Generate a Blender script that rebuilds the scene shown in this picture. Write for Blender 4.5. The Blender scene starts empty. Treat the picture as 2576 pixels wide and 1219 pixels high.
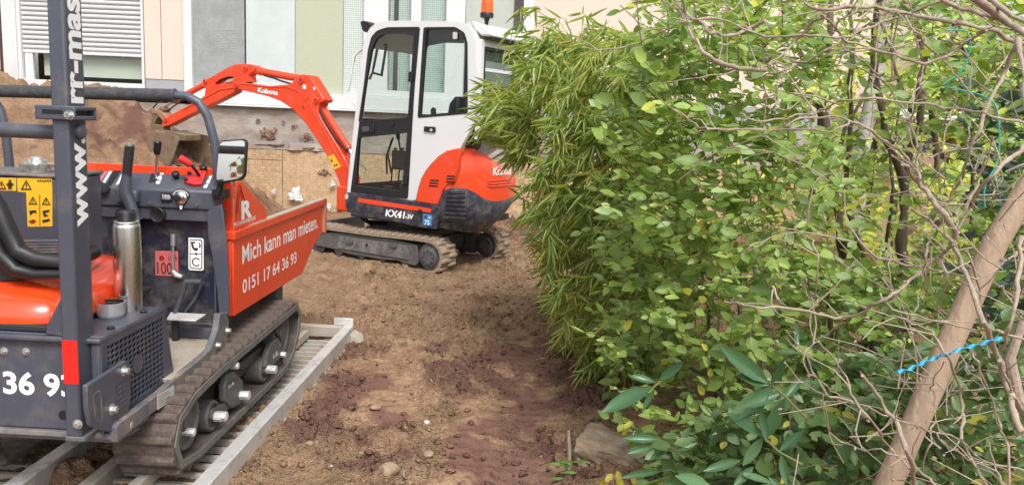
import bpy, bmesh, math, random
import numpy as np
from math import sin, cos, pi, radians, degrees, atan2, sqrt
from mathutils import Matrix, Vector
from mathutils.geometry import tessellate_polygon

SC = bpy.context.scene
COL = SC.collection
# ------------------------------------------------------------------ camera
FPX, PITCH, ROLL, CAMZ = 2000.0, radians(8.81), radians(2.5), 1.5
Fd = np.array([0, cos(PITCH), -sin(PITCH)])
R0 = np.array([1.0, 0, 0]); U0 = np.array([0, sin(PITCH), cos(PITCH)])
CR = cos(ROLL) * R0 + sin(ROLL) * U0
CU = -sin(ROLL) * R0 + cos(ROLL) * U0
CO = np.array([0, 0, CAMZ])
cam_d = bpy.data.cameras.new('camera')
cam = bpy.data.objects.new('camera', cam_d)
COL.objects.link(cam)
cam.matrix_world = Matrix(((CR[0], CU[0], -Fd[0], 0), (CR[1], CU[1], -Fd[1], 0), (CR[2], CU[2], -Fd[2], CAMZ), (0, 0, 0, 1)))
cam_d.sensor_width = 36.0
cam_d.lens = 36.0 * FPX / 2576.0
cam_d.clip_start = 0.05
cam_d.clip_end = 500
SC.camera = cam
# ------------------------------------------------------------------ world and sun: a bright overcast day
w = bpy.data.worlds.new("World"); SC.world = w; w.use_nodes = True
nt = w.node_tree; nt.nodes.clear()
wo = nt.nodes.new('ShaderNodeOutputWorld'); bg = nt.nodes.new('ShaderNodeBackground')
sky = nt.nodes.new('ShaderNodeTexSky'); sky.sky_type = 'NISHITA'; sky.sun_disc = False
SUN_EL, SUN_AZ = 52, 164     # azimuth clockwise from +Y
sky.sun_elevation = radians(SUN_EL); sky.sun_rotation = radians(SUN_AZ)
sky.air_density = 1.0; sky.dust_density = 4.0; sky.ozone_density = 1.0
hsv = nt.nodes.new('ShaderNodeHueSaturation'); hsv.inputs['Saturation'].default_value = 0.22
nt.links.new(sky.outputs[0], hsv.inputs['Color']); nt.links.new(hsv.outputs[0], bg.inputs[0])
bg.inputs[1].default_value = 0.15
nt.links.new(bg.outputs[0], wo.inputs[0])
sd = bpy.data.lights.new('sun', 'SUN'); so = bpy.data.objects.new('sun', sd); COL.objects.link(so)
sd.energy = 1.35; sd.angle = radians(18); sd.color = (1.0, 0.97, 0.93)
a = radians(SUN_AZ); e = radians(SUN_EL)
sv = Vector((sin(a) * cos(e), cos(a) * cos(e), sin(e)))
so.rotation_euler = sv.to_track_quat('Z', 'Y').to_euler(); so.location = (0, -5, 12)
SC.view_settings.view_transform = 'Standard'; SC.view_settings.look = 'None'
SC.view_settings.exposure = 0.72; SC.view_settings.gamma = 1
SC.view_settings.use_curve_mapping = False
# ------------------------------------------------------------------ measuring: picture points to places on real planes
def ray(x, y): return Fd + CR * (x - 1288) / FPX - CU * (y - 609.5) / FPX
def on_plane(x, y, n, c):
    d = ray(x, y); n = np.array(n, float); return CO + d * ((c - n @ CO) / (n @ d))
def project(P):
    d = np.asarray(P) - CO; z = d @ Fd
    return 1288 + FPX * (d @ CR) / z, 609.5 - FPX * (d @ CU) / z
c1 = lambda x, y: (x * .4979, y * .4979)
c2 = lambda x, y: (x * .5285, 575 + y * .5285)
c3 = lambda x, y: (447.2 + x * .4718, 255.6 + y * .4718)
c4 = lambda x, y: (319.4 + x * .4234, 702.8 + y * .4234)
c5 = lambda x, y: (766.7 + x * .587, y * .587)
c6 = lambda x, y: (351.4 + x * .367, 95.8 + y * .367)
cB = lambda x, y: (1213.9 + x * .4981, y * .4981)
cC = lambda x, y: (1277.8 + x * .5284, 575 + y * .5284)
cD = lambda x, y: (1852.8 + x * .4977, y * .4977)
cE = lambda x, y: (1852.8 + x * .5023, 607 + y * .5023)
cF = lambda x, y: (575 + x * .5283, 575 + y * .5283)
AX = {'x': 0, 'y': 1, 'z': 2}
class Frame:
    def __init__(s, o, h):
        s.o = np.array(o, float); a = radians(h); s.h = a
        s.F = np.array([sin(a), cos(a), 0]); s.R = np.array([cos(a), -sin(a), 0]); s.Z = np.array([0, 0, 1.0])
    def at(s, x, y, ax, v):
        n = (s.R, s.F, s.Z)[AX[ax]]
        P = on_plane(x, y, n, n @ s.o + v); d = P - s.o
        return np.array([d @ s.R, d @ s.F, d @ s.Z])
    def p2(s, pts, ax, v, c=lambda x, y: (x, y)):
        keep = [i for i in range(3) if i != AX[ax]]
        return [tuple(s.at(*c(*p), ax, v)[keep]) for p in pts]
    def p3(s, pts, ax, v, c=lambda x, y: (x, y)):
        return [s.at(*c(*p), ax, v) for p in pts]
    def world(s, p): return s.o + s.R * p[0] + s.F * p[1] + s.Z * p[2]
# ------------------------------------------------------------------ mesh builder
def perp(d):
    d = np.array(d, float); d /= np.linalg.norm(d) + 1e-12
    u = np.cross(d, [0, 0, 1.0])
    if np.linalg.norm(u) < .05: u = np.cross(d, [0, 1.0, 0])
    u /= np.linalg.norm(u); return u, np.cross(d, u)
class MB:
    def __init__(s): s.v = []; s.f = []
    def add(s, v, f):
        n = len(s.v); s.v += [tuple(map(float, p)) for p in v]; s.f += [tuple(i + n for i in q) for q in f]; return s
    def box(s, x0, x1, y0, y1, z0, z1):
        return s.add([(x0, y0, z0), (x1, y0, z0), (x1, y1, z0), (x0, y1, z0), (x0, y0, z1), (x1, y0, z1), (x1, y1, z1), (x0, y1, z1)],
                     [(0, 3, 2, 1), (4, 5, 6, 7), (0, 1, 5, 4), (1, 2, 6, 5), (2, 3, 7, 6), (3, 0, 4, 7)])
    def prism(s, pts, ax, v0, v1, holes=()):
        loops = [list(pts)] + [list(h) for h in holes]
        flat = [p for l in loops for p in l]; n = len(flat)
        def mk(p, v):
            if ax == 'x': return (v, p[0], p[1])
            if ax == 'y': return (p[0], v, p[1])
            return (p[0], p[1], v)
        vs = [mk(p, v0) for p in flat] + [mk(p, v1) for p in flat]; fs = []
        if holes:
            for t in tessellate_polygon([[Vector((p[0], p[1], 0)) for p in l] for l in loops]):
                fs.append((t[0], t[1], t[2])); fs.append((t[2] + n, t[1] + n, t[0] + n))
        else:
            fs.append(tuple(range(n))); fs.append(tuple(reversed([i + n for i in range(n)])))
        o = 0
        for l in loops:
            m = len(l)
            for i in range(m):
                j = (i + 1) % m; fs.append((o + i, o + j, o + j + n, o + i + n))
            o += m
        return s.add(vs, fs)
    def tube(s, pts, r, n=8, cap=True):
        pts = [np.array(p, float) for p in pts]; m = len(pts)
        rs = [r] * m if np.isscalar(r) else list(r)
        vs = []; u = None
        for i in range(m):
            d = pts[min(i + 1, m - 1)] - pts[max(i - 1, 0)]
            d /= np.linalg.norm(d) + 1e-12
            if u is None: u, _ = perp(d)
            else:
                u = u - d * (u @ d); u /= np.linalg.norm(u) + 1e-12
            w_ = np.cross(d, u)
            for k in range(n):
                t = 2 * pi * k / n; vs.append(pts[i] + (u * cos(t) + w_ * sin(t)) * rs[i])
        fs = [(i * n + k, i * n + (k + 1) % n, (i + 1) * n + (k + 1) % n, (i + 1) * n + k) for i in range(m - 1) for k in range(n)]
        if cap: fs += [tuple(reversed(range(n))), tuple((m - 1) * n + k for k in range(n))]
        return s.add(vs, fs)
    def lathe(s, prof, c, ax=(0, 0, 1), n=24, cap=True):
        """prof: list of (radius, height) along ax from c"""
        ax = np.array(ax, float); ax /= np.linalg.norm(ax); u, w_ = perp(ax); c = np.array(c, float); vs = []
        for r, h in prof:
            for k in range(n):
                t = 2 * pi * k / n; vs.append(c + ax * h + (u * cos(t) + w_ * sin(t)) * r)
        m = len(prof)
        fs = [(i * n + k, i * n + (k + 1) % n, (i + 1) * n + (k + 1) % n, (i + 1) * n + k) for i in range(m - 1) for k in range(n)]
        if cap: fs += [tuple(reversed(range(n))), tuple((m - 1) * n + k for k in range(n))]
        return s.add(vs, fs)
    def mesh(s, name, mat=None, smooth=35):
        me = bpy.data.meshes.new(name); me.from_pydata(s.v, [], s.f); 
        bm = bmesh.new(); bm.from_mesh(me); bmesh.ops.recalc_face_normals(bm, faces=bm.faces)
        big = [f for f in bm.faces if len(f.verts) > 4]
        if big: bmesh.ops.triangulate(bm, faces=big)
        bm.to_mesh(me); bm.free()
        if smooth:
            me.shade_smooth(); me.set_sharp_from_angle(angle=radians(smooth))
        if mat: me.materials.append(mat)
        return me
def link(name, me, parent=None, kind=None):
    o = bpy.data.objects.new(name, me); COL.objects.link(o)
    if parent: o.parent = parent
    if kind: o['kind'] = kind
    return o
def part(name, mb, mat, parent, bevel=0, smooth=35, kind=None, label=None, seg=2):
    o = link(name, mb.mesh(name, mat, smooth), parent, kind)
    if bevel:
        m = o.modifiers.new('bevel', 'BEVEL'); m.width = bevel; m.segments = seg; m.limit_method = 'ANGLE'; m.angle_limit = radians(40)
        m.harden_normals = False
    if label: o['label'] = label
    return o
def thing(name, label, cat, loc=(0, 0, 0), rz=0, group=None):
    o = bpy.data.objects.new(name, None); COL.objects.link(o); o.empty_display_size = .1
    o.location = loc; o.rotation_euler = (0, 0, rz); o['label'] = label; o['category'] = cat
    if group: o['group'] = group
    return o
def tag(o, label, cat, group=None):
    o['label'] = label; o['category'] = cat
    if group: o['group'] = group
    return o
def rebase(o):
    """move a single-mesh thing's origin to the bottom centre of its mesh"""
    me = o.data; co = np.empty(len(me.vertices) * 3); me.vertices.foreach_get('co', co); co = co.reshape(-1, 3)
    c = np.array([(co[:, 0].min() + co[:, 0].max()) / 2, (co[:, 1].min() + co[:, 1].max()) / 2, co[:, 2].min()])
    me.vertices.foreach_set('co', (co - c).ravel()); o.location = Vector(c) + o.location; return o
def copy_part(src, parent, loc=(0, 0, 0), rot=None):
    o = src.copy(); COL.objects.link(o); o.parent = parent; o.location = loc
    if rot is not None: o.rotation_euler = rot
    return o
_fontcache = {}
def text(name, body, o, xd, yd, wd, ht, mat, parent, offset=0.012, thick=.0012, shear=0, spacing=1.0):
    """flat lettering fitted into wd x ht, lower left corner at o, reading along xd"""
    cu = bpy.data.curves.new('t', 'FONT'); cu.body = body; cu.size = 1; cu.offset = offset; cu.shear = shear; cu.space_character = spacing
    cu.resolution_u = 6
    to = bpy.data.objects.new('t', cu); me = bpy.data.meshes.new_from_object(to); bpy.data.objects.remove(to)
    n = len(me.vertices); co = np.empty(n * 3); me.vertices.foreach_get('co', co); co = co.reshape(-1, 3)
    x0, x1 = co[:, 0].min(), co[:, 0].max(); y0, y1 = co[:, 1].min(), co[:, 1].max()
    xd = np.array(xd, float); yd = np.array(yd, float); nn = np.cross(xd, yd); nn /= np.linalg.norm(nn)
    p = np.array(o)[None] + xd[None] * ((co[:, :1] - x0) / (x1 - x0) * wd) + yd[None] * ((co[:, 1:2] - y0) / (y1 - y0) * ht) + nn[None] * thick
    me.vertices.foreach_set('co', p.ravel()); me.materials.clear(); me.materials.append(mat); me.update()
    me.name = name
    if ' ' not in body: return link(name, me, parent)
    # one object to each word
    par = list(range(n))
    def fnd(i):
        while par[i] != i: par[i] = par[par[i]]; i = par[i]
        return i
    for ed in me.edges:
        a_, b_ = fnd(ed.vertices[0]), fnd(ed.vertices[1]); par[a_] = b_
    isl = {}
    for i in range(n): isl.setdefault(fnd(i), []).append(i)
    it = sorted([(co[v, 0].min(), co[v, 0].max(), k) for k, v in ((k, np.array(v)) for k, v in isl.items())])
    words = [[it[0][2]]]; hi = it[0][1]
    for lo, h, k in it[1:]:
        if lo - hi > .16: words.append([])
        words[-1].append(k); hi = max(hi, h)
    out = None
    for wd_ in words:
        ks = set(wd_); idx = [i for i in range(n) if fnd(i) in ks]; mp = {v: j for j, v in enumerate(idx)}
        fs = [tuple(mp[v] for v in f.vertices) for f in me.polygons if f.vertices[0] in mp]
        m2 = bpy.data.meshes.new(name); m2.from_pydata([tuple(p[i]) for i in idx], [], fs); m2.materials.append(mat); out = link(name, m2, parent)
    bpy.data.meshes.remove(me); return out
# ------------------------------------------------------------------ materials
def new_mat(name):
    m = bpy.data.materials.new(name); m.use_nodes = True; nt = m.node_tree
    return m, nt, nt.nodes['Principled BSDF'], nt.nodes['Material Output']
def nd(nt, t, **k):
    n = nt.nodes.new(t)
    for a_, b_ in k.items(): setattr(n, a_, b_)
    return n
def paint(name, col, rough=.4, metal=0, dirt=None, amt=.3, scale=6, detail=8, bump=.0, bscale=60, coat=0, var=.08, spec=.5, stretch=(1, 1, 1), mud=None):
    m, nt, b, out = new_mat(name)
    tc = nd(nt, 'ShaderNodeTexCoord'); mp = nd(nt, 'ShaderNodeMapping'); mp.inputs['Scale'].default_value = stretch
    nt.links.new(tc.outputs['Object'], mp.inputs[0])
    no = nd(nt, 'ShaderNodeTexNoise'); no.inputs['Scale'].default_value = scale; no.inputs['Detail'].default_value = detail; no.inputs['Roughness'].default_value = .65
    nt.links.new(mp.outputs[0], no.inputs[0])
    base = nd(nt, 'ShaderNodeMix', data_type='RGBA')
    base.inputs[6].default_value = (*[c * (1 - var) for c in col], 1); base.inputs[7].default_value = (*[min(1, c * (1 + var)) for c in col], 1)
    nt.links.new(no.outputs[0], base.inputs[0]); src = base.outputs[2]
    if dirt:
        n2 = nd(nt, 'ShaderNodeTexNoise'); n2.inputs['Scale'].default_value = scale * 1.7; n2.inputs['Detail'].default_value = 12; n2.inputs['Roughness'].default_value = .72
        nt.links.new(mp.outputs[0], n2.inputs[0])
        rp = nd(nt, 'ShaderNodeValToRGB'); rp.color_ramp.elements[0].position = .62 - amt * .45; rp.color_ramp.elements[1].position = .80 - amt * .3
        rp.color_ramp.elements[0].color = (0, 0, 0, 1); rp.color_ramp.elements[1].color = (min(1, .35 + amt),) * 3 + (1,)
        nt.links.new(n2.outputs[0], rp.inputs[0])
        mx = nd(nt, 'ShaderNodeMix', data_type='RGBA'); nt.links.new(rp.outputs[0], mx.inputs[0]); nt.links.new(src, mx.inputs[6])
        mx.inputs[7].default_value = (*dirt, 1); src = mx.outputs[2]
        mr = nd(nt, 'ShaderNodeMapRange'); mr.inputs[3].default_value = rough; mr.inputs[4].default_value = .85
        nt.links.new(rp.outputs[0], mr.inputs[0]); nt.links.new(mr.outputs[0], b.inputs['Roughness'])
    else:
        mr = nd(nt, 'ShaderNodeMapRange'); mr.inputs[3].default_value = rough * .8; mr.inputs[4].default_value = min(1, rough * 1.25)
        nt.links.new(no.outputs[0], mr.inputs[0]); nt.links.new(mr.outputs[0], b.inputs['Roughness'])
    if mud:
        sx = nd(nt, 'ShaderNodeSeparateXYZ'); nt.links.new(tc.outputs['Object'], sx.inputs[0])
        mz = nd(nt, 'ShaderNodeMapRange'); mz.inputs[1].default_value = 0; mz.inputs[2].default_value = mud[0]; mz.inputs[3].default_value = mud[1]; mz.inputs[4].default_value = mud[2]
        nt.links.new(sx.outputs[2], mz.inputs[0])
        nm = nd(nt, 'ShaderNodeTexNoise'); nm.inputs['Scale'].default_value = 13; nm.inputs['Detail'].default_value = 14; nm.inputs['Roughness'].default_value = .8; nm.inputs['Distortion'].default_value = .6
        nt.links.new(tc.outputs['Object'], nm.inputs[0])
        ad = nd(nt, 'ShaderNodeMath', operation='ADD'); nt.links.new(nm.outputs[0], ad.inputs[0]); nt.links.new(mz.outputs[0], ad.inputs[1])
        rm = nd(nt, 'ShaderNodeMapRange'); rm.inputs[1].default_value = .66; rm.inputs[2].default_value = .86; rm.inputs[3].default_value = 0; rm.inputs[4].default_value = .75
        nt.links.new(ad.outputs[0], rm.inputs[0])
        mm = nd(nt, 'ShaderNodeMix', data_type='RGBA'); nt.links.new(rm.outputs[0], mm.inputs[0]); nt.links.new(src, mm.inputs[6]); mm.inputs[7].default_value = (.25, .18, .12, 1); src = mm.outputs[2]
    nt.links.new(src, b.inputs['Base Color']); b.inputs['Metallic'].default_value = metal
    b.inputs['Coat Weight'].default_value = coat; b.inputs['Coat Roughness'].default_value = .12
    b.inputs['Specular IOR Level'].default_value = spec
    if bump:
        n3 = nd(nt, 'ShaderNodeTexNoise'); n3.inputs['Scale'].default_value = bscale; n3.inputs['Detail'].default_value = 8
        nt.links.new(mp.outputs[0], n3.inputs[0])
        bp = nd(nt, 'ShaderNodeBump'); bp.inputs['Strength'].default_value = bump; bp.inputs['Distance'].default_value = .01
        nt.links.new(n3.outputs[0], bp.inputs['Height']); nt.links.new(bp.outputs[0], b.inputs['Normal'])
    return m
DUST = (.30, .22, .15)
M = {}
M['slate'] = paint('slate_paint', (.066, .071, .097), .42, dirt=(.17, .15, .13), amt=.22, scale=5, coat=.15, mud=(1.0, .14, -.03))
M['slate_dirty'] = paint('slate_paint_dusty', (.10, .105, .125), .55, dirt=DUST, amt=.42, scale=7, bump=.1)
M['orange'] = paint('orange_paint', (.80, .062, .014), .36, dirt=(.42, .13, .06), amt=.16, scale=6, coat=.25, mud=(1.2, .12, -.04))
M['orange_gloss'] = paint('orange_gloss_paint', (.80, .062, .010), .22, coat=.8)
M['orange_dusty'] = paint('orange_paint_worn', (.55, .09, .035), .6, dirt=(.33, .22, .14), amt=.55, scale=9, bump=.1)
M['orange_e'] = paint('excavator_orange', (.76, .060, .016), .33, dirt=(.48, .15, .08), amt=.20, scale=4, coat=.3, mud=(2.0, .08, .0))
M['white'] = paint('white_paint', (.66, .67, .68), .35, dirt=(.55, .52, .48), amt=.06, scale=4, coat=.3, var=.02, mud=(1.6, .12, -.03))
M['navy'] = paint('navy_paint', (.018, .021, .040), .4, dirt=(.17, .14, .11), amt=.36, scale=5, coat=.15, mud=(1.0, .22, .02))
M['black'] = paint('black_plastic', (.012, .012, .014), .45)
M['blackmatt'] = paint('black_rubber', (.022, .022, .025), .75, bump=.1)
M['foam'] = paint('foam_sleeve', (.045, .047, .052), .85, dirt=(.12, .12, .12), amt=.3, scale=20, bump=.3, bscale=140)
M['rubber'] = paint('muddy_rubber', (.070, .052, .046), .85, dirt=(.17, .13, .105), amt=.42, scale=16, bump=.6, bscale=45)
M['rubber_e'] = paint('dry_mud_rubber', (.13, .10, .08), .9, dirt=(.32, .235, .165), amt=.75, scale=9, bump=.6, bscale=40)
M['track_side'] = paint('grey_rubber_edge', (.12, .118, .115), .6, dirt=(.25, .21, .17), amt=.35, scale=10, bump=.2)
M['dark_steel'] = paint('dark_steel', (.05, .05, .053), .55, metal=.3, dirt=(.17, .15, .13), amt=.35, scale=12, bump=.2)
M['muddy_steel'] = paint('muddy_grey_steel', (.095, .095, .098), .6, metal=.2, dirt=(.20, .165, .135), amt=.35, scale=8, bump=.3)
M['steel'] = paint('brushed_steel', (.70, .69, .68), .26, metal=1.0, stretch=(1, 1, .05), scale=60, var=.12)
M['zinc'] = paint('zinc_bolt', (.55, .55, .54), .4, metal=.8, var=.15, scale=30)
M['chrome'] = paint('chrome_rod', (.75, .75, .76), .15, metal=1.0)
M['alu'] = paint('aluminium', (.68, .67, .66), .45, metal=.45, dirt=(.33, .29, .25), amt=.32, scale=9, bump=.15, var=.15)
M['alu_light'] = paint('aluminium_dusty', (.46, .435, .40), .6, metal=.15, dirt=(.42, .34, .25), amt=.5, scale=8, bump=.15)
M['platform'] = paint('dusty_platform', (.38, .34, .28), .85, dirt=(.30, .22, .15), amt=.45, scale=14, bump=.35, bscale=160)
M['rust'] = paint('rusty_orange_steel', (.36, .13, .06), .7, dirt=(.26, .20, .15), amt=.6, scale=9, bump=.4)
M['bucket'] = paint('earthy_bucket_steel', (.12, .08, .05), .75, dirt=(.21, .145, .09), amt=.7, scale=8, bump=.5)
M['yellow'] = paint('yellow_sticker', (.80, .46, .02), .5, var=.04)
M['red'] = paint('red_plastic', (.62, .028, .025), .35)
M['reflector'] = paint('red_reflector', (.85, .02, .015), .3, bump=.2, bscale=300)
M['pinkred'] = paint('pink_red_sticker', (.55, .13, .13), .5)
M['blue'] = paint('blue_sticker', (.03, .22, .50), .45)
M['whitepaint2'] = paint('white_lettering', (.90, .90, .90), .5, var=.01)
M['blackprint'] = paint('black_print', (.02, .02, .02), .5)
M['darkred'] = paint('dark_red_print', (.28, .02, .012), .5)
M['silver'] = paint('silver_plate', (.62, .61, .59), .45, metal=.3)
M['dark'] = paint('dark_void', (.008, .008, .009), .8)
def glass_mat(name, tint=(.93, .96, .95), refl=.9):
    m, nt, b, out = new_mat(name); nt.nodes.remove(b)
    tr = nd(nt, 'ShaderNodeBsdfTransparent'); tr.inputs[0].default_value = (*tint, 1)
    gl = nd(nt, 'ShaderNodeBsdfGlossy'); gl.inputs['Roughness'].default_value = .02; gl.inputs[0].default_value = (refl, refl, refl, 1)
    lw = nd(nt, 'ShaderNodeLayerWeight'); lw.inputs['Blend'].default_value = .5
    pw = nd(nt, 'ShaderNodeMath', operation='POWER'); pw.inputs[1].default_value = 4.0; nt.links.new(lw.outputs['Facing'], pw.inputs[0])
    mr = nd(nt, 'ShaderNodeMapRange'); mr.inputs[3].default_value = .035; mr.inputs[4].default_value = .8; nt.links.new(pw.outputs[0], mr.inputs[0])
    mx = nd(nt, 'ShaderNodeMixShader'); nt.links.new(mr.outputs[0], mx.inputs[0]); nt.links.new(tr.outputs[0], mx.inputs[1]); nt.links.new(gl.outputs[0], mx.inputs[2])
    nt.links.new(mx.outputs[0], out.inputs[0]); return m
M['glass'] = glass_mat('clear_glass')
M['glass_tint'] = glass_mat('grey_glass', (.55, .60, .60))
M['mirror'] = paint('mirror_glass', (.9, .9, .9), .015, metal=1.0, var=.0)
m_, nt_, b_, o_ = new_mat('amber_lens'); b_.inputs['Base Color'].default_value = (1.0, .20, .015, 1); b_.inputs['Roughness'].default_value = .15
b_.inputs['Transmission Weight'].default_value = .55; M['amber'] = m_
RNG = random.Random(7)
# ------------------------------------------------------------------ noise in numpy
def hash2(ix, iy, s):
    h = (ix.astype(np.int64) * 374761393 + iy.astype(np.int64) * 668265263 + s * 974634777) & 0x7fffffff
    h = ((h ^ (h >> 13)) * 1274126177) & 0x7fffffff
    return ((h ^ (h >> 16)) & 0xffffff) / float(0xffffff)
def vnoise(x, y, s=0):
    ix = np.floor(x); iy = np.floor(y); fx = x - ix; fy = y - iy
    fx = fx * fx * (3 - 2 * fx); fy = fy * fy * (3 - 2 * fy)
    a_ = hash2(ix, iy, s); b_ = hash2(ix + 1, iy, s); c_ = hash2(ix, iy + 1, s); d_ = hash2(ix + 1, iy + 1, s)
    return (a_ * (1 - fx) + b_ * fx) * (1 - fy) + (c_ * (1 - fx) + d_ * fx) * fy
def fbm(x, y, o=4, s=0, g=.5):
    t = 0; am = 1; n_ = 0
    for k in range(o):
        t = t + am * vnoise(x * 2 ** k + 17.3 * k, y * 2 ** k - 9.1 * k, s + k); n_ += am; am *= g
    return t / n_
def clods(x, y, cell, s, keep=1.0):
    """height of rounded lumps scattered one to a cell"""
    x = x / cell; y = y / cell; ix = np.floor(x); iy = np.floor(y); out = np.zeros_like(x)
    for dx in (-1, 0, 1):
        for dy in (-1, 0, 1):
            jx = ix + dx; jy = iy + dy
            px_ = jx + .15 + .7 * hash2(jx, jy, s); py_ = jy + .15 + .7 * hash2(jx, jy, s + 1)
            r_ = .25 + .5 * hash2(jx, jy, s + 2) ** 1.5; k = hash2(jx, jy, s + 3) < keep
            d2 = ((x - px_) ** 2 + (y - py_) ** 2) / r_ ** 2
            out = np.maximum(out, np.where(k, np.sqrt(np.clip(1 - d2, 0, 1)) * r_, 0))
    return out * cell
RIDX = np.array([-14, -7.2, -6.6, -5.85, -5.45, -5.1, -4.6, -4.1, -3.75, -3.3, -2.9, 9]); RIDZ = np.array([2.1, 1.98, 1.80, 1.66, 1.62, 1.42, 1.15, .86, .55, .16, .0, 0])
MOIST = []
for px_, py_, r_, s_ in [(895, 960, .20, 1), (850, 1005, .16, 1), (800, 1060, .14, 1), (760, 1105, .12, 1), (900, 1120, .12, .7), (1120, 950, .16, .9), (1190, 925, .16, .8), (1270, 890, .25, 1), (1340, 900, .28, 1), (1400, 940, .25, 1),
                         (1180, 1000, .12, .9), (1310, 990, .18, 1), (1250, 1065, .17, 1), (1200, 1120, .13, 1), (1190, 1170, .13, 1), (1240, 1210, .15, 1), (1420, 860, .25, .9), (1470, 1000, .22, 1.), (950, 1040, .12, .6),
                         (1100, 880, .15, .5), (1320, 590, .5, .8), (1300, 560, .5, .8), (1000, 1075, .1, .9), (1020, 1150, .1, .8), (870, 900, .16, .8), (1010, 640, .3, .3), (1400, 780, .2, .5), (930, 1180, .1, .7), (1330, 1080, .12, .9)]:
    P_ = on_plane(px_, py_, (0, 0, 1), 0); MOIST.append((P_[0], P_[1], r_, s_))
MOIST += [(-5.35, 10.1, .4, .75), (-5.0, 10.4, .4, .75), (-4.2, 10.3, .4, .6), (-3.8, 10.5, .4, .6)]
IMPR = []
for px_, py_ in [(1210, 1040), (1200, 1090), (1195, 1140), (1190, 1190), (940, 990), (930, 930), (560, 1010)]:
    P_ = on_plane(px_, py_, (0, 0, 1), 0); IMPR.append((P_[0], P_[1]))
IMPR += [(.10, 3.9), (.12, 4.3), (.15, 4.9), (.12, 5.4), (-.62, 3.9), (-.60, 4.3), (-.62, 4.9)]
def ground_macro(x, y):
    rid = np.interp(x, RIDX, RIDZ)
    n1 = fbm(x * .9, y * .9, 4, 3) - .5
    wdt = 1.0 + rid * 1.15
    t = np.clip(1 - np.abs(y - (10.75 + .3 * n1)) / wdt, 0, 1)
    m = rid * (t ** .9) * (1 + .25 * n1)
    z = m + .10 * n1 * (.4 + (m > 0.02))
    # bank under the hedge on the right
    bank = np.clip((x - (.45 + .05 * np.sin(y * 1.7))) / .5, 0, 1); z = z + .12 * bank * bank * (3 - 2 * bank) * np.clip((9 - y) / 2, 0, 1)
    # shallow wheel rut beside the hedge
    z = z - .035 * np.exp(-((x - (.02 + .12 * np.sin(y * .6))) / .22) ** 2) * np.clip((7 - y) / 2, 0, 1)
    return z
def pressed_at(x, y):
    q = np.exp(-((x - (.02 + .12 * np.sin(y * .6))) / .17) ** 4) * np.clip((6.0 - y) / 1.5, 0, 1) * np.clip((fbm(x * 2.5, y * 2.5, 2, 201) - .38) * 8, 0, 1)
    for ix_, iy_ in IMPR: q = np.maximum(q, np.exp(-(((x - ix_) / .13) ** 4 + ((y - iy_) / .20) ** 4)))
    return q
def ground_h(x, y):
    near = np.clip((12 - y) / 8, .25, 1)
    z = ground_macro(x, y)
    wv = .12 * (fbm(x * 3, y * 3, 2, 91) - .5)
    rough = .35 + 1.0 * np.clip(fbm(x * 1.6 + 5, y * 1.6, 3, 55) * 2.2 - .6, 0, 1)
    mo = moist(x, y); rough = rough + .8 * np.clip(mo, 0, 1)
    z = z + .028 * (fbm(x * 7, y * 7, 4, 11, .6) - .5) * 2 + .26 * np.clip((y - 8.5) / 1.5, 0, 1) * np.clip(z * 3, 0, 1) * (fbm(x * 3, y * 3, 6, 13, .65) - .5)
    cl = clods(x + wv, y + wv, .11, 21, .40) * .42 + clods(x - wv, y + wv, .055, 31, .7) * .55 + clods(x + wv, y, .030, 41, .85) * .6
    pressed = pressed_at(x, y)
    cl = cl * (1 - .88 * pressed)
    z = z + cl * rough * (.55 + .9 * fbm(x * 5, y * 5, 2, 66))
    z = z + .018 * (fbm(x * 38, y * 38, 3, 71) - .5) * rough * (1 - .7 * pressed)
    # grooves between the pads a crawler pressed into the soil
    jit = .10 * (fbm(x * 6, y * 6, 2, 404) - .5); ph = (y / .088 + .25 * x + jit) % 1.0
    groove = np.exp(-((ph - .5) / .15) ** 2); mid = np.exp(-((x - (-.10 + .02 * np.sin(y * 3))) / .012) ** 2)
    z = z - pressed * (.058 * groove + .018 * mid * (1 - groove)) + pressed * .012
    heap = np.clip((y - 8.8) / 1.2, 0, 1) * np.clip(ground_macro(x, y) * 4 - .2, 0, 1)
    z = z + heap * (clods(x + wv, y + wv, .26, 501, .6) * .35 + clods(x - wv, y, .13, 511, .7) * .5 + .05 * (fbm(x * 14, y * 14, 3, 521) - .5))
    return z
def moist(x, y):
    mo = np.zeros_like(x)
    for mx_, my_, r_, s_ in MOIST: mo = np.maximum(mo, s_ * np.exp(-((x - mx_) ** 2 + ((y - my_) / 1.3) ** 2) / r_ ** 2))
    n2 = fbm(x * 9, y * 9, 4, 120)
    lane = .75 * np.exp(-((x - (.02 + .12 * np.sin(y * .6))) / .20) ** 2) * np.clip((6.2 - y) / 1.5, 0, 1)
    mo = np.maximum(mo, lane)
    return np.clip(np.clip((mo * .95 + (n2 - .5) * 1.9 - .30) * 2.2, 0, 1) * (mo > .03) + .38 * np.clip(mo, 0, 1) * (.4 + fbm(x * 3.1, y * 3.1, 3, 333)), 0, 1)
def spaced(segs):
    out = [segs[0][0]]
    for a_, b_, st in segs:
        n_ = max(1, int(round((b_ - a_) / st))); out += list(np.linspace(a_, b_, n_ + 1)[1:])
    return np.array(out)
gx = spaced([(-30, -9, 1.5), (-9, -7.6, .08), (-7.6, -3.4, .030), (-3.4, -1.5, .022), (-1.5, 1.0, .0095), (1.0, 2.5, .04), (2.5, 6, .15), (6, 40, 2)])
gy = spaced([(-12, 2.4, .6), (2.4, 4.6, .0095), (4.6, 6.5, .014), (6.5, 9, .024), (9, 11.9, .032), (11.9, 16, .3), (16, 90, 3)])
XX, YY = np.meshgrid(gx, gy)
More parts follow.
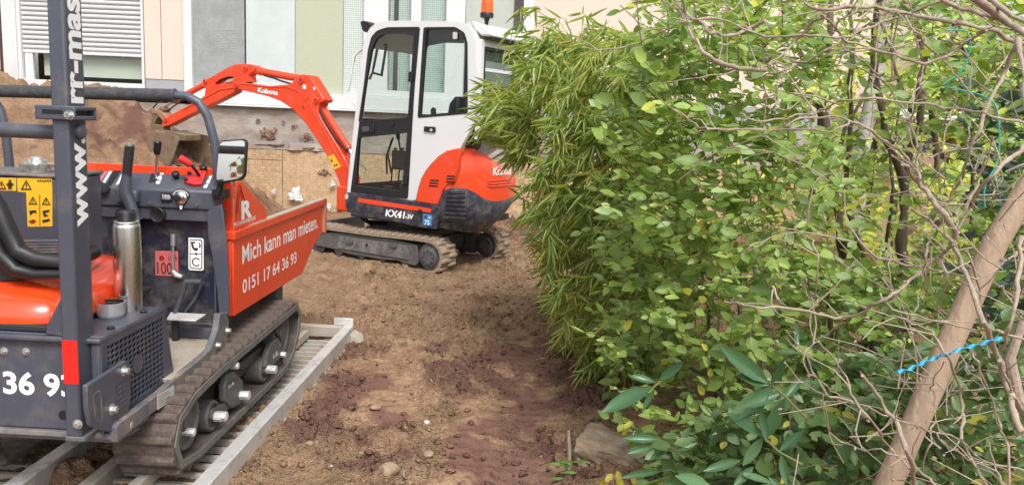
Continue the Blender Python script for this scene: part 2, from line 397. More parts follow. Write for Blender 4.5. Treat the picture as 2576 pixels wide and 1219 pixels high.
ZZ = ground_h(XX, YY); nx_, ny_ = len(gx), len(gy)
me = bpy.data.meshes.new('ground')
co = np.stack([XX, YY, ZZ], -1).reshape(-1, 3)
ii = (np.arange(ny_ - 1)[:, None] * nx_ + np.arange(nx_ - 1)[None]).ravel()
fc = np.stack([ii, ii + 1, ii + 1 + nx_, ii + nx_], -1)
me.vertices.add(len(co)); me.vertices.foreach_set('co', co.ravel())
me.loops.add(fc.size); me.loops.foreach_set('vertex_index', fc.ravel())
me.polygons.add(len(fc)); me.polygons.foreach_set('loop_start', np.arange(len(fc)) * 4); me.polygons.foreach_set('loop_total', np.full(len(fc), 4))
me.update(); me.validate(); me.shade_smooth()
at_ = me.attributes.new('moist', 'FLOAT', 'POINT'); at_.data.foreach_set('value', moist(XX, YY).ravel().astype(np.float32))
at_ = me.attributes.new('pressed', 'FLOAT', 'POINT'); at_.data.foreach_set('value', pressed_at(XX, YY).ravel().astype(np.float32))
def soil_material():
    m, nt, b, out = new_mat('loamy_soil')
    tc = nd(nt, 'ShaderNodeTexCoord')
    at = nd(nt, 'ShaderNodeAttribute', attribute_name='moist')
    n1 = nd(nt, 'ShaderNodeTexNoise'); n1.inputs['Scale'].default_value = 3.0; n1.inputs['Detail'].default_value = 10; n1.inputs['Roughness'].default_value = .7
    n2 = nd(nt, 'ShaderNodeTexNoise'); n2.inputs['Scale'].default_value = 55; n2.inputs['Detail'].default_value = 6; n2.inputs['Roughness'].default_value = .7
    n3 = nd(nt, 'ShaderNodeTexVoronoi'); n3.inputs['Scale'].default_value = 95
    for n_ in (n1, n2, n3): nt.links.new(tc.outputs['Object'], n_.inputs['Vector'])
    r1 = nd(nt, 'ShaderNodeValToRGB'); e_ = r1.color_ramp.elements
    e_[0].position = .30; e_[0].color = (.175, .112, .068, 1); e_[1].position = .68; e_[1].color = (.435, .30, .192, 1)
    x_ = e_.new(.47); x_.color = (.31, .203, .125, 1)
    nt.links.new(n1.outputs[0], r1.inputs[0])
    r2 = nd(nt, 'ShaderNodeValToRGB'); e_ = r2.color_ramp.elements
    e_[0].position = .3; e_[0].color = (.55, .52, .50, 1); e_[1].position = .75; e_[1].color = (1.25, 1.22, 1.2, 1)
    nt.links.new(n2.outputs[0], r2.inputs[0])
    mu = nd(nt, 'ShaderNodeMix', data_type='RGBA', blend_type='MULTIPLY'); mu.inputs[0].default_value = 1
    nt.links.new(r1.outputs[0], mu.inputs[6]); nt.links.new(r2.outputs[0], mu.inputs[7])
    mw = nd(nt, 'ShaderNodeMix', data_type='RGBA'); mw.inputs[7].default_value = (.135, .066, .056, 1)
    ma = nd(nt, 'ShaderNodeMath', operation='MULTIPLY'); ma.inputs[1].default_value = .80; nt.links.new(at.outputs['Fac'], ma.inputs[0])
    nt.links.new(ma.outputs[0], mw.inputs[0]); nt.links.new(mu.outputs[2], mw.inputs[6]); nt.links.new(mw.outputs[2], b.inputs['Base Color'])
    b.inputs['Roughness'].default_value = .93; b.inputs['Specular IOR Level'].default_value = .2
    bp = nd(nt, 'ShaderNodeBump'); bp.inputs['Distance'].default_value = .012
    a2 = nd(nt, 'ShaderNodeAttribute', attribute_name='pressed'); m2 = nd(nt, 'ShaderNodeMapRange'); m2.inputs[3].default_value = .95; m2.inputs[4].default_value = .3
    nt.links.new(a2.outputs['Fac'], m2.inputs[0]); nt.links.new(m2.outputs[0], bp.inputs['Strength'])
    ad = nd(nt, 'ShaderNodeMath', operation='ADD'); nt.links.new(n2.outputs[0], ad.inputs[0]); nt.links.new(n3.outputs['Distance'], ad.inputs[1])
    nt.links.new(ad.outputs[0], bp.inputs['Height']); nt.links.new(bp.outputs[0], b.inputs['Normal'])
    return m
M['soil'] = soil_material(); me.materials.append(M['soil'])
ground = link('ground', me, None, 'structure')
def gz(x, y): return float(ground_h(np.array([float(x)]), np.array([float(y)]))[0])
# lumps of soil and pebbles nobody could count
def lump_template(n=6):
    bm = bmesh.new(); bmesh.ops.create_icosphere(bm, subdivisions=1, radius=1)
    vs = np.array([v.co[:] for v in bm.verts]); fs = [tuple(v.index for v in f.verts) for f in bm.faces]; bm.free(); return vs, np.array(fs)
LV, LF = lump_template()
def scatter_lumps(name, pts, radii, mat, seed, flat=.7, kind='stuff'):
    rg = np.random.RandomState(seed); n = len(pts); allv = []; allf = []
    for i in range(n):
        s_ = radii[i] * (1 + .35 * rg.randn(len(LV), 1) * .6); a_ = rg.rand() * 6.28
        sc = np.array([rg.uniform(.75, 1.3), rg.uniform(.75, 1.3), flat * rg.uniform(.7, 1.2)])
        v = LV * s_ * sc; c_, s2 = cos(a_), sin(a_)
        v = np.stack([v[:, 0] * c_ - v[:, 1] * s2, v[:, 0] * s2 + v[:, 1] * c_, v[:, 2]], -1) + pts[i]
        allv.append(v); allf.append(LF + i * len(LV))
    co = np.concatenate(allv); fc = np.concatenate(allf)
    me = bpy.data.meshes.new(name); me.vertices.add(len(co)); me.vertices.foreach_set('co', co.ravel())
    me.loops.add(fc.size); me.loops.foreach_set('vertex_index', fc.ravel()); me.polygons.add(len(fc))
    me.polygons.foreach_set('loop_start', np.arange(len(fc)) * 3); me.polygons.foreach_set('loop_total', np.full(len(fc), 3))
    me.update(); me.shade_smooth()
    at_ = me.attributes.new('moist', 'FLOAT', 'POINT'); at_.data.foreach_set('value', np.repeat(moist(np.array([p[0] for p in pts]), np.array([p[1] for p in pts])), len(LV)).astype(np.float32))
    me.materials.append(mat); return link(name, me, None, kind)
rg = np.random.RandomState(5)
N = 16000
lx = rg.uniform(-1.4, .95, N); ly = 2.5 + 6.5 * rg.rand(N) ** 1.3
lr = .0035 + .017 * rg.rand(N) ** 3.2
dens = .25 + fbm(lx * 2, ly * 2, 3, 77) + moist(lx, ly) * .8
k = rg.rand(N) < dens * .8 * (1 - .85 * pressed_at(lx, ly)); lx, ly, lr = lx[k], ly[k], lr[k]
lz = ground_h(lx, ly) + lr * .2
o = scatter_lumps('soil_crumbs', np.stack([lx, ly, lz], -1), lr, M['soil'], 9)
tag(o, 'loose crumbs of brown soil strewn over the ground', 'soil')
# ------------------------------------------------------------------ building
BF = Frame((-2.0, 11.7, 0.0), 0)
bld = thing('apartment_building', 'cream walled apartment building with white framed windows behind the excavator', 'building', tuple(BF.o))
def bx_(px_, py_=120, d=0): return float(BF.at(px_, py_, 'y', -d)[0])
def bz_(px_, py_, d=0): return float(BF.at(px_, py_, 'y', -d)[2])
def cream_mat():
    return paint('cream_render', (.66, .53, .45), .85, dirt=(.58, .47, .39), amt=.25, scale=1.6, bump=.12, bscale=120, var=.04)
M['cream'] = cream_mat()
M['frame_white'] = paint('white_window_frame', (.62, .63, .635), .4, var=.01, dirt=(.66, .65, .62), amt=.05, scale=5)
M['shutter'] = paint('pale_grey_shutter', (.50, .51, .52), .5, var=.03, dirt=(.5, .5, .48), amt=.08, scale=4)
M['concrete'] = paint('grey_concrete', (.36, .335, .31), .9, dirt=(.27, .185, .13), amt=.5, scale=2.2, bump=.5, bscale=25, stretch=(1, 1, 2.5))
M['grey_render'] = paint('grey_plinth_render', (.33, .34, .36), .85, bump=.2, bscale=60)
M['greypanel'] = paint('mottled_grey_panel', (.24, .255, .26), .45, dirt=(.33, .35, .35), amt=.5, scale=3, var=.15)
M['whitepanel'] = paint('pale_cyan_panel', (.47, .53, .53), .5, dirt=(.55, .60, .59), amt=.4, scale=1.5, var=.05)
M['greenpanel'] = paint('olive_grey_blind', (.40, .43, .32), .8, dirt=(.47, .49, .38), amt=.4, scale=9, stretch=(1, 1, 9), var=.08, bump=.2, bscale=90)
M['beige_blind'] = paint('beige_blind', (.52, .52, .45), .8, var=.03)
M['darkwood'] = paint('dark_brown_wood', (.06, .035, .028), .6, dirt=(.10, .05, .04), amt=.3, scale=8, stretch=(6, 6, .5))
M['greengrey'] = paint('grey_green_panel', (.42, .45, .40), .7, dirt=(.34, .37, .33), amt=.35, scale=2, var=.07)
def net_mat():
    m, nt, b, out = new_mat('net_curtain'); tc = nd(nt, 'ShaderNodeTexCoord'); mp = nd(nt, 'ShaderNodeMapping'); mp.inputs['Rotation'].default_value = (radians(90), 0, 0)
    nt.links.new(tc.outputs['Object'], mp.inputs[0])
    br = nd(nt, 'ShaderNodeTexBrick'); br.offset = 0; br.inputs['Color1'].default_value = (.24, .36, .31, 1); br.inputs['Color2'].default_value = (.34, .40, .38, 1)
    br.inputs['Mortar'].default_value = (.60, .63, .61, 1); br.inputs['Scale'].default_value = 1; br.inputs['Mortar Size'].default_value = .006; br.inputs['Mortar Smooth'].default_value = .3
    br.inputs['Brick Width'].default_value = .030; br.inputs['Row Height'].default_value = .030
    nt.links.new(mp.outputs[0], br.inputs[0]); nt.links.new(br.outputs[0], b.inputs['Base Color']); b.inputs['Roughness'].default_value = .8; return m
M['net'] = net_mat()
def lath_mat():
    m, nt, b, out = new_mat('reed_board'); tc = nd(nt, 'ShaderNodeTexCoord'); mp = nd(nt, 'ShaderNodeMapping'); mp.inputs['Rotation'].default_value = (radians(90), 0, 0)
    nt.links.new(tc.outputs['Object'], mp.inputs[0])
    nz = nd(nt, 'ShaderNodeTexNoise'); nz.inputs['Scale'].default_value = 9; nz.inputs['Detail'].default_value = 5; nt.links.new(mp.outputs[0], nz.inputs[0])
    mxv = nd(nt, 'ShaderNodeMix', data_type='RGBA', blend_type='LINEAR_LIGHT'); mxv.inputs[0].default_value = .03
    nt.links.new(mp.outputs[0], mxv.inputs[6]); nt.links.new(nz.outputs['Color'], mxv.inputs[7])
    br = nd(nt, 'ShaderNodeTexBrick'); br.offset = .0; br.inputs['Color1'].default_value = (.60, .43, .27, 1); br.inputs['Color2'].default_value = (.52, .37, .225, 1)
    br.inputs['Mortar'].default_value = (.38, .255, .155, 1); br.inputs['Scale'].default_value = 1; br.inputs['Mortar Size'].default_value = .005; br.inputs['Mortar Smooth'].default_value = 1.0
    br.inputs['Brick Width'].default_value = .050; br.inputs['Row Height'].default_value = .042
    nt.links.new(mxv.outputs[2], br.inputs[0])
    n2 = nd(nt, 'ShaderNodeTexNoise'); n2.inputs['Scale'].default_value = 16; n2.inputs['Detail'].default_value = 12; n2.inputs['Roughness'].default_value = .78; nt.links.new(tc.outputs['Object'], n2.inputs[0])
    r = nd(nt, 'ShaderNodeValToRGB'); r.color_ramp.elements[0].position = .36; r.color_ramp.elements[0].color = (.55, .47, .40, 1); r.color_ramp.elements[1].position = .60; r.color_ramp.elements[1].color = (1.05, 1.05, 1.05, 1)
    nt.links.new(n2.outputs[0], r.inputs[0])
    n5 = nd(nt, 'ShaderNodeTexNoise'); n5.inputs['Scale'].default_value = 1.1; n5.inputs['Detail'].default_value = 6; nt.links.new(tc.outputs['Object'], n5.inputs[0])
    mu = nd(nt, 'ShaderNodeMix', data_type='RGBA', blend_type='MULTIPLY'); mu.inputs[0].default_value = 1; nt.links.new(br.outputs[0], mu.inputs[6]); nt.links.new(r.outputs[0], mu.inputs[7])
    m3 = nd(nt, 'ShaderNodeMix', data_type='RGBA'); m3.inputs[6].default_value = (.52, .37, .23, 1)
    r5 = nd(nt, 'ShaderNodeValToRGB'); r5.color_ramp.elements[0].position = .35; r5.color_ramp.elements[1].position = .6; nt.links.new(n5.outputs[0], r5.inputs[0])
    nt.links.new(r5.outputs[0], m3.inputs[0]); nt.links.new(mu.outputs[2], m3.inputs[7])
    m4 = nd(nt, 'ShaderNodeMix', data_type='RGBA'); m4.inputs[0].default_value = .6; nt.links.new(mu.outputs[2], m4.inputs[6]); nt.links.new(m3.outputs[2], m4.inputs[7])
    nt.links.new(m4.outputs[2], b.inputs['Base Color']); b.inputs['Roughness'].default_value = .9
    bp = nd(nt, 'ShaderNodeBump'); bp.inputs['Strength'].default_value = .5; bp.inputs['Distance'].default_value = .02; nt.links.new(n2.outputs[0], bp.inputs['Height']); nt.links.new(bp.outputs[0], b.inputs['Normal'])
    return m
M['lath'] = lath_mat()
TOP = 5.6
def brect(name, xl, xr, z0, z1, d0, d1, mat, parent=None, bevel=0, label=None):
    b = MB().box(xl, xr, -d1, -d0, z0, z1); return part(name, b, M[mat], parent or bld, bevel, smooth=0, label=label)
zs0, zs1 = bz_(828, 272), bz_(828, 237)     # long white sill
xw0, xw1, xw2 = bx_(365), bx_(465), bx_(1340, 150)
XR = bx_(2330, 150)
# backing walls with the dark rooms behind the windows left open
wall = MB()
wall.box(bx_(-700), bx_(-2), -.0, .3, 1.5, TOP)
wall.box(xw0 + .01, xw1 - .01, 0, .3, bz_(415, 200), TOP)
wall.box(xw2, XR, 0, .3, bz_(1360, 247), TOP)
wall.box(bx_(-2), xw2, 0, .3, 3.7, TOP)
part('wall', wall, M['cream'], bld, smooth=0)
brect('wall_panel', xw0 + .01, bx_(408, 100) - .006, bz_(415, 200), TOP, .002, .03, 'cream')
brect('wall_panel', bx_(408, 100) + .006, xw1 - .01, bz_(415, 200), TOP, .002, .03, 'cream')
brect('plinth_panel', xw0 + .01, xw1 - .01, bz_(415, 229), bz_(415, 200) - .003, -.1, .02, 'grey_render')
brect('plinth_panel', xw2 - .01, XR, bz_(1360, 300), bz_(1360, 247) - .003, -.25, -.003, 'grey_render')
brect('interior', bx_(12), xw2, 1.3, 3.7, -.9, -.8, 'dark')  # near-black sheet stands in for the unlit rooms
# left window with a roller shutter
win = MB()
zb0, zb1 = bz_(200, 222), bz_(208, 205)
zsh = bz_(208, 138)
win.prism([(bx_(12), zb0), (bx_(365), zb0), (bx_(365), 3.6), (bx_(12), 3.6)], 'y', -.05, .12, holes=[[(bx_(58), zb1), (bx_(359), zb1), (bx_(359), 3.5), (bx_(58), 3.5)]])
wf = part('window_frame', win, M['frame_white'], bld, .006, smooth=0)
brect('frame_rail', bx_(45), bx_(50), zb0, 3.5, .052, .075, 'frame_white', wf)
brect('sash', bx_(60), bx_(80), zb1, zsh, -.06, -.01, 'frame_white', wf)
brect('pane', bx_(80), bx_(358), zb1 + .004, zsh + .3, -.045, -.04, 'glass', wf)
brect('roller_blind', bx_(96), bx_(358), bz_(208, 193), zsh + .3, -.14, -.13, 'beige_blind', wf)
rs = part('roller_shutter', MB().box(bx_(57), bx_(360), .03, .045, zsh + .02, 3.5), M['shutter'], bld, smooth=0)
rs_bar = brect('bottom_rail', bx_(58), bx_(359.5), zsh, zsh + .045, -.03, 0.0, 'frame_white', rs, .004)
sl_x0, sl_x1 = bx_(58), bx_(359.5); pitch = .0665
sl = MB().prism([(0.03, 0), (0.004, .004), (-.006, .02), (-.006, .042), (.004, .058), (.03, .0645)], 'x', sl_x0, sl_x1).mesh('slat', M['shutter'], 50)
for i in range(24):
    z_ = zsh + .047 + i * pitch
    if z_ > 3.45: break
    o = link('slat', sl, rs); o.location = (0, 0, z_)
# window band with panels, from the white upright on
brect('window_frame', bx_(466), bx_(487), zs0 + .02, TOP, -.02, .07, 'frame_white', None, .006)
brect('facade_panel', bx_(487, 120) + .003, bx_(615), zs1, TOP, -.06, 0, 'greypanel')
brect('facade_panel', bx_(620), bx_(742), zs1, TOP, -.04, .01, 'whitepanel')
brect('facade_panel', bx_(742) + .006, bx_(862), zs1, TOP, -.05, .0, 'greenpanel')
brect('net_curtain', bx_(862) + .002, bx_(916), zs1, 3.7, -.08, -.05, 'net')
def wframe(xa, xb, xc, xd, zb, zt):
    b = MB().prism([(xa, zs1), (xb, zs1), (xb, 3.69), (xa, 3.69)], 'y', -.05, .1, holes=[[(xc, zb), (xd, zb), (xd, zt), (xc, zt)]])
    return part('window_frame', b, M['frame_white'], bld, .006, smooth=0)
f2 = wframe(bx_(916), bx_(1168), bx_(976), bx_(1121), bz_(1050, 231), 3.6)
brect('sash_bar', bx_(1033), bx_(1058), bz_(1050, 231), 3.6, -.05, .035, 'frame_white', f2, .004)
brect('pane', bx_(976), bx_(1121), bz_(1050, 231), 3.6, -.075, -.07, 'glass', f2)
brect('net_curtain', bx_(976), bx_(1121), bz_(1050, 231), 3.6, -.16, -.13, 'net', f2)
brect('dark_upright', bx_(987), bx_(998), bz_(1050, 231), 3.6, -.12, -.10, 'dark', f2)
brect('facade_panel', bx_(1168) + .004, bx_(1290), zs1, TOP, -.05, .0, 'greengrey')
brect('downpipe_recess', bx_(1290) + .002, bx_(1313), zs0, TOP, -.02, .03, 'dark_steel')
brect('window_frame', bx_(1313), bx_(1341), zs0, TOP, -.02, .06, 'frame_white', None, .006)
brect('window_sill', bx_(487), bx_(1341, 270) - .01, zs0, zs1 - .003, -.05, .085, 'frame_white', None, .006)
brect('sill_ledge', bx_(487), bx_(1341, 270) - .01, zs0 - .03, zs0 - .003, -.05, .115, 'frame_white', None, .004)
brect('door', bx_(-60), bx_(12) - .01, 1.2, TOP, -.05, -.01, 'darkwood')
# embossed dots of the grey panel
dots = MB(); rr = random.Random(3)
for i in range(9):
    for j in range(9):
        X, Y = 1085 + i * 13 + (j % 2) * 6, 155 + j * 13
        if rr.random() < .85:
            p = BF.at(X / 2576 * 2000 / 1.5652, Y / 1.288 / 1.5652, 'y', .0); dots.lathe([(.013, 0), (.010, .003), (.004, .004)], (p[0], 0, p[2]), (0, -1, 0), 8)
part('embossed_dots', dots, M['greypanel'], bld, kind='stuff')
# foundation dug free: concrete above, boards below
zc = bz_(700, 372)
def rough_slab(name, x0, x1, z0, z1, d, amp, mat, seed, step=.06):
    xs = np.linspace(x0, x1, max(2, int((x1 - x0) / step))); zs = np.linspace(z0, z1, max(2, int((z1 - z0) / step)))
    X, Z = np.meshgrid(xs, zs); n_ = fbm(X * 4 + seed, Z * 7, 5, seed); Y = -d - amp * (n_ - .5) * 2 - amp * 1.5 * (n_ > .66)
    b = MB(); nx2 = len(xs)
    v = np.stack([X, Y, Z], -1).reshape(-1, 3).tolist(); nb = len(v)
    fs = [(j * nx2 + i, j * nx2 + i + 1, (j + 1) * nx2 + i + 1, (j + 1) * nx2 + i) for j in range(len(zs) - 1) for i in range(nx2 - 1)]
    b.add(v, fs); b.box(x0, x1, -d + amp * 1.5, .25, z0, z1)
    return part(name, b, M[mat], bld, smooth=40)
rough_slab('foundation_wall', bx_(-700), XR, zc - .05, zs0 - .033, .02, .012, 'concrete', 3)
rough_slab('foundation_ledge', bx_(-700), XR, zc - .02, zc + .09, .05, .02, 'concrete', 8)
xs_ = [-9.0, bx_(400, 400), bx_(560, 400), bx_(713, 450), bx_(870, 450), bx_(1030, 450), bx_(1190, 450), bx_(1350, 450), bx_(1600, 450), XR]
for i in range(len(xs_) - 1):
    zj = bz_(640, 400)
    rough_slab('insulation_board', xs_[i] + .004, xs_[i + 1] - .004, zj + .004 if i in (1, 2) else -.4, zc - .03, .045, .004, 'lath', 20 + i)
    if i in (1, 2): rough_slab('insulation_board', xs_[i] + .004, xs_[i + 1] - .004, -.4, zj - .004, .05, .004, 'lath', 40 + i)
# crumbling patches that bulge out of the foundation
M['rubble'] = paint('dark_red_rubble', (.17, .085, .06), .95, dirt=(.30, .2, .13), amt=.5, scale=12, bump=.8, bscale=40)
rb = random.Random(11)
for (X, Y), w_, h_ in [(c3(475, 165), .13, .10), (c3(500, 190), .08, .05), (c3(685, 185), .10, .06), (c3(775, 380), .10, .07), (c3(430, 100), .04, .03), (c3(620, 130), .04, .03), (c3(560, 105), .04, .02), (c3(680, 250), .3, .02), (c3(520, 232), .35, .02)]:
    b = MB(); p = BF.at(X, Y, 'y', -.05)
    for k in range(34):
        v = LV * np.array([w_, .06, h_]) * rb.uniform(.10, .26) * (1 + .2 * np.array([[rb.gauss(0, 1)] for _ in LV])) + np.array([p[0] + rb.gauss(0, w_ * .4), -.055, p[2] + rb.gauss(0, h_ * .35)])
        b.add(v, [tuple(f) for f in LF])
    part('rubble_patch', b, M['rubble'], bld, smooth=30)
# white scraps hanging on the foundation
M['foil'] = paint('white_foil', (.78, .74, .74), .5, dirt=(.6, .5, .45), amt=.2, scale=20)
SCR = [((745, 490), .12, .13, 'large crumpled white scrap low on the boards beside the excavator boom'), ((690, 482), .035, .06, 'small white scrap left of the large crumpled one'), ((858, 523), .06, .06, 'white scrap at the foot of the wall just left of the excavator'),
       ((829, 520), .04, .07, 'white scrap behind the front corner of the dumper skip'), ((838, 462), .05, .05, 'thin white scrap hanging under the yellow sticker of the boom')]
for (X, Y), w_, h_, lab in SCR:
    b = MB(); rg2 = random.Random(int(X)); p = BF.world(BF.at(X, Y, 'y', -.09)); n_ = 9
    for j in range(n_):
        for i in range(n_):
            u, v = i / (n_ - 1) * 2 - 1, j / (n_ - 1) * 2 - 1
            k2 = max(abs(u), abs(v)); rr_ = sqrt(u * u + v * v) + 1e-6; th_ = atan2(v, u); e_ = k2 / rr_ * (1 + .22 * sin(3 * th_ + X) + .14 * sin(7 * th_ + Y) + .08 * sin(11 * th_))
            b.v.append((p[0] + u * e_ * w_ * .8, p[1] - .03 * rg2.random() - .01, p[2] + v * e_ * h_ * .8))
    b.f = [(j * n_ + i, j * n_ + i + 1, (j + 1) * n_ + i + 1, (j + 1) * n_ + i) for j in range(n_ - 1) for i in range(n_ - 1)]
    o = link('foil_scrap', b.mesh('foil_scrap', M['foil'], 20)); s_ = o.modifiers.new('s', 'SOLIDIFY'); s_.thickness = .004
    tag(o, lab, 'scrap', 'white scraps on the foundation'); rebase(o)
# ------------------------------------------------------------------ tracked dumper
HD = 1.653
_a = radians(HD)
DO = np.array([cos(_a), -sin(_a), 0]) * -1.75 + np.array([sin(_a), cos(_a), 0]) * 3.6
D = Frame(DO, HD)
dum = thing('tracked_dumper', 'slate grey tracked dumper with orange skip standing on aluminium ramps', 'dumper', tuple(DO), -_a)
ident = lambda x, y: (x, y)
def bolt(frame, x, y, z, ax, r=.010, h=.008, parent=None, mat='zinc', name='bolt'):
    b = MB(); b.lathe([(r * 1.5, 0), (r * 1.5, .002)], (x, y, z), ax, 16); b.lathe([(r, .002), (r, h), (r * .8, h + .002)], (x, y, z), ax, 6)
    return part(name, b, M[mat], parent, smooth=20)
def belt(name, path, x0, x1, th, mat, parent, lug_n, lug_h, side='side', lug_label=None):
    """rubber track: closed (y,z) path of its outer face; lugs are pieces standing on it"""
    P = [np.array(p) for p in path]
    # resample smoothly
    seg = []; m = len(P)
    for i in range(m):
        p0, p1, p2, p3 = P[i - 1], P[i], P[(i + 1) % m], P[(i + 2) % m]
        L_ = np.linalg.norm(p2 - p1); k = max(2, int(L_ / .03))
        t0, t1, t2, t3 = 0, np.linalg.norm(p1 - p0) ** .5, 0, 0
        t2 = t1 + np.linalg.norm(p2 - p1) ** .5; t3 = t2 + np.linalg.norm(p3 - p2) ** .5
        for j in range(k):
            t = t1 + (t2 - t1) * j / k
            A1 = (t1 - t) / (t1 - t0) * p0 + (t - t0) / (t1 - t0) * p1; A2 = (t2 - t) / (t2 - t1) * p1 + (t - t1) / (t2 - t1) * p2; A3 = (t3 - t) / (t3 - t2) * p2 + (t - t2) / (t3 - t2) * p3
            B1 = (t2 - t) / (t2 - t0) * A1 + (t - t0) / (t2 - t0) * A2; B2 = (t3 - t) / (t3 - t1) * A2 + (t - t1) / (t3 - t1) * A3
            seg.append((t2 - t) / (t2 - t1) * B1 + (t - t1) / (t2 - t1) * B2)
    n = len(seg); S = np.array(seg); T = np.roll(S, -1, 0) - np.roll(S, 1, 0); T /= np.linalg.norm(T, axis=1)[:, None]
    area = np.sum(S[:, 0] * np.roll(S[:, 1], -1) - np.roll(S[:, 0], -1) * S[:, 1]); sg = 1 if area > 0 else -1
    Nn = np.stack([T[:, 1], -T[:, 0]], -1) * sg
    b = MB(); vs = []
    for i in range(n):
        o_ = S[i]; q = S[i] - Nn[i] * th
        vs += [(x0, q[0], q[1]), (x1, q[0], q[1]), (x1, o_[0], o_[1]), (x0, o_[0], o_[1])]
    fs = []
    for i in range(n):
        j = (i + 1) % n
        for k in range(4):
            l = (k + 1) % 4; fs.append((i * 4 + k, i * 4 + l, j * 4 + l, j * 4 + k))
    b.add(vs, fs); bt = part(name, b, M[mat], parent, smooth=40)
    # lugs
    cum = np.concatenate([[0], np.cumsum(np.linalg.norm(np.roll(S, -1, 0) - S, axis=1))]); Lt = cum[-1]; w_ = x1 - x0; pl = Lt / lug_n
    lb = MB()
    def lugshape(xa, xb, off):
        l2 = pl * .25; t2 = pl * .13
        return [(xa, off - l2, -.002), (xb, off - l2, -.002), (xb, off + l2, -.002), (xa, off + l2, -.002), (xa + .01, off - t2, lug_h), (xb - .008, off - t2, lug_h), (xb - .008, off + t2, lug_h), (xa + .01, off + t2, lug_h)]
    F8 = [(0, 3, 2, 1), (4, 5, 6, 7), (0, 1, 5, 4), (1, 2, 6, 5), (2, 3, 7, 6), (3, 0, 4, 7)]
    xc = (x0 + x1) / 2
    if side == 'full': lb.add(lugshape(-w_ / 2 - .004, w_ / 2 + .003, 0), F8)
    else: lb.add(lugshape(-w_ / 2 - .004, w_ * .08, 0), F8); lb.add(lugshape(-w_ * .08, w_ / 2 + .004, pl * .5), F8)
    lme = lb.mesh('lug', M[mat], 20)
    for k in range(lug_n):
        s_ = k * pl; i = min(n - 1, int(np.searchsorted(cum, s_) - 1)) if s_ > 0 else 0
        f_ = (s_ - cum[i]) / (cum[i + 1] - cum[i]); p = S[i] * (1 - f_) + S[(i + 1) % n] * f_; nn = Nn[i]
        o = link('lug', lme, bt); o.location = (xc, p[0], p[1]); o.rotation_euler = (atan2(-nn[0], nn[1]) , 0, 0)
        md = o.modifiers.new('b', 'BEVEL'); md.width = .004; md.segments = 1
    return bt
TP = [c4(*p) for p in [(400, 1072), (392, 1000), (395, 930), (420, 860), (470, 790), (560, 640), (640, 490), (760, 345), (880, 245), (975, 180), (1010, 165), (1030, 200), (1033, 330), (1018, 460), (985, 535), (760, 760), (520, 1000), (440, 1068)]]
tpath = D.p2(TP, 'x', .45)
TZ = min(p[1] for p in tpath)
tpath = [(p[0], max(p[1], TZ)) for p in tpath]
tmin = min(p[0] for p in tpath); tmax = max(p[0] for p in tpath); 
print('TRACK y', tmin, tmax, 'z', TZ, max(p[1] for p in tpath)); print([tuple(round(float(q), 3) for q in p) for p in tpath])
# hand-regularised outline from those measurements
ZB = .105
path = [(-.62, ZB), (-.30, ZB), (.10, ZB), (.46, ZB + .002), (.60, ZB + .05), (.70, ZB + .15), (.725, ZB + .26), (.66, ZB + .335), (.40, ZB + .33), (0, ZB + .32), (-.40, ZB + .31), (-.66, ZB + .29), (-.80, ZB + .24), (-.85, ZB + .14), (-.80, ZB + .03)]
bl = belt('rubber_track', path, .22, .45, .020, 'rubber', dum, 42, .021, side='full')
br_ = belt('rubber_track', path, -.45, -.22, .020, 'rubber', dum, 42, .021, side='full')
# light worn inner rim of the track seen along the bottom
def ring_side(name, path, x, inset0, inset1, mat, parent, thick=.006):
    P = np.array(path); c_ = P.mean(0); a_ = [tuple(p) for p in P]
    def ins(d):
        out = []; m = len(P)
        for i in range(m):
            t = P[(i + 1) % m] - P[i - 1]; t /= np.linalg.norm(t); n_ = np.array([t[1], -t[0]])
            if n_ @ (P[i] - c_) < 0: n_ = -n_
            out.append(tuple(P[i] - n_ * d))
        return out
    return part(name, MB().prism(ins(inset0), 'x', x, x + thick, holes=[ins(inset1)]), M[mat], parent, smooth=30)
ring_side('track_rim', path, .449, .004, .034, 'track_side', bl)
def wheel(x, y, z, r, w_, parent, name='track_roller', hub='muddy_steel', nut=True):
    b = MB().lathe([(r * .25, -w_), (r * .92, -w_), (r, -w_ + .008), (r, -.008), (r * .93, 0), (r * .80, 0), (r * .76, -.012), (r * .40, -.012), (r * .36, .006), (r * .15, .006)], (x, y, z), (1, 0, 0), 32)
    o = part(name, b, M['muddy_steel'], parent, smooth=30)
    if nut:
        b = MB().lathe([(.021, .0), (.021, .055), (.017, .058)], (x, y, z), (1, 0, 0), 6); part('axle_end', b, M['alu'], o, smooth=20)
    return o
for X, Y, r_ in [(515, 826, .068), (655, 680, .066), (822, 530, .068)]:
    p = D.at(*c4(X, Y), 'x', .42); wheel(.42, p[1], ZB + .026 + r_, r_, .09, dum)
wheel(.42, -.66, ZB + .165, .115, .1, dum, 'idler_wheel', nut=False); wheel(.42, .50, ZB + .20, .13, .12, dum, 'drive_sprocket', nut=False)
p = D.at(*c4(905, 500), 'x', .40); wheel(.41, p[1], p[2], .045, .05, dum, nut=False)
fr = MB().prism([(-.60, ZB + .09), (-.3, ZB + .10), (.3, ZB + .10), (.52, ZB + .16), (.50, ZB + .24), (.1, ZB + .26), (-.3, ZB + .22), (-.58, ZB + .16)], 'x', .25, .36)
tf = part('track_frame', fr, M['dark_steel'], dum, .012)  # dark colour also stands for the shaded gaps inside the track
def sideplate(name, pts, x, th, mat, parent=dum, c=c4, bevel=.006):
    return part(name, MB().prism(D.p2(pts, 'x', x, c), 'x', x - th, x), M[mat], parent, bevel)
sideplate('roller_arm', [(600, 560), (640, 545), (690, 600), (700, 690), (670, 745), (620, 765), (585, 720), (580, 640)], .435, .03, 'muddy_steel')
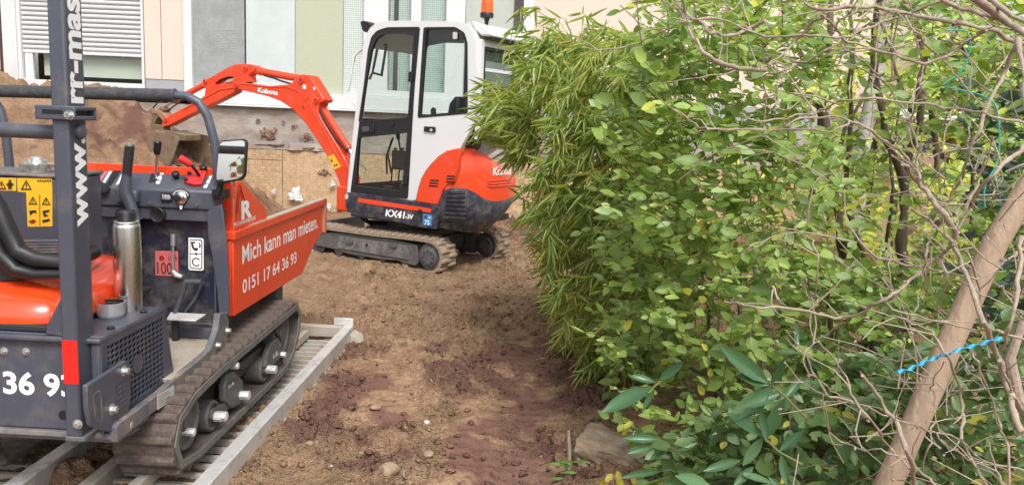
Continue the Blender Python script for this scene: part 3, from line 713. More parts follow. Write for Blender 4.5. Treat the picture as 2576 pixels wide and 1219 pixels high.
sideplate('roller_arm', [(505, 770), (600, 725), (620, 760), (530, 830), (500, 830)], .425, .02, 'muddy_steel')
sideplate('roller_arm', [(835, 440), (860, 380), (900, 345), (930, 400), (935, 440), (880, 500), (845, 540), (825, 520)], .435, .03, 'muddy_steel')
sideplate('frame_bar', [(640, 520), (760, 430), (850, 370), (870, 300), (900, 330), (870, 400), (780, 470), (690, 540)], .39, .04, 'dark_steel')
for X, Y in [(660, 512), (560, 822), (700, 682), (860, 526), (940, 445), (400, 905)]:
    p = D.at(*c4(X, Y), 'x', .455); part('hex_spacer', MB().lathe([(.016, -.06), (.016, 0.0), (.013, .003)], p, (1, 0, 0), 6), M['alu'], dum, smooth=20)
for (X0, Y0), (X1, Y1), txt in [((603, 600), (638, 625), '51'), ((868, 425), (898, 440), '51')]:
    p = D.at(*c4(X0, Y0 + 40), 'x', .4365); q = D.at(*c4(X1, Y1 - 10), 'x', .4365)
    st = part('number_sticker', MB().box(.4363, .4372, p[1], q[1], p[2] - .006, q[2] + .012), M['silver'], dum, smooth=0)
    text('sticker_text', txt, (.4372, p[1] + .003, p[2] + .0), (0, 1, 0), (0, 0, 1), (q[1] - p[1]) - .006, .022, M['blackprint'], st)
# chain hanging in the front of the track
ch = MB(); cp = D.p3([(880, 300), (905, 335), (915, 380), (905, 410)], 'x', .43, c4); ch.tube(cp, .008, 6); part('hose', ch, M['dark_steel'], dum)
# chassis between tracks
part('chassis', MB().box(-.21, .21, -.80, .6, .30, .42).box(-.3, .3, -.1, .5, .40, .52), M['dark_steel'], dum, .01)
# skip pivot stub under the skip
p = D.at(*c4(880, 90), 'x', .30); part('pivot_bracket', MB().box(.24, .33, p[1] - .05, p[1] + .05, .40, .60), M['muddy_steel'], dum, .008)
# ---- lower body
RY = -1.09
zbot = D.at(120, 1078, 'y', RY)[2]; zhood = D.at(100, 838, 'y', RY)[2]
rear = part('rear_panel', MB().box(-.46, .335, RY, RY + .03, zbot, zhood), M['slate'], dum, .006)
part('bumper_lip', MB().prism([(RY + .03, zbot), (RY - .012, zbot - .002), (RY - .016, zbot - .02), (RY + .12, zbot - .062), (RY + .2, zbot - .062)], 'x', -.46, .355), M['slate_dirty'], dum, .004)
for X, Y in [(20, 581), (125, 583)]:
    p = D.at(*c2(X, Y), 'y', RY); bolt(D, p[0], RY, p[2], (0, -1, 0), .009, .01, rear)
for X, Y in [(303, 885)]:
    p = D.at(*c2(X, Y), 'y', RY); part('plug', MB().lathe([(.016, 0), (.016, .003)], (p[0], RY, p[2]), (0, -1, 0), 20), M['black'], rear)
p = D.at(*c2(18, 785), 'y', RY); q = D.at(*c2(355, 692), 'y', RY)
text('panel_lettering', '36 93', (p[0], RY, p[2]), (1, 0, 0), (0, 0, 1), q[0] - p[0], q[2] - p[2] - .0, M['whitepaint2'], rear, offset=.03)
text('panel_lettering', '0151 17 64', (p[0] - .55, RY, p[2]), (1, 0, 0), (0, 0, 1), .49, q[2] - p[2], M['whitepaint2'], rear, offset=.03)
# side skirt running forward to the console column
skirt = [(296, 1112), (568, 886), (577, 832), (574, 785), (553, 788), (548, 830), (530, 878), (498, 907), (441, 952), (405, 985), (345, 1030), (300, 1062), (293, 1075)]
part('side_skirt', MB().prism(D.p2(skirt, 'x', .378), 'x', .350, .378), M['slate_dirty'], dum, .004)
part('belly_plate', MB().box(-.35, .35, -1.05, .0, .34, .40), M['slate_dirty'], dum, .004)
# platform
zp = .448
plat = [D.at(*c4(*p), 'z', zp)[:2] for p in [(235, 252), (562, 262), (556, 325), (500, 432), (432, 478), (283, 590)]]
plat = [(-.35, plat[0][1])] + [(min(p[0], .366), p[1]) for p in plat] + [(-.35, plat[-1][1])]
part('platform', MB().prism(plat, 'z', zp - .02, zp), M['platform'], dum, .003)
for X, Y in [(392, 290)]:
    p = D.at(*c4(X, Y), 'z', zp); part('platform_bolt', MB().lathe([(.018, 0), (.018, .004), (.011, .005), (.011, .022)], p, (0, 0, 1), 12), M['zinc'], dum, smooth=20)
for X, Y in [(594, 303), (536, 390)]:
    p = D.at(*c4(X, Y), 'x', .379); bolt(D, .379, p[1], p[2], (1, 0, 0), .012, .016, dum)
# ---- battery box with perforated side
bxs = .335; zt = .722
tl = D.at(248, 856, 'x', bxs); tr = D.at(412, 771, 'x', bxs); br2 = D.at(440, 958, 'x', bxs); 
y0b, y1b, y2b = -1.105, tr[1], br2[1]
zt = (tl[2] + tr[2]) / 2; zb2 = br2[2]
print('BOX', tl, tr, br2, zbot, zhood)
box = part('engine_box', MB().box(-.05, bxs - .060, RY + .035, y1b, .42, zt - .019).box(-.05, bxs + .002, y0b - .01, y1b + .006, zt - .018, zt).box(bxs - .035, bxs - .007, y0b, y0b + .012, .42, zt - .019).box(bxs - .059, bxs - .007, y1b - .012, y1b, .42, zt - .019), M['slate'], dum, .006)
# wedge tray on the left of the post
lw = [D.at(*c2(*p), 'y', -1.10)[[0, 2]] for p in [(212, 505), (225, 450), (300, 305), (330, 290), (330, 520)]]
part('tank_wedge', MB().prism([tuple(p) for p in lw], 'y', -1.10, -1.03), M['slate'], dum, .006)
# perforated plate (holes are real)
def perforated(name, y0, y1, z0f, z1f, x, cw, chh, parent, skip=None, th=.006, inclip=None):
    b = MB(); ny = int((y1 - y0) / cw); cw2 = (y1 - y0) / ny; nz = int(round((z1f(y0) - z0f(y0)) / chh))
    nz = max(nz, int(round((z1f(y1) - z0f(y1)) / chh)))
    for i in range(ny):
        for j in range(nz):
            ya = y0 + i * cw2; off = 0
            za = z0f(ya + cw2 / 2) + (z1f(ya + cw2 / 2) - z0f(ya + cw2 / 2)) * j / nz; zb_ = z0f(ya + cw2 / 2) + (z1f(ya + cw2 / 2) - z0f(ya + cw2 / 2)) * (j + 1) / nz
            hh = zb_ - za; m_ = .12 * cw2; o8 = [(ya, za), (ya + cw2 / 2, za), (ya + cw2, za), (ya + cw2, za + hh / 2), (ya + cw2, zb_), (ya + cw2 / 2, zb_), (ya, zb_), (ya, za + hh / 2)]
            cy_, cz_ = ya + cw2 / 2, (za + zb_) / 2; rx, rz = cw2 * .46, hh * .46
            h8 = [(cy_ + rx * a_, cz_ + rz * c_ + (a_ * .12 * hh)) for a_, c_ in [(-.9, -.75), (0, -1), (.9, -.75), (1, 0), (.9, .75), (0, 1), (-.9, .75), (-1, 0)]]
            if skip and skip(cy_, cz_): continue
            n = len(b.v); b.v += [(x, *p) for p in o8] + [(x, *p) for p in h8] + [(x - th, *p) for p in h8]
            for k in range(8):
                l = (k + 1) % 8; b.f.append((n + k, n + l, n + 8 + l, n + 8 + k)); b.f.append((n + 8 + k, n + 8 + l, n + 16 + l, n + 16 + k))
    return part(name, b, M['slate'], parent, smooth=0)
gy0 = D.at(*c2(503, 545), 'x', bxs)[1]; gy1 = D.at(*c2(775, 480), 'x', bxs)[1]
gz1 = zt - .035; gz0 = .44
hole_c = D.at(*c2(655, 642), 'x', bxs)
g1 = perforated('vent_grille', gy0, gy1, lambda y: gz0, lambda y: gz1, bxs, .0272, .0195, dum, skip=lambda y, z: ((y - hole_c[1]) / .034) ** 2 + ((z - hole_c[2]) / .042) ** 2 < 1)
part('grille_ring', MB().lathe([(.036, .002), (.030, .003), (.029, -.006), (.036, -.006)], (bxs, hole_c[1], hole_c[2]), (1, 0, 0), 28), M['slate'], g1)
outer = [(y0b, zb2 - .02), (y2b, zb2 - .02), (y2b - .0, zb2), (y1b, zt), (y0b, zt)]
inner = [(gy0, gz0), (gy1, gz0), (gy1, gz1), (gy0, gz1)]
part('side_panel', MB().prism(outer, 'x', bxs - .006, bxs + .001, holes=[inner]), M['slate'], dum, .0)
part('shade_backing', MB().box(bxs - .058, bxs - .030, gy0 - .01, gy1 + .01, .42, zt - .025), M['dark'], box, smooth=0)  # black slab standing in for the shade behind the grille holes
# sticker plate below the grille
p3 = D.p2([(748, 792), (828, 742), (830, 806), (750, 862)], 'x', .3795, c2)
sp = part('type_plate', MB().prism(p3, 'x', .3785, .3795), M['silver'], dum, smooth=0)
for k in range(5):
    t = .15 + k * .16; a_ = np.array(p3[3]) * (1 - t) + np.array(p3[0]) * t; c_ = np.array(p3[2]) * (1 - t) + np.array(p3[1]) * t
    a2 = a_ * .9 + c_ * .1; b2 = a_ * (.25 + .1 * (k % 3)) + c_ * (.75 - .1 * (k % 3)); dz = .0016
    part('print_line', MB().add([(.3799, a2[0], a2[1]), (.3799, b2[0], b2[1]), (.3799, b2[0], b2[1] + dz), (.3799, a2[0], a2[1] + dz)], [(0, 1, 2, 3)]), M['blackprint'], sp, smooth=0)
# hinge bracket at the corner
brk = [(415, 745), (485, 700), (600, 625), (625, 650), (625, 800), (610, 905), (590, 965), (560, 972), (480, 955), (435, 935), (418, 850)]
bk = part('post_bracket', MB().prism(D.p2(brk, 'x', .362, c2), 'x', .345, .362), M['slate'], dum, .004)
for X, Y in [(590, 676), (533, 858), (606, 931)]:
    p = D.at(*c2(X, Y), 'x', .362); bolt(D, .362, p[1], p[2], (1, 0, 0), .013, .016, bk)
part('slot_recess', MB().prism(D.p2([(440, 790), (470, 765), (482, 770), (492, 905), (485, 920), (455, 912)], 'x', .3632, c2), 'x', .3625, .3632, holes=[D.p2([(448, 792), (470, 776), (476, 780), (484, 900), (480, 908), (460, 902)], 'x', .3632, c2)]), M['slate_dirty'], bk, smooth=0)
perforated('vent_grille', *(lambda a_, b_: (a_[1], b_[1]))(D.at(*c2(555, 790), 'x', .3640), D.at(*c2(600, 790), 'x', .3640)), lambda y: D.at(*c2(575, 850), 'x', .364)[2], lambda y: D.at(*c2(575, 730), 'x', .364)[2], .3640, .0272, .0195, bk)
# ---- orange engine hood: a domed lid
def superdome(name, x0, x1, y0, y1, z0, z1, mat, parent, n=28, e=.42, e2=.55, tilt=0):
    b = MB(); cx, cy = (x0 + x1) / 2, (y0 + y1) / 2; sx, sy = (x1 - x0) / 2, (y1 - y0) / 2; m = 12
    f_ = lambda t, q: np.sign(t) * abs(t) ** q
    for j in range(m + 1):
        ph = (pi / 2) * j / m; r_ = cos(ph) ** e2; h = sin(ph) ** .8
        for i in range(4 * n):
            th = 2 * pi * i / (4 * n)
            X = cx + sx * r_ * f_(cos(th), e); Yv = cy + sy * r_ * f_(sin(th), e)
            b.v.append((X, Yv, z0 + (z1 - z0 + tilt * (Yv - y0)) * h))
    N_ = 4 * n
    b.f = [(j * N_ + i, j * N_ + (i + 1) % N_, (j + 1) * N_ + (i + 1) % N_, (j + 1) * N_ + i) for j in range(m) for i in range(N_)] + [tuple(reversed(range(N_)))]
    return part(name, b, M[mat], parent, smooth=60)
hood = superdome('engine_hood', -.46, .185, RY + .01, -.42, zhood + .02, zhood + .135, 'orange_gloss', dum, tilt=.10)
part('hood_seal', MB().box(-.46, .178, RY + .006, -.43, zhood + .001, zhood + .024), M['blackmatt'], dum, .006)
# ---- ROPS post
PY = -1.165
xl = (D.at(106, 0, 'y', PY)[0] + D.at(172, 1068, 'y', PY)[0]) / 2; xc_ = xl + .054
py1 = PY + .10
post = part('roll_bar_post', MB().box(xl, xc_, PY, py1, zbot + .008, 2.35), M['slate'], dum, .008)
print('POST', xl, D.at(106, 0, 'y', PY), D.at(172, 1068, 'y', PY), D.at(145, 0, 'y', PY), D.at(210, 1068, 'y', PY), D.at(193, 0, 'x', xc_), D.at(248, 860, 'x', xc_))
part('post_foot', MB().box(xl - .0, xc_ + .012, PY - .004, py1 + .02, zbot - .004, zbot + .012), M['slate_dirty'], dum, .003)
r0 = D.at(180, 965, 'y', PY); r1 = D.at(205, 857, 'y', PY)
part('reflector_strip', MB().box(xl + .003, xc_ - .001, PY - .0015, PY, r0[2], r1[2]), M['reflector'], post, smooth=0)
zw0 = D.at(*c1(432, 1138), 'x', xc_)[2]; zw1 = D.at(*c1(415, 690), 'x', xc_)[2]
text('post_lettering', 'www.', (xc_, py1 - .014, zw0), (0, 0, 1), (0, -1, 0), zw1 - zw0, .062, M['whitepaint2'], post, offset=.035)
zr0 = D.at(*c1(385, 522), 'x', xc_)[2]; zr1 = D.at(*c1(350, 0), 'x', xc_)[2] + .012
text('post_lettering', 'rr-mas', (xc_, py1 - .014, zr0), (0, 0, 1), (0, -1, 0), zr1 - zr0, .070, M['whitepaint2'], post, offset=.035)
# clamp round the post
zc0 = D.at(160, 302, 'y', PY)[2]; zc1 = D.at(160, 266, 'y', PY)[2]
cl = part('post_clamp', MB().box(xl - .045, xc_ + .028, PY - .012, PY - .001, zc0, zc1).box(xl - .045, xl - .003, PY, py1, zc1 - .012, zc1).box(xc_ + .003, xc_ + .028, PY, py1 + .01, zc1 - .014, zc1).box(xc_ + .003, xc_ + .028, PY, py1 + .01, zc0, zc0 + .014).box(xl - .045, xc_ + .028, py1 + .001, py1 + .012, zc0, zc1), M['slate'], dum, .004)
part('clamp_slot', MB().box(xl - .02, xl + .045, PY - .0135, PY - .012, (zc0 + zc1) / 2 - .004, (zc0 + zc1) / 2 + .009), M['dark'], cl, .001)
zm = (zc0 + zc1) / 2
for x_ in (xl + .062, xc_ + .014): bolt(D, x_, PY - .012, zm - .006, (0, -1, 0), .009, .012, cl)
bolt(D, xl - .045, PY + .02, zm, (-1, 0, 0), .012, .014, cl)
p = D.at(*c1(395, 665), 'x', xc_)
part('pivot_bolt', MB().lathe([(.024, 0), (.024, .012), (.019, .018), (.006, .020)], (xc_, p[1], p[2]), (1, 0, 0), 28), M['slate'], post)
p = D.at(*c2(375, 940), 'y', PY); bolt(D, p[0], PY - .004, p[2] + .01, (0, -1, 0), .011, .01, dum)
# black caps on the box
for X, Y in [(683, 398), (528, 476)]:
    p = D.at(*c2(X, Y), 'z', zt); part('rubber_cap', MB().lathe([(.013, 0), (.013, .007), (.010, .010)], p, (0, 0, 1), 18), M['black'], dum)
# ---- left console: tank with stickers, filler cap
TY = -.72
t0 = D.at(0, 790, 'y', TY); tq = D.at(138, 448, 'y', TY); ttop = tq[2]
tank = part('hydraulic_tank', MB().box(-.46, D.at(146, 600, 'y', TY)[0] + .03, TY, TY + .26, .70, ttop), M['slate'], dum, .012)
part('tank_top', MB().box(-.46, D.at(146, 600, 'y', TY)[0] + .036, TY - .008, TY + .26, ttop + .0005, ttop + .012), M['slate_dirty'], tank, .004)
p = D.at(94, 432, 'y', TY + .10)
part('filler_cap', MB().lathe([(.048, 0), (.048, .016), (.062, .018), (.062, .030), (.050, .034), (.036, .036), (.034, .046), (.022, .048), (.020, .056)], (p[0], TY + .10, ttop + .012), (0, 0, 1), 32), M['steel'], tank)
def sticker(name, pts, plane_y, mat, parent, th=.0012):
    return part(name, MB().prism(D.p2(pts, 'y', plane_y), 'y', plane_y - th, plane_y), M[mat], parent, smooth=0)
s1 = sticker('warning_sticker', [(-30, 446), (41, 447), (41, 480), (-30, 478)], TY, 'yellow', tank)
s2 = sticker('warning_sticker', [(43, 447), (131, 448), (132, 486), (132, 569), (70, 570), (66, 484), (45, 482)], TY - .0003, 'yellow', tank)
def tri_sign(cx, cy, s, parent):
    o = [(cx - s, cy + s * .8), (cx + s, cy + s * .8), (cx, cy - s)]; i_ = [(cx - s * .68, cy + s * .60), (cx + s * .68, cy + s * .60), (cx, cy - s * .62)]
    part('warning_triangle', MB().prism(D.p2(o, 'y', TY - .003), 'y', TY - .0035, TY - .003, holes=[D.p2(i_, 'y', TY - .003)]), M['blackprint'], parent, smooth=0)
    part('exclamation_mark', MB().prism(D.p2([(cx - s * .1, cy - s * .3), (cx + s * .1, cy - s * .3), (cx + s * .07, cy + s * .25), (cx - s * .07, cy + s * .25)], 'y', TY - .003), 'y', TY - .0035, TY - .003)
         .prism(D.p2([(cx - s * .1, cy + s * .34), (cx + s * .1, cy + s * .34), (cx + s * .1, cy + s * .5), (cx - s * .1, cy + s * .5)], 'y', TY - .003), 'y', TY - .0035, TY - .003), M['blackprint'], parent, smooth=0)
tri_sign(66, 466, 14, s2); tri_sign(83, 505, 11, s2); tri_sign(116, 506, 11, s2); tri_sign(4, 466, 12, s1)
def blk(pts, parent, mat='blackprint', name='pictogram'):
    part(name, MB().prism(D.p2(pts, 'y', TY - .003), 'y', TY - .0035, TY - .003), M[mat], parent, smooth=0)
blk([(22, 452), (28, 452), (28, 458), (34, 463), (32, 468), (29, 466), (30, 476), (26, 476), (25, 469), (24, 476), (20, 476), (21, 466), (18, 468), (16, 463), (22, 458)], s1)
blk([(72, 556), (84, 551), (92, 556), (84, 562), (76, 561)], s2, 'darkred'); blk([(106, 553), (124, 550), (126, 555), (108, 560)], s2)
blk([(73, 530), (90, 528), (92, 536), (84, 534), (76, 541)], s2); blk([(107, 530), (124, 527), (124, 532), (112, 536), (122, 543), (110, 545)], s2)
for k in range(6): blk([(93 + k * 6, 455), (97 + k * 6, 452), (99 + k * 6, 458), (97 + k * 6, 474), (93 + k * 6, 474)][0:3], s2)
blk([(99.2, 489), (100.4, 489), (101, 566), (99.8, 566)], s2)
# ---- skip (right wall, left wall, floor, guard)
SX = .38
rimt = D.p2([(298, 688), (785, 517)], 'x', SX, c3); print('SKIP rim', rimt)
zr = (rimt[0][1] + rimt[1][1]) / 2; ys0 = rimt[0][0]; ys1 = rimt[1][0]
side = D.p2([(300, 1143), (665, 915), (722, 775), (768, 695), (770, 560), (300, 726)], 'x', SX, c3); print('SKIP side', side)
ys0 = side[0][0]; side[-1] = (ys0, side[-1][1]); zs_ = (side[-1][1] + side[-2][1]) / 2
side[-1] = (ys0, zs_); side[-2] = (side[-2][0], zs_)
skip = part('skip', MB().prism(side, 'x', SX - .01, SX).prism(side, 'x', -SX, -SX + .01)
            .box(-SX + .011, SX - .011, ys0 - .005, ys0 + .008, side[0][1], zs_)
            .prism([(ys0, side[0][1] + .001), (side[1][0], side[1][1] + .001), (side[2][0], side[2][1]), (side[3][0], side[3][1]), (side[3][0] - .012, side[3][1] + .004), (side[1][0] - .01, side[1][1] + .012), (ys0, side[0][1] + .012)], 'x', -SX + .01, SX - .01), M['orange'], dum, .004)
rim = part('skip_rim', MB().box(SX - .03, SX + .012, ys0 - .012, ys1, zs_ + .0, zr).box(-SX - .012, -SX + .03, ys0 - .012, ys1, zs_, zr).box(-SX + .03, SX - .03, ys0 - .012, ys0 + .02, zs_, zr), M['orange'], skip, .005)
part('rim_top_worn', MB().box(SX - .029, SX + .011, ys0 + .2, ys1 - .001, zr + .0003, zr + .0025).box(-SX - .011, -SX + .029, ys0, ys1, zr + .0003, zr + .0025), M['platform'], rim, smooth=0)
lip = D.p2([(772, 560), (800, 545), (803, 668), (770, 695)], 'x', SX, c3)
part('front_board', MB().box(SX - .035, SX + .012, ys1 - .03, ys1 + .006, side[3][1] - .01, zr - .001).box(-SX - .012, -SX + .035, ys1 - .03, ys1 + .006, side[3][1] - .01, zr - .001), M['orange_dusty'], skip, .004)
part('skip_floor_dirt', MB().box(-SX + .012, SX - .012, ys0 + .02, side[1][0] - .03, side[0][1] + .014, side[0][1] + .16), M['soil'], skip, .02)
# splash guard behind the console
gz_top = D.at(*c3(340, 422), 'x', SX - .004)[2]; 
gus = D.p2([(305, 665), (312, 425), (345, 424), (472, 570), (478, 602)], 'x', SX - .004, c3); gus[0] = (gus[0][0], zr); gus[-1] = (gus[-1][0], zr - .0); print('GUARD', gus)
gy_ = gus[0][0]
guard = part('skip_guard', MB().prism(gus, 'x', SX - .012, SX - .004).prism([(-p[0] if 0 else p[0], p[1]) for p in gus], 'x', -SX + .004, -SX + .012)
             .box(-SX + .0125, SX - .0125, gy_ - .004, gy_ + .006, zr - .02, gz_top), M['orange'], skip, .004)
part('guard_top', MB().box(-SX + .02, SX - .07, gy_ + .002, gy_ + .012, gz_top - .01, gz_top + .058), M['orange'], guard, .003)
part('guard_rim', MB().box(-SX - .06, SX - .02, gy_ - .012, gy_ + .014, gz_top + .0005, gz_top + .022), M['orange_dusty'], guard, .004)
def side_text(name, s, pL, pTop, pR, x, mat, parent, c=c3, **k):
    a_ = D.at(*c(*pL), 'x', x); b_ = D.at(*c(*pTop), 'x', x); d_ = D.at(*c(*pR), 'x', x)
    return text(name, s, (x, a_[1], a_[2]), (0, 1, 0), (0, 0, 1), d_[1] - a_[1], b_[2] - a_[2], mat, parent, **k)
side_text('skip_lettering', 'Mich kann man mieten.', (343, 868), (343, 768), (745, 672), SX, M['whitepaint2'], skip, offset=.016, shear=.0)
side_text('skip_lettering', '0151 17 64 36 93', (345, 1025), (345, 950), (632, 868), SX, M['whitepaint2'], skip, offset=.016)
side_text('guard_lettering', 'R', (338, 630), (338, 532), (394, 600), SX - .004, M['whitepaint2'], guard, offset=.05)
side_text('guard_lettering', 'MASCHINENVERMIETUNG', (300, 668), (300, 645), (414, 630), SX - .004, M['whitepaint2'], guard, offset=.01)
al = D.p3([(312, 600), (316, 520), (330, 440), (348, 500), (356, 528)], 'x', SX - .0030, c3); part('emblem', MB().tube(al, .0026, 5).tube(D.p3([(322, 590), (326, 520), (333, 470), (344, 520)], 'x', SX - .0030, c3), .0022, 5), M['darkred'], guard)
# ---- console
CY = -.155
def cy(pts, y=CY, c=c1): return D.p2(pts, 'y', y, c)
zn = D.at(*c1(770, 955), 'y', CY)[2]; xR = D.at(*c1(1060, 1000), 'y', CY)[0]; xL = D.at(*c1(440, 960), 'y', CY)[0]
zf = D.at(*c1(760, 872), 'y', gy_ - .03)[2]; zm_ = D.at(*c1(850, 1053), 'y', CY)[2]; zl = D.at(*c1(850, 1115), 'y', CY)[2]
print('CONSOLE', zn, zf, xR, xL, zm_, zl, gy_)
yc1 = gy_ - .02
con = part('control_console', MB().prism([(CY, zm_), (CY, zn), (yc1, zf), (yc1, zm_)], 'x', -.45, xR + .025), M['slate'], dum, .008)
part('console_lower_panel', MB().prism([(CY + .012, zl), (CY + .012, zm_ - .001), (yc1, zm_ - .001), (yc1, zl)], 'x', -.445, xR + .02), M['slate'], con, .006)
col = [(1058, 1010), (1108, 960), (1118, 1190)]
cpts = D.p2([(520, 530), (557, 512), (568, 590), (575, 700), (576, 792), (551, 800), (545, 730), (532, 640), (522, 590)], 'y', CY + .0)
part('console_column', MB().prism(cpts, 'y', CY + .001, CY + .014).prism([(p[0], p[1]) for p in [(CY + .016, zl - .0), (CY + .12, zl), (CY + .10, .46), (CY + .016, .46)]], 'x', cpts[0][0] + .02, cpts[0][0] + .03), M['slate'], dum, .004)
part('console_side', MB().prism([(CY + .016, zm_), (yc1, zm_), (yc1, .40), (CY + .016, .40)], 'x', .335, .345), M['slate'], dum, .003)
part('console_back_wall', MB().box(-.36, .334, -.098, -.086, .42, zl + .02), M['navy'], dum)  # navy paint, its darkness also standing in for shade in the recess
part('floor_step', MB().box(-.36, .345, CY + .02, CY + .05, zp + .002, zp + .05), M['slate'], dum, .004)
# top plane helper: point on sloping console top
sl_ = (zf - zn) / (yc1 - CY)
def ontop(X, Y, c=c1, lift=0):
    # intersect ray with the sloping top
    n = D.Z - D.F * sl_; o_ = D.o + D.F * CY + D.Z * (zn + lift); P_ = on_plane(*c(X, Y), n, n @ o_); d = P_ - D.o
    return np.array([d @ D.R, d @ D.F, d @ D.Z])
upn = np.array([0, -sl_, 1.0]); upn /= np.linalg.norm(upn)
def toppoly(name, pts, mat, parent=con, lift=.0015, c=c1):
    v = [ontop(X, Y, c) for X, Y in pts]; n = len(v)
    b = MB().add([p + upn * lift for p in v] + [p - upn * .002 for p in v], [tuple(range(n)), tuple(reversed(range(n, 2 * n)))] + [(i, (i + 1) % n, n + (i + 1) % n, n + i) for i in range(n)])
    return part(name, b, M[mat], parent, smooth=0)
for q in ([(480, 862), (520, 862), (465, 930), (445, 915)], [(575, 862), (612, 862), (560, 940), (535, 935)], [(762, 880), (800, 873), (792, 918), (752, 922)]): toppoly('lever_slot', q, 'dark')
toppoly('label_strip', [(530, 866), (545, 866), (490, 945), (470, 945)], 'pinkred'); toppoly('label_strip', [(552, 866), (566, 866), (520, 940), (508, 940)], 'whitepaint2')
toppoly('label_strip', [(622, 866), (634, 866), (600, 930), (585, 935)], 'whitepaint2'); toppoly('label_strip', [(455, 868), (468, 866), (450, 895), (445, 893)], 'whitepaint2')
for q in ([(812, 873), (828, 875), (824, 884), (808, 882)], [(803, 890), (818, 890), (814, 910), (790, 905)], [(785, 915), (812, 915), (806, 928), (792, 930)], [(1060, 888), (1072, 888), (1066, 905), (1054, 902)], [(1050, 908), (1064, 908), (1056, 928), (1042, 926)], [(1038, 932), (1052, 932), (1044, 950), (1026, 948)]): toppoly('label_strip', q, 'whitepaint2')
# levers
def lever(name, pts, rads, mat, parent, grip=None, gmat='black', gr=None):
    o = part(name, MB().tube(pts, rads, 12), M[mat], parent)
    if grip is not None: part('grip', MB().tube(grip, gr, 16), M[gmat], o)
    return o
a1 = ontop(785, 905); a2 = D.at(*c1(793, 780), 'y', CY + .03); a3 = D.at(*c1(797, 712), 'y', CY + .02)
lever('gear_lever', [a1, a2], .006, 'steel', con, [a2 + [0, 0, -.002], a2 + [0, 0, .01], a3 - [0, 0, .004], a3], gr=[.010, .0155, .017, .012])
# large ribbed lever
yv = CY - .06
g = D.p3([(655, 738), (640, 890), (630, 960), (650, 1010), (690, 1115)], 'y', yv, c1)
gl = part('drive_lever', MB().tube([g[1] + [0, 0, .02], g[1], g[2], g[3], g[4]], [.018, .021, .026, .024, .022], 14), M['slate'], dum)
k_ = 22; rib_p, rib_r = [], []
for i in range(k_ * 2):
    t = i / (k_ * 2 - 1); rib_p.append(g[0] * (1 - t) + (g[1]) * t); rib_r.append(.0215 if i % 2 else .0185)
part('ribbed_grip', MB().tube(rib_p, rib_r, 16), M['blackmatt'], gl)
part('grip_cap', MB().lathe([(.020, 0), (.020, .008), (.012, .014)], g[0], (0, 0, 1), 16), M['steel'], gl)
# second lever behind
lever('boot_lever', D.p3([(600, 955), (608, 1015)], 'y', CY - .02, c1), .018, 'slate', con)
part('rubber_boot', MB().lathe([(.030, 0), (.026, .012), (.014, .028), (.008, .034)], D.at(*c1(520, 955), 'y', CY - .01), (0, -.6, 1), 18), M['blackmatt'], con)
part('rubber_boot', MB().lathe([(.030, 0), (.026, .012), (.014, .028), (.008, .034)], D.at(*c1(465, 930), 'y', CY - .01), (0, -.6, 1), 18), M['blackmatt'], con)
# red lever block
rbk = [ontop(*p) for p in [(930, 930), (955, 880), (1035, 870), (1048, 880), (1022, 940), (985, 945)]]; n = len(rbk)
part('brake_bracket', MB().add([p + upn * .018 for p in rbk] + list(rbk), [tuple(range(n)), tuple(reversed(range(n, 2 * n)))] + [(i, (i + 1) % n, n + (i + 1) % n, n + i) for i in range(n)]), M['red'], con, .004)
q0 = ontop(1012, 905) + upn * .02; q1 = D.at(*c1(990, 862), 'y', CY + .04); q2 = D.at(*c1(968, 835), 'y', CY + .03); q3 = D.at(*c1(905, 795), 'y', CY + .01)
bl_ = part('brake_lever', MB().tube([q0, q1, q2], .007, 10), M['black'], con)
part('red_grip', MB().tube([q2, q2 * .9 + q3 * .1, q3 * .9 + q2 * .1, q3], [.011, .0155, .017, .012], 14), M['red'], bl_)
for X, Y in [(1032, 866), (893, 900)]:
    p = ontop(X, Y); part('knob', MB().lathe([(.010, 0), (.010, .014), (.017, .016), (.017, .030), (.012, .034)], p, upn, 18), M['black'], con)
for X, Y in [(945, 925), (962, 893)]: part('screw', MB().lathe([(.010, .018), (.010, .025)], ontop(X, Y), upn, 6), M['black'], con, smooth=20)
# rear face: hour meter, key switch, bolts
hm = part('hour_meter', MB().prism(cy([(815, 972), (872, 972), (874, 1018), (817, 1018)]), 'y', CY - .010, CY - .001), M['black'], con, .003)
part('meter_window', MB().prism(cy([(824, 992), (866, 993), (866, 1006), (825, 1005)]), 'y', CY - .0112, CY - .0102), M['silver'], hm, smooth=0)
p = cy([(826, 990), (864, 980)]); text('meter_lettering', 'Kubota', (p[0][0], CY - .0102, p[0][1]), (1, 0, 0), (0, 0, 1), p[1][0] - p[0][0], .010, M['whitepaint2'], hm)
text('meter_lettering', '00713', (p[0][0], CY - .0112, cy([(826, 1004)])[0][1]), (1, 0, 0), (0, 0, 1), (p[1][0] - p[0][0]), .009, M['blackprint'], hm)
p = D.at(*c1(915, 1000), 'y', CY)
part('switch_plate', MB().prism([(p[0] + .042 * cos(t), p[2] + .010 + .030 * sin(t)) for t in np.linspace(0, pi, 13)] + [(p[0] - .008, p[2] - .046), (p[0] + .008, p[2] - .046)][::1], 'y', CY - .003, CY - .001), M['blackprint'], con, smooth=0)
part('dial_marks', MB().prism([(p[0] + .036 * cos(t), p[2] + .012 + .024 * sin(t)) for t in np.linspace(0, pi, 13)] + [(p[0] + .030 * cos(t), p[2] + .012 + .018 * sin(t)) for t in np.linspace(pi, 0, 13)], 'y', CY - .0042, CY - .0032), M['silver'], con, smooth=0)
ks = part('key_switch', MB().lathe([(.028, 0), (.028, .006), (.022, .010), (.022, .018), (.015, .020)], (p[0], CY - .002, p[2]), (0, -1, 0), 28), M['chrome'], con)
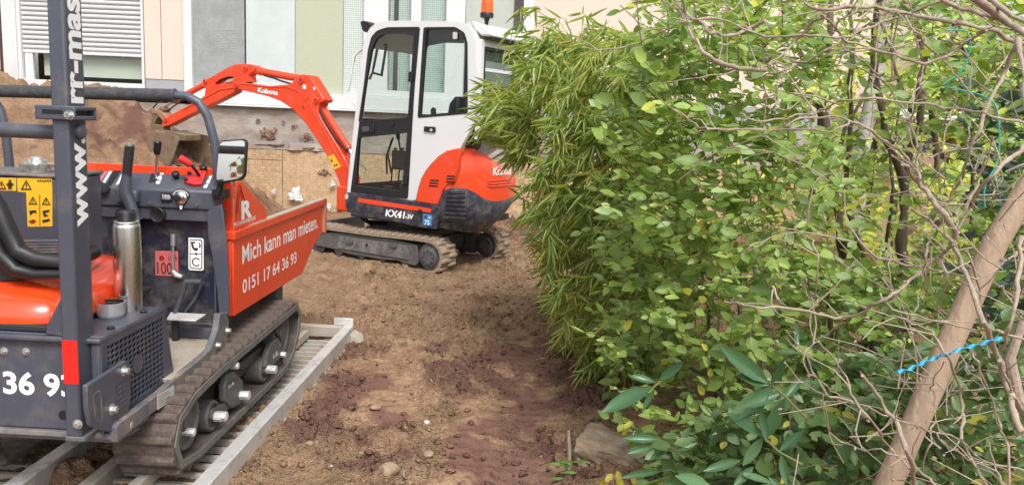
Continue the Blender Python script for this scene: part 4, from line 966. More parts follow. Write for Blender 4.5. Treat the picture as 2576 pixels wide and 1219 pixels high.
part('keyhole', MB().lathe([(.011, .020), (.011, .023)], (p[0], CY - .002, p[2]), (0, -1, 0), 16).box(p[0] - .002, p[0] + .002, CY - .034, CY - .02, p[2] - .010, p[2] + .010), M['blackprint'], ks)
part('pointer', MB().prism([(p[0] - .008, p[2] - .032), (p[0] + .008, p[2] - .032), (p[0] + .004, p[2] - .050), (p[0] - .004, p[2] - .050)], 'y', CY - .004, CY - .003), M['whitepaint2'], con, smooth=0)
for X, Y in [(755, 1030), (995, 1038), (492, 996)]:
    p = D.at(*c1(X, Y), 'y', CY); bolt(D, p[0], CY, p[2], (0, -1, 0), .009, .008, con, 'slate')
p = D.at(*c1(797, 1085), 'y', CY); part('round_plug', MB().lathe([(.034, -.014), (.034, .004), (.030, .008), (.027, .006)], (p[0], CY, p[2]), (0, -1, 0), 28), M['black'], con)
for X, Y in [(645, 990)]:
    p = D.at(*c1(X, Y), 'y', CY - .02); part('hinge_block', MB().box(p[0] - .04, p[0] + .05, CY - .04, CY, p[2] - .03, p[2] + .03), M['slate'], con, .012)
# recess fittings: stickers, linkage, pedal
WY = -.099
lw_ = part('noise_label', MB().prism(D.p2([(739, 104), (848, 106), (850, 226), (741, 222)], 'y', WY, c2), 'y', WY - .0012, WY), M['pinkred'], dum, smooth=0)
def rtext(nm, s, X0, Y0, X1, Y1, y, mat, par, c=c2, **k):
    a_ = D.at(*c(X0, Y1), 'y', y); b_ = D.at(*c(X1, Y0), 'y', y); return text(nm, s, (a_[0], y, a_[2]), (1, 0, 0), (0, 0, 1), b_[0] - a_[0], b_[2] - a_[2], M[mat], par, **k)
rtext('label_text', '100', 750, 162, 818, 214, WY - .0012, 'blackprint', lw_, offset=.0); rtext('label_text', 'dB', 825, 195, 844, 214, WY - .0012, 'blackprint', lw_); rtext('label_text', 'LWA', 802, 128, 844, 148, WY - .0012, 'darkred', lw_)
ca = D.at(*c2(770, 140), 'y', WY); part('label_icon', MB().lathe([(.012, .0013), (.012, .0022)], (ca[0], WY, ca[2]), (0, -1, 0), 16), M['darkred'], lw_, smooth=0)
ll = part('lever_label', MB().prism(D.p2([(898, 42), (962, 45), (970, 52), (970, 194), (962, 199), (905, 196), (898, 188)], 'y', CY + .05, c2), 'y', CY + .048, CY + .05), M['whitepaint2'], dum, smooth=0)
LY = CY + .048
def lpoly(pts, par=ll, hole=None): part('pictogram', MB().prism(D.p2(pts, 'y', LY, c2), 'y', LY - .0012, LY, holes=[D.p2(hole, 'y', LY, c2)] if hole else ()), M['blackprint'], par, smooth=0)
lpoly([(904, 50), (957, 52), (963, 60), (963, 186), (957, 192), (910, 189), (903, 182)], hole=[(906, 54), (955, 56), (959, 62), (959, 183), (955, 188), (912, 185), (907, 180)])
lpoly([(908, 62), (930, 62), (930, 68), (918, 70), (926, 92), (940, 90), (944, 98), (934, 106), (922, 100), (914, 90)]); lpoly([(946, 66), (952, 68), (956, 80), (952, 92), (946, 88), (950, 80)])
lpoly([(905, 117), (962, 119), (962, 122), (905, 120)]); lpoly([(930, 114), (938, 114), (936, 128), (932, 128)])
cc = D.at(*c2(934, 158), 'y', LY); pts_ = [(cc[0] + .020 * cos(t), cc[2] + .020 * sin(t)) for t in np.linspace(.6, 5.6, 20)] + [(cc[0] + .015 * cos(t), cc[2] + .015 * sin(t)) for t in np.linspace(5.6, .6, 20)]
part('pictogram', MB().prism(pts_, 'y', LY - .0012, LY), M['blackprint'], ll, smooth=0)
lk = part('linkage_rod', MB().tube(D.p3([(824, 28), (824, 90), (822, 205)], 'y', CY + .04, c2), [.006, .006, .006], 10).tube(D.p3([(824, 25), (824, 80)], 'y', CY + .04, c2), .011, 10), M['zinc'], dum)
part('rod_joint', MB().tube(D.p3([(822, 200), (840, 222), (868, 230)], 'y', CY + .04, c2), [.009, .014, .010], 10), M['zinc'], lk)
part('pedal_arm', MB().tube(D.p3([(960, 252), (885, 252), (872, 300), (838, 385), (832, 408)], 'y', CY - .02, c2), [.012, .012, .010, .010, .009], 10).tube(D.p3([(965, 252), (930, 330), (880, 398)], 'y', CY + .03, c2), .007, 8), M['slate'], dum)
pd = [np.array(q) for q in [(.13, -.17, .578), (.29, -.17, .578), (.27, -.23, .563), (.14, -.23, .563)]]
part('foot_pedal', MB().add([p for p in pd] + [p - [0, 0, .008] for p in pd], [(0, 1, 2, 3), (7, 6, 5, 4), (0, 4, 5, 1), (1, 5, 6, 2), (2, 6, 7, 3), (3, 7, 4, 0)]), M['alu'], dum, .002)
part('pedal_stop', MB().tube([(.16, -.19, .56), (.15, -.17, zp + .003)], .016, 10), M['blackmatt'], dum)
hs = MB()
for k in range(5):
    hs.tube(D.p3([(470 + 14 * k, 10 + 6 * k), (600 + 10 * k, -10 + 14 * k), (760, 0 + 9 * k), (810, 30 + 12 * k)], 'y', CY + .08 + .01 * k, c2), .008, 8)
part('hoses', hs, M['blackmatt'], dum)
part('left_recess_panel', MB().box(-.36, D.at(*c1(690, 1050), 'y', CY)[0], CY + .02, CY + .03, .50, zl - .001), M['navy'], dum)  # same navy, recess shade included in the colour
# ---- guard hoops
hy = CY + .03
pA = D.at(438, 240, 'y', hy)
bar = [D.at(x, y, 'y', hy) for x, y in [(430, 240), (470, 242), (500, 258), (522, 292), (538, 350), (545, 400), (547, 452)]]
lbar = [D.at(x, y, 'y', hy) for x, y in [(30, 470), (24, 420), (14, 330), (0, 275), (-22, 243), (-52, 228)]]
hoop = part('guard_hoop', MB().tube(lbar + [pA] + bar[1:], .0195, 14), M['slate'], dum)
part('foam_sleeve', MB().tube([lbar[-1], pA + [-.001, 0, 0]], .0275, 18), M['foam'], hoop)
p = pA; part('sleeve_end', MB().lathe([(.020, 0), (.030, .0), (.030, .006), (.020, .006)], pA, (1, 0, 0), 18), M['slate'], hoop)
ly_ = -.62
ly_ = PY + .06; hr_ = D.at(60, 329, 'y', ly_)
part('cross_rail', MB().tube([(-.395, ly_, hr_[2]), (xl + .01, ly_, hr_[2])], .0235, 16), M['slate'], dum)
part('roll_bar_post', MB().box(-.44, -.386, PY, py1, zbot + .008, 2.35), M['slate'], dum, .008)
part('roll_bar_top', MB().box(-.386, xl, PY + .01, py1 - .01, 2.27, 2.34), M['slate'], dum, .008)
# ---- padded black seat rail at the left
sy_ = -.98
sr = part('hip_cushion', MB().tube([np.array([-.36, -.70, 1.16]), np.array([-.33, -.86, 1.15])] + [D.at(x, y, 'y', sy_) for x, y in [(-40, 470), (-5, 520), (20, 580), (45, 632), (95, 655), (150, 655)]] + [np.array([.10, -.88, .93]), np.array([.10, -.71, .94])], [.026, .028, .030, .030, .031, .031, .029, .029, .028, .026], 16)
     .tube([D.at(x, y, 'y', sy_ - .02) for x, y in [(-45, 560), (0, 640), (40, 680), (90, 690), (160, 690)]], [.026, .026, .024, .018, .016], 14), M['black'], dum)
part('cushion_base', MB().prism(D.p2([(-40, 500), (0, 560), (35, 640), (90, 668), (155, 670), (155, 700), (60, 705), (-40, 715)], 'y', sy_ + .02), 'y', sy_ + .02, sy_ + .05), M['blackmatt'], sr, .008)
sb = MB()
for k in range(5): sb.tube([D.at(60 + k * 3, 607 + k * 7, 'y', -.80), D.at(160, 606 + k * 7, 'y', -.80)], .007, 8)
part('ribbed_tray', sb, M['slate_dirty'], dum); part('tray', MB().box(-.46, .06, -.86, -.72, .80, .86), M['slate_dirty'], dum, .006)
# ---- mirror
my = CY - .05
mo = [(548, 362), (556, 353), (612, 349), (620, 353), (622, 365), (620, 440), (612, 452), (552, 462), (543, 456), (542, 440)]
mi = [(551, 366), (558, 357), (611, 353), (617, 357), (618, 366), (616, 437), (609, 448), (554, 457), (547, 452), (546, 440)]
mo2 = np.array(D.p2(mo, 'y', my)); mi2 = np.array(D.p2(mi, 'y', my)); mc = mo2.mean(0)
mroot = part('mirror_housing', MB().prism([tuple(p - mc) for p in mo2], 'y', -.004, .016), M['black'], dum, .006)
mroot.location = (mc[0], my, mc[1]); mroot.rotation_euler = (radians(-4), 0, radians(-6))
part('mirror_glass', MB().prism([tuple((p - mc)) for p in mi2], 'y', -.0065, -.0045), M['mirror'], mroot, smooth=0)
part('mirror_arm', MB().tube([D.at(x, y, 'y', my + .03) for x, y in [(556, 455), (552, 475), (545, 492)]], .014, 10).box(D.at(525, 490, 'y', my)[0], D.at(556, 490, 'y', my)[0], CY - .02, CY + .05, D.at(540, 502, 'y', my)[2], D.at(540, 478, 'y', my)[2]), M['black'], dum, .004)
# ------------------------------------------------------------------ flask and cup standing on the dumper
FX = D.at(322, 787, 'z', zt); s_ = 1.0
pL = D.at(285, 640, 'y', FX[1])[0]; pR = D.at(350, 640, 'y', FX[1])[0]; fr_ = (pR - pL) / 2; zt1 = D.at(318, 562, 'y', FX[1])[2]; zt2 = D.at(314, 529, 'y', FX[1])[2]
yb_ = FX[1] + fr_; FX = np.array([D.at(322, 700, 'y', yb_)[0], yb_, zt]); fr_ = (D.at(350, 640, 'y', yb_)[0] - D.at(285, 640, 'y', yb_)[0]) / 2; zt1 = D.at(318, 562, 'y', yb_)[2]; zt2 = D.at(314, 529, 'y', yb_)[2]; print('FLASK', FX, fr_, zt1 - zt, zt2 - zt)
W_ = D.world(FX)
fl = thing('thermos_flask', 'tall brushed steel thermos flask without its cup on the dumper engine box', 'flask', tuple(W_))
hb = zt1 - zt
part('body', MB().lathe([(fr_ * .96, 0), (fr_, .006), (fr_, hb - .012), (fr_ * .97, hb - .004), (fr_ * .93, hb)], (0, 0, 0), n=48), M['steel'], fl)
part('shoulder_ring', MB().lathe([(fr_ * .92, hb), (fr_ * .94, hb + .004), (fr_ * .90, hb + .010), (fr_ * .78, hb + .014)], (0, 0, 0), n=48), M['steel'], fl)
hk = zt2 - zt
prof = [(fr_ * .80, hb + .012)]
for k in range(5): z_ = hb + .014 + k * .006; prof += [(fr_ * .72, z_), (fr_ * .76, z_ + .003)]
prof += [(fr_ * .66, hb + .048), (fr_ * .66, hk - .012), (fr_ * .56, hk - .004), (fr_ * .3, hk)]
part('threaded_stopper', MB().lathe(prof, (0, 0, 0), n=36), M['black'], fl)
CX = D.at(281, 803, 'z', zt); rc = (D.at(313, 770, 'y', CX[1])[0] - D.at(245, 770, 'y', CX[1])[0]) / 2; hc = .058
cyb = CX[1] + rc * .8; rc = (D.at(313, 770, 'y', cyb)[0] - D.at(245, 770, 'y', cyb)[0]) / 2; CX = np.array([D.at(279, 780, 'y', cyb)[0], cyb, zt]); hc = D.at(279, 758, 'y', cyb)[2] - zt; W_ = D.world(CX)
M['cup_steel'] = paint('satin_steel', (.62, .61, .60), .35, metal=.55, stretch=(1, 1, .05), scale=60, var=.1)
cup = thing('flask_cup', 'short steel thermos cup standing open beside the tall flask', 'cup', tuple(W_))
part('cup_wall', MB().lathe([(0.001, .003), (rc * .80, 0), (rc * .90, .006), (rc * .97, .014), (rc * .97, hc - .004), (rc, hc), (rc * .93, hc), (rc * .90, hc - .01), (rc * .88, .012), (0.001, .010)], (0, 0, 0), n=44, cap=False), M['cup_steel'], cup)
part('inner_liner', MB().lathe([(rc * .92, hc + .0005), (rc * .885, hc - .008), (rc * .90, hc - .012), (rc * .87, hc - .017), (rc * .86, .016), (0.001, .014)], (0, 0, 0), n=44, cap=False), M['black'], cup)
# ------------------------------------------------------------------ aluminium loading ramps under the dumper
def make_ramp(xo, xi, yn, yf, label):
    rp_ = thing('loading_ramp', label, 'ramp', tuple(D.world((0, 0, 0))), -_a, 'aluminium ramps under the dumper')
    part('outer_beam', MB().prism([(xo - .065, .0), (xo, .0), (xo, .1), (xo - .065, .1)], 'y', yn, yf), M['alu'], rp_, .004)
    part('beam_edge', MB().box(xo + .0005, xo + .006, yn, yf, .0, .008), M['alu_light'], rp_)
    part('inner_beam', MB().box(xi, xi + .05, yn, yf - .08, .0, .085), M['alu_light'], rp_, .004)
    xm = (xo + xi) / 2 - .03
    part('middle_rail', MB().box(xm - .02, xm + .02, yn, yf - .16, .052, .10), M['alu_light'], rp_, .003)
    part('end_beam', MB().box(xi, xo - .067, yf - .06, yf - .002, .03, .10), M['alu_light'], rp_, .004)
    part('end_tongue', MB().prism([(xo + .001, .0), (xo + .08, .0), (xo + .05, .045), (xo + .001, .07)], 'y', yf - .10, yf + .02), M['alu_light'], rp_, .003)
    part('stop_plate', MB().box(xo - .13, xo + .0, yf - .012, yf + .0, .101, .150), M['alu'], rp_, .003)
    rg_ = MB().box(xi + .052, xo - .067, -.011, .011, .012, .035).mesh('rung', M['alu_light'], 0); y = yn + .05; k = 0
    while y < yf - .1:
        o = link('rung', rg_, rp_); o.location = (0, y, 0); y += .085; k += 1
    return rp_
rpp = make_ramp(.575, .09, -1.35, 1.50, 'aluminium loading ramp nearest the bare soil, under the right track of the dumper')
make_ramp(-.09, -.575, -1.35, 1.50, 'aluminium loading ramp at the left, running under the middle of the dumper')
# ------------------------------------------------------------------ mini excavator
HE = -60
EO = np.array([-1.0, 8.38, 0.0]); E_ = Frame(EO, HE)
exc = thing('mini_excavator', 'orange and white mini excavator with a closed cab digging beside the building', 'excavator', tuple(EO), radians(60))
SXL = -.55           # the cab's left side, facing the camera
def eside(name, pts, x, th, mat, parent=exc, c=c5, bevel=.006, holes=(), smooth=35):
    """plate on the left side: outline measured on its own plane, thickness going inwards"""
    return part(name, MB().prism(E_.p2(pts, 'x', x, c), 'x', x, x + th, holes=[E_.p2(h, 'x', x, c) for h in holes]), M[mat], parent, bevel, smooth=smooth)
def rounded(pts, r=10, n=4):
    out = []; m = len(pts)
    for i in range(m):
        p0, p1, p2 = map(np.array, (pts[i - 1], pts[i], pts[(i + 1) % m])); a_ = p0 - p1; b_ = p2 - p1; la, lb = np.linalg.norm(a_), np.linalg.norm(b_)
        k = min(r, la * .45, lb * .45); A, B = p1 + a_ / la * k, p1 + b_ / lb * k
        for j in range(n + 1):
            t = j / n; out.append(tuple(A * (1 - t) ** 2 + p1 * 2 * t * (1 - t) + B * t * t))
    return out
M['navy_dusty'] = paint('navy_paint_dusty', (.045, .047, .062), .6, dirt=(.22, .19, .165), amt=.6, scale=9, bump=.2)
# --- undercarriage
gE = -.03
def stad(y0, y1, r0_, r1_, zb):
    P = []
    for t in np.linspace(-pi / 2, -3 * pi / 2, 9): P.append((y0 + r0_ * cos(t), zb + r0_ + r0_ * sin(t)))
    for t in np.linspace(pi / 2, -pi / 2, 9): P.append((y1 + r1_ * cos(t), zb + r1_ + r1_ * sin(t)))
    P.insert(9, ((y0 + y1) / 2, zb + r0_ + r1_ - .0)); return P
tp = stad(-.60, .88, .165, .155, gE + .02)
for x0, x1 in ((-.64, -.40), (.38, .62)):
    tb = belt('rubber_track', [(p[0], p[1]) for p in tp][::-1], x0, x1, .028, 'rubber_e', exc, 44, .022)
    q = gE + .02
    part('idler_wheel', MB().lathe([(.03, 0), (.13, 0), (.13, .14), (.03, .14)], (x0 + .05, .88, q + .155), (1, 0, 0), 28), M['dark_steel'], exc)
    sp_ = part('drive_sprocket', MB().lathe([(.04, -.012), (.075, -.012), (.078, -.002), (.082, .0), (.095, .002), (.098, .02), (.135, .03), (.135, .13), (.03, .13)], (x0 + .01, -.60, q + .165), (1, 0, 0), 36), M['muddy_steel'], exc)
    for k in range(8):
        t = k * pi / 4; part('sprocket_bolt', MB().lathe([(.009, 0), (.009, .012)], (x0 + .0, -.60 + .06 * cos(t), q + .165 + .06 * sin(t)), (-1, 0, 0), 6), M['dark_steel'], sp_, smooth=20)
    for y_ in (-.28, .0, .28, .58):
        part('track_roller', MB().lathe([(.02, 0), (.062, .0), (.062, .13), (.02, .13)], (x0 + .05, y_, q + .095), (1, 0, 0), 20), M['muddy_steel'], exc)
    part('track_frame', MB().prism([(-.46, q + .09), (-.44, q + .26), (-.1, q + .285), (.60, q + .27), (.86, q + .24), (.90, q + .10), (.62, q + .09), (.45, q + .065), (.0, q + .06), (-.2, q + .075), (-.3, q + .06), (-.42, q + .05)], 'x', x0 + .03, x1 - .03), M['muddy_steel'], exc, .008)
    fp = part('frame_plate', MB().prism([(-.36, q + .105), (-.34, q + .24), (.55, q + .245), (.58, q + .11)], 'x', x0 + .018, x0 + .03), M['navy_dusty'], exc, .004)
    for y_, z_ in ((.40, .20), (-.16, .225)): part('step_lug', MB().box(x0 - .002, x0 + .018, y_ - .045, y_ + .045, q + z_ - .02, q + z_ + .025), M['muddy_steel'], fp, .004)
    part('grease_hole', MB().lathe([(.016, 0), (.016, .002)], (x0 + .0175, .18, q + .19), (-1, 0, 0), 16), M['dark'], fp)
part('lower_frame', MB().box(-.38, .38, -.35, .45, .10, .26).box(-.25, .25, -.3, .35, .26, .34), M['dark_steel'], exc, .02)
part('slew_ring', MB().lathe([(.30, 0), (.33, .01), (.33, .07), (.30, .08)], (0, 0, .34), (0, 0, 1), 40), M['dark_steel'], exc)
part('dozer_blade', MB().prism([(1.28, .0), (1.33, .12), (1.30, .27), (1.26, .27), (1.28, .12), (1.24, .0)], 'x', -.62, .62).box(-.35, -.27, .45, 1.27, .08, .14).box(.27, .35, .45, 1.27, .08, .14), M['muddy_steel'], exc, .006)
# --- slewing platform and skirt
def plan(rho, xs, yf, n=30):
    """plan outline from the front left, round the tail, to the front right"""
    P = [(-xs, yf)]; t0 = math.asin(xs / rho)
    yk = -rho * cos(t0)
    for y_ in np.linspace(yf, yk + .12, 14)[1:]: P.append((-xs, y_))
    P.append((-xs + .004, yk + .07)); P.append((-xs + .018, yk + .02))
    for t in np.linspace(-t0 * .94, t0 * .94, n): P.append((rho * sin(t), -rho * cos(t)))
    P.append((xs - .018, yk + .02)); P.append((xs - .004, yk + .07))
    for y_ in np.linspace(yk + .12, yf, 14): P.append((xs, y_))
    return P
def wrap(name, pl, low, high, mat, parent, c=c5, top_in=.0, bot_in=.0, rows=8, smooth=50):
    """shell standing on a plan outline whose lower and upper edges were measured on that very surface"""
    def hit(X, Y):
        x, y = c(X, Y)
        for i in range(len(pl) - 1):
            a_, b_ = np.array([*pl[i], 0.]), np.array([*pl[i + 1], 0.]); d = b_ - a_; nl = np.array([d[1], -d[0], 0])
            nw = E_.R * nl[0] + E_.F * nl[1]; aw = E_.world(a_); dd = ray(x, y); dn = dd @ nw
            if abs(dn) < 1e-9: continue
            t = ((aw - CO) @ nw) / dn; P_ = CO + dd * t; q = P_ - E_.o; q = np.array([q @ E_.R, q @ E_.F, q[2]])
            s_ = ((q - a_) @ d) / (d @ d)
            if -1e-6 <= s_ <= 1 + 1e-6: return i + s_, q[2]
        return None
    L_ = [h for h in (hit(*p) for p in low) if h]; H_ = [h for h in (hit(*p) for p in high) if h]
    L_.sort(); H_.sort(); s0 = max(L_[0][0], H_[0][0]); s1 = len(pl) - 1 - .01
    ss = np.unique(np.concatenate([np.linspace(s0, s1, 70)]))
    zl_ = np.interp(ss, [a_[0] for a_ in L_], [a_[1] for a_ in L_]); zh_ = np.interp(ss, [a_[0] for a_ in H_], [a_[1] for a_ in H_])
    b = MB(); n = len(ss); cen = np.array([0, -.35])
    for j in range(rows + 1):
        v = j / rows
        for i, s_ in enumerate(ss):
            k = min(int(s_), len(pl) - 2); f_ = s_ - k; p = np.array(pl[k]) * (1 - f_) + np.array(pl[k + 1]) * f_
            ins = top_in * max(0, (v - .6) / .4) ** 2 + bot_in * max(0, (.5 - v) / .5) ** 2
            d = cen - p; d /= np.linalg.norm(d); p = p + d * ins
            b.v.append((p[0], p[1], zl_[i] * (1 - v) + zh_[i] * v))
    b.f = [(j * n + i, j * n + i + 1, (j + 1) * n + i + 1, (j + 1) * n + i) for j in range(rows) for i in range(n - 1)]
    # close top and bottom towards the inside
    for (r_, flip) in ((rows, 0), (0, 1)):
        c_i = len(b.v); zz = b.v[r_ * n + n // 2][2]
        for i in range(n):
            p = np.array(b.v[r_ * n + i]); q = p + np.array([cen[0] - p[0], cen[1] - p[1], 0]) * .45; b.v.append(tuple(q))
        b.f += [(r_ * n + i, r_ * n + i + 1, c_i + i + 1, c_i + i) for i in range(n - 1)]
    o = part(name, b, M[mat], parent, smooth=smooth); return o
PN = plan(1.035, .60, .45); PO = plan(1.015, .585, .30)
cw = wrap('counterweight', PN, [(565, 980), (640, 992), (700, 1003), (770, 1000), (830, 978), (860, 945), (885, 900), (893, 880)], [(566, 872), (580, 850), (592, 815), (612, 792), (645, 787), (700, 795), (735, 812), (770, 838), (810, 852), (850, 852), (893, 840)], 'navy', exc, top_in=.03, bot_in=.10)
ec = wrap('engine_cover', PO, [(600, 868), (640, 868), (700, 868), (770, 868), (850, 868), (890, 868)], [(590, 652), (640, 638), (660, 634), (740, 640), (790, 662), (840, 690), (880, 715), (893, 722)], 'orange_e', exc, top_in=.09)
# side cover, proud of the rear shell, with its curved front edge against the cab
sc_pts = [(472, 862), (485, 810), (500, 762), (522, 725), (545, 698), (575, 668), (610, 645), (663, 633), (663, 650), (655, 720), (640, 783), (612, 790), (592, 815), (578, 850), (570, 878)]
scv = eside('side_cover', sc_pts, -.592, .06, 'orange_e', bevel=.012)
for g0, cnt, x0_, x1_ in (((775), 3, 535, 575), ((757), 3, 608, 645)):
    for k in range(cnt):
        y_ = g0 + k * 12; eside('vent_slot', rounded([(x0_ + 3 - k * 3, y_ - 6), (x1_ - k * 2, y_ - 4), (x1_ - 2 - k * 2, y_ + 2), (x0_ - k * 3, y_ + 0)], 3, 2), -.5945, .002, 'dark', scv, bevel=0, smooth=0)
# louvres of the counterweight: bars proud of the shell
for k in range(7):
    y_ = 822 + k * 18; xa = 612 - k * 3
    eside('louvre', rounded([(xa, y_ - 5), (688, y_ - 3 + k * 1.), (688, y_ + 3 + k * 1.), (xa - 2, y_ + 4)], 4, 2), -.606, .014, 'navy', cw, bevel=.003)
    eside('louvre_gap', rounded([(xa, y_ + 5), (686, y_ + 5 + k * 1.), (686, y_ + 12 + k * 1.), (xa - 2, y_ + 12)], 3, 2), -.602, .004, 'dark', cw, bevel=0, smooth=0)
eside('round_cap', [(596 + 9 * cos(t), 942 + 9 * sin(t)) for t in np.linspace(0, 2 * pi, 16, endpoint=False)], -.606, .01, 'black', cw, bevel=0)
# relief stripes on the engine cover's tail
def on_tail(X, Y, rho, c=c5):
    x, y = c(X, Y); d = ray(x, y); o2 = CO - E_.o; a2 = d[0] ** 2 + d[1] ** 2; b2 = 2 * (o2[0] * d[0] + o2[1] * d[1]); c2_ = o2[0] ** 2 + o2[1] ** 2 - rho ** 2
    t = (-b2 - sqrt(max(0, b2 * b2 - 4 * a2 * c2_))) / (2 * a2); q = o2 + d * t + np.array([0, 0, 0]); q[2] = (CO + d * t)[2]
    return np.array([q @ E_.R - 0 * q[2], q @ E_.F, q[2]])
def on_tail(X, Y, rho, c=c5):
    x, y = c(X, Y); d = ray(x, y); o2 = CO - E_.o; a2 = d[0] ** 2 + d[1] ** 2; b2 = 2 * (o2[0] * d[0] + o2[1] * d[1]); c2_ = o2[0] ** 2 + o2[1] ** 2 - rho ** 2
    t = (-b2 - sqrt(max(0, b2 * b2 - 4 * a2 * c2_))) / (2 * a2); q = CO + d * t - E_.o
    return np.array([q @ E_.R, q @ E_.F, q[2]])
for y_ in (778, 790, 802):
    part('cover_rib', MB().tube([on_tail(X, y_ - (X - 780) * .10 - max(0, (800 - X)) * .25, 1.018) for X in np.linspace(782, 884, 9)], [.002] + [.008] * 7 + [.002], 6), M['orange_e'], ec)
# maker's lettering wrapped on the tail
def tail_text(s, X0, Y0, X1, Y1, rho, mat, parent, name='tail_lettering'):
    """lettering bent round the tail"""
    cu = bpy.data.curves.new('t', 'FONT'); cu.body = s; cu.size = 1; cu.offset = .02; cu.resolution_u = 3
    to = bpy.data.objects.new('t', cu); me = bpy.data.meshes.new_from_object(to); bpy.data.objects.remove(to)
    a_ = on_tail(X0, Y0, rho); b_ = on_tail(X1, Y1, rho); ta, tb_ = atan2(a_[0], -a_[1]), atan2(b_[0], -b_[1]); z0_ = a_[2]; z1_ = on_tail(X0, Y1, rho)[2]
    xs2 = [v.co.x for v in me.vertices]; ys2 = [v.co.y for v in me.vertices]; x0, x1, y0, y1 = min(xs2), max(xs2), min(ys2), max(ys2)
    for v in me.vertices:
        t = ta + (tb_ - ta) * (v.co.x - x0) / (x1 - x0); z_ = z0_ + (z1_ - z0_) * (v.co.y - y0) / (y1 - y0); v.co = (rho * sin(t), -rho * cos(t), z_)
    me.materials.clear(); me.materials.append(M[mat]); me.update(); return link(name, me, parent)
tail_text('Kubota', 806, 752, 884, 716, 1.021, 'whitepaint2', ec)
# front skirt
sk = eside('platform_skirt', rounded([(176, 822), (300, 838), (440, 858), (574, 880), (574, 925), (566, 984), (480, 970), (350, 940), (210, 922), (182, 905), (174, 880)], 14, 3), -.60, 1.2, 'navy', bevel=.012)
eside('orange_stripe', rounded([(228, 848), (300, 858), (540, 893), (540, 911), (520, 908), (300, 877), (226, 865)], 5, 3), -.604, .004, 'orange_e', sk, bevel=0, smooth=0)
eside('plug', [(493 + 11 * cos(t), 907 + 11 * sin(t)) for t in np.linspace(0, 2 * pi, 16, endpoint=False)], -.606, .006, 'dark', sk, bevel=0)
eside('plug', [(178 + 7 * cos(t), 842 + 12 * sin(t)) for t in np.linspace(0, 2 * pi, 16, endpoint=False)], -.606, .006, 'silver', sk, bevel=0)
bs = eside('noise_label', [(507, 915), (546, 921), (544, 968), (505, 962)], -.603, .003, 'blue', sk, bevel=0, smooth=0)
def etext(s, pL, pTop, pR, x, mat, parent, c=c5, name='lettering', **k):
    a_ = E_.at(*c(*pL), 'x', x); b_ = E_.at(*c(*pTop), 'x', x); d_ = E_.at(*c(*pR), 'x', x)
    dr = (d_ - a_); up = b_ - a_
    return text(name, s, a_, (0, dr[1] / abs(dr[1]), dr[2] / abs(dr[1])), (0, 0, 1), abs(dr[1]), up[2], mat, parent, **k)
etext('75', (513, 962), (513, 942), (535, 964), -.603, M['whitepaint2'], bs, name='label_text'); etext('LWA', (528, 936), (528, 926), (542, 937), -.603, M['whitepaint2'], bs, name='label_text')
eside('label_icon', [(518 + 6 * cos(t), 930 + 7 * sin(t)) for t in np.linspace(0, 2 * pi, 12, endpoint=False)], -.6045, .001, 'navy', bs, bevel=0, smooth=0)
etext('KX41', (345, 926), (348, 896), (430, 937), -.601, M['whitepaint2'], sk, offset=.03, shear=.15)
etext('-3V', (431, 936), (431, 916), (466, 940), -.601, M['whitepaint2'], sk, offset=.03, shear=.15)
# under-side between skirt and tracks
part('platform_floor', MB().box(-.56, .56, -.78, .45, .44, .50), M['dark_steel'], exc)
part('belly_hoses', MB().tube([(-.45, .40, .42), (-.3, .45, .36), (-.1, .40, .34), (.1, .35, .33)], .02, 8).tube([(-.5, .30, .42), (-.35, .38, .36), (-.1, .30, .34)], .018, 8), M['blackmatt'], exc)
# --- cab
outer = [(180, 828), (198, 650), (215, 500), (236, 320), (250, 200), (262, 150), (280, 120), (305, 101), (345, 91), (420, 89), (640, 93), (690, 106), (718, 130), (733, 180), (735, 300), (735, 500), (700, 575), (663, 640), (610, 645), (575, 668), (545, 698), (522, 725), (500, 762), (485, 810), (476, 855), (447, 860)]
door = rounded([(195, 826), (238, 490), (270, 215), (284, 160), (308, 132), (352, 117), (493, 116), (468, 400), (441, 852)], 10, 3)
rwin = rounded([(509, 117), (645, 116), (684, 140), (697, 185), (698, 487), (483, 506)], 10, 3)
cs = eside('cab_side', outer, SXL, .05, 'white', holes=[door, rwin], bevel=.0)
u_gl = rounded([(340, 144), (466, 145), (456, 300), (441, 502), (236, 518), (262, 340), (284, 215), (305, 165)], 12, 3)
l_gl = rounded([(232, 590), (440, 568), (427, 700), (416, 818), (217, 795)], 8, 3)
df = eside('cab_door', door, SXL - .006, .035, 'black', holes=[u_gl, l_gl], bevel=.0)
seal_o = rounded([(332, 138), (472, 139), (462, 300), (446, 508), (229, 525), (256, 340), (278, 212), (298, 158)], 12, 3)
eside('window_seal', seal_o, SXL - .010, .004, 'blackmatt', df, holes=[u_gl], bevel=0)
eside('pane', u_gl, SXL + .012, .004, 'glass', df, bevel=0, smooth=0); eside('pane', l_gl, SXL + .012, .004, 'glass', df, bevel=0, smooth=0)
hp = eside('door_handle', rounded([(236, 534), (294, 528), (297, 568), (238, 574)], 6, 2), SXL - .018, .014, 'black', df, bevel=.003)
eside('handle_pocket', rounded([(246, 543), (275, 540), (276, 560), (247, 563)], 4, 2), SXL - .0195, .002, 'slate', hp, bevel=0, smooth=0)
eside('lock', [(371 + 10 * cos(t), 534 + 10 * sin(t)) for t in np.linspace(0, 2 * pi, 14, endpoint=False)], SXL - .016, .012, 'black', df, bevel=0)
for (x_, y_) in ((452, 330), (428, 770)): eside('hinge', rounded([(x_ - 8, y_ - 22), (x_ + 10, y_ - 22), (x_ + 8, y_ + 22), (x_ - 10, y_ + 22)], 4, 2), SXL - .02, .014, 'black', df, bevel=.003)
r_gl = rounded([(522, 126), (640, 125), (674, 146), (686, 186), (686, 478), (495, 493)], 8, 3)
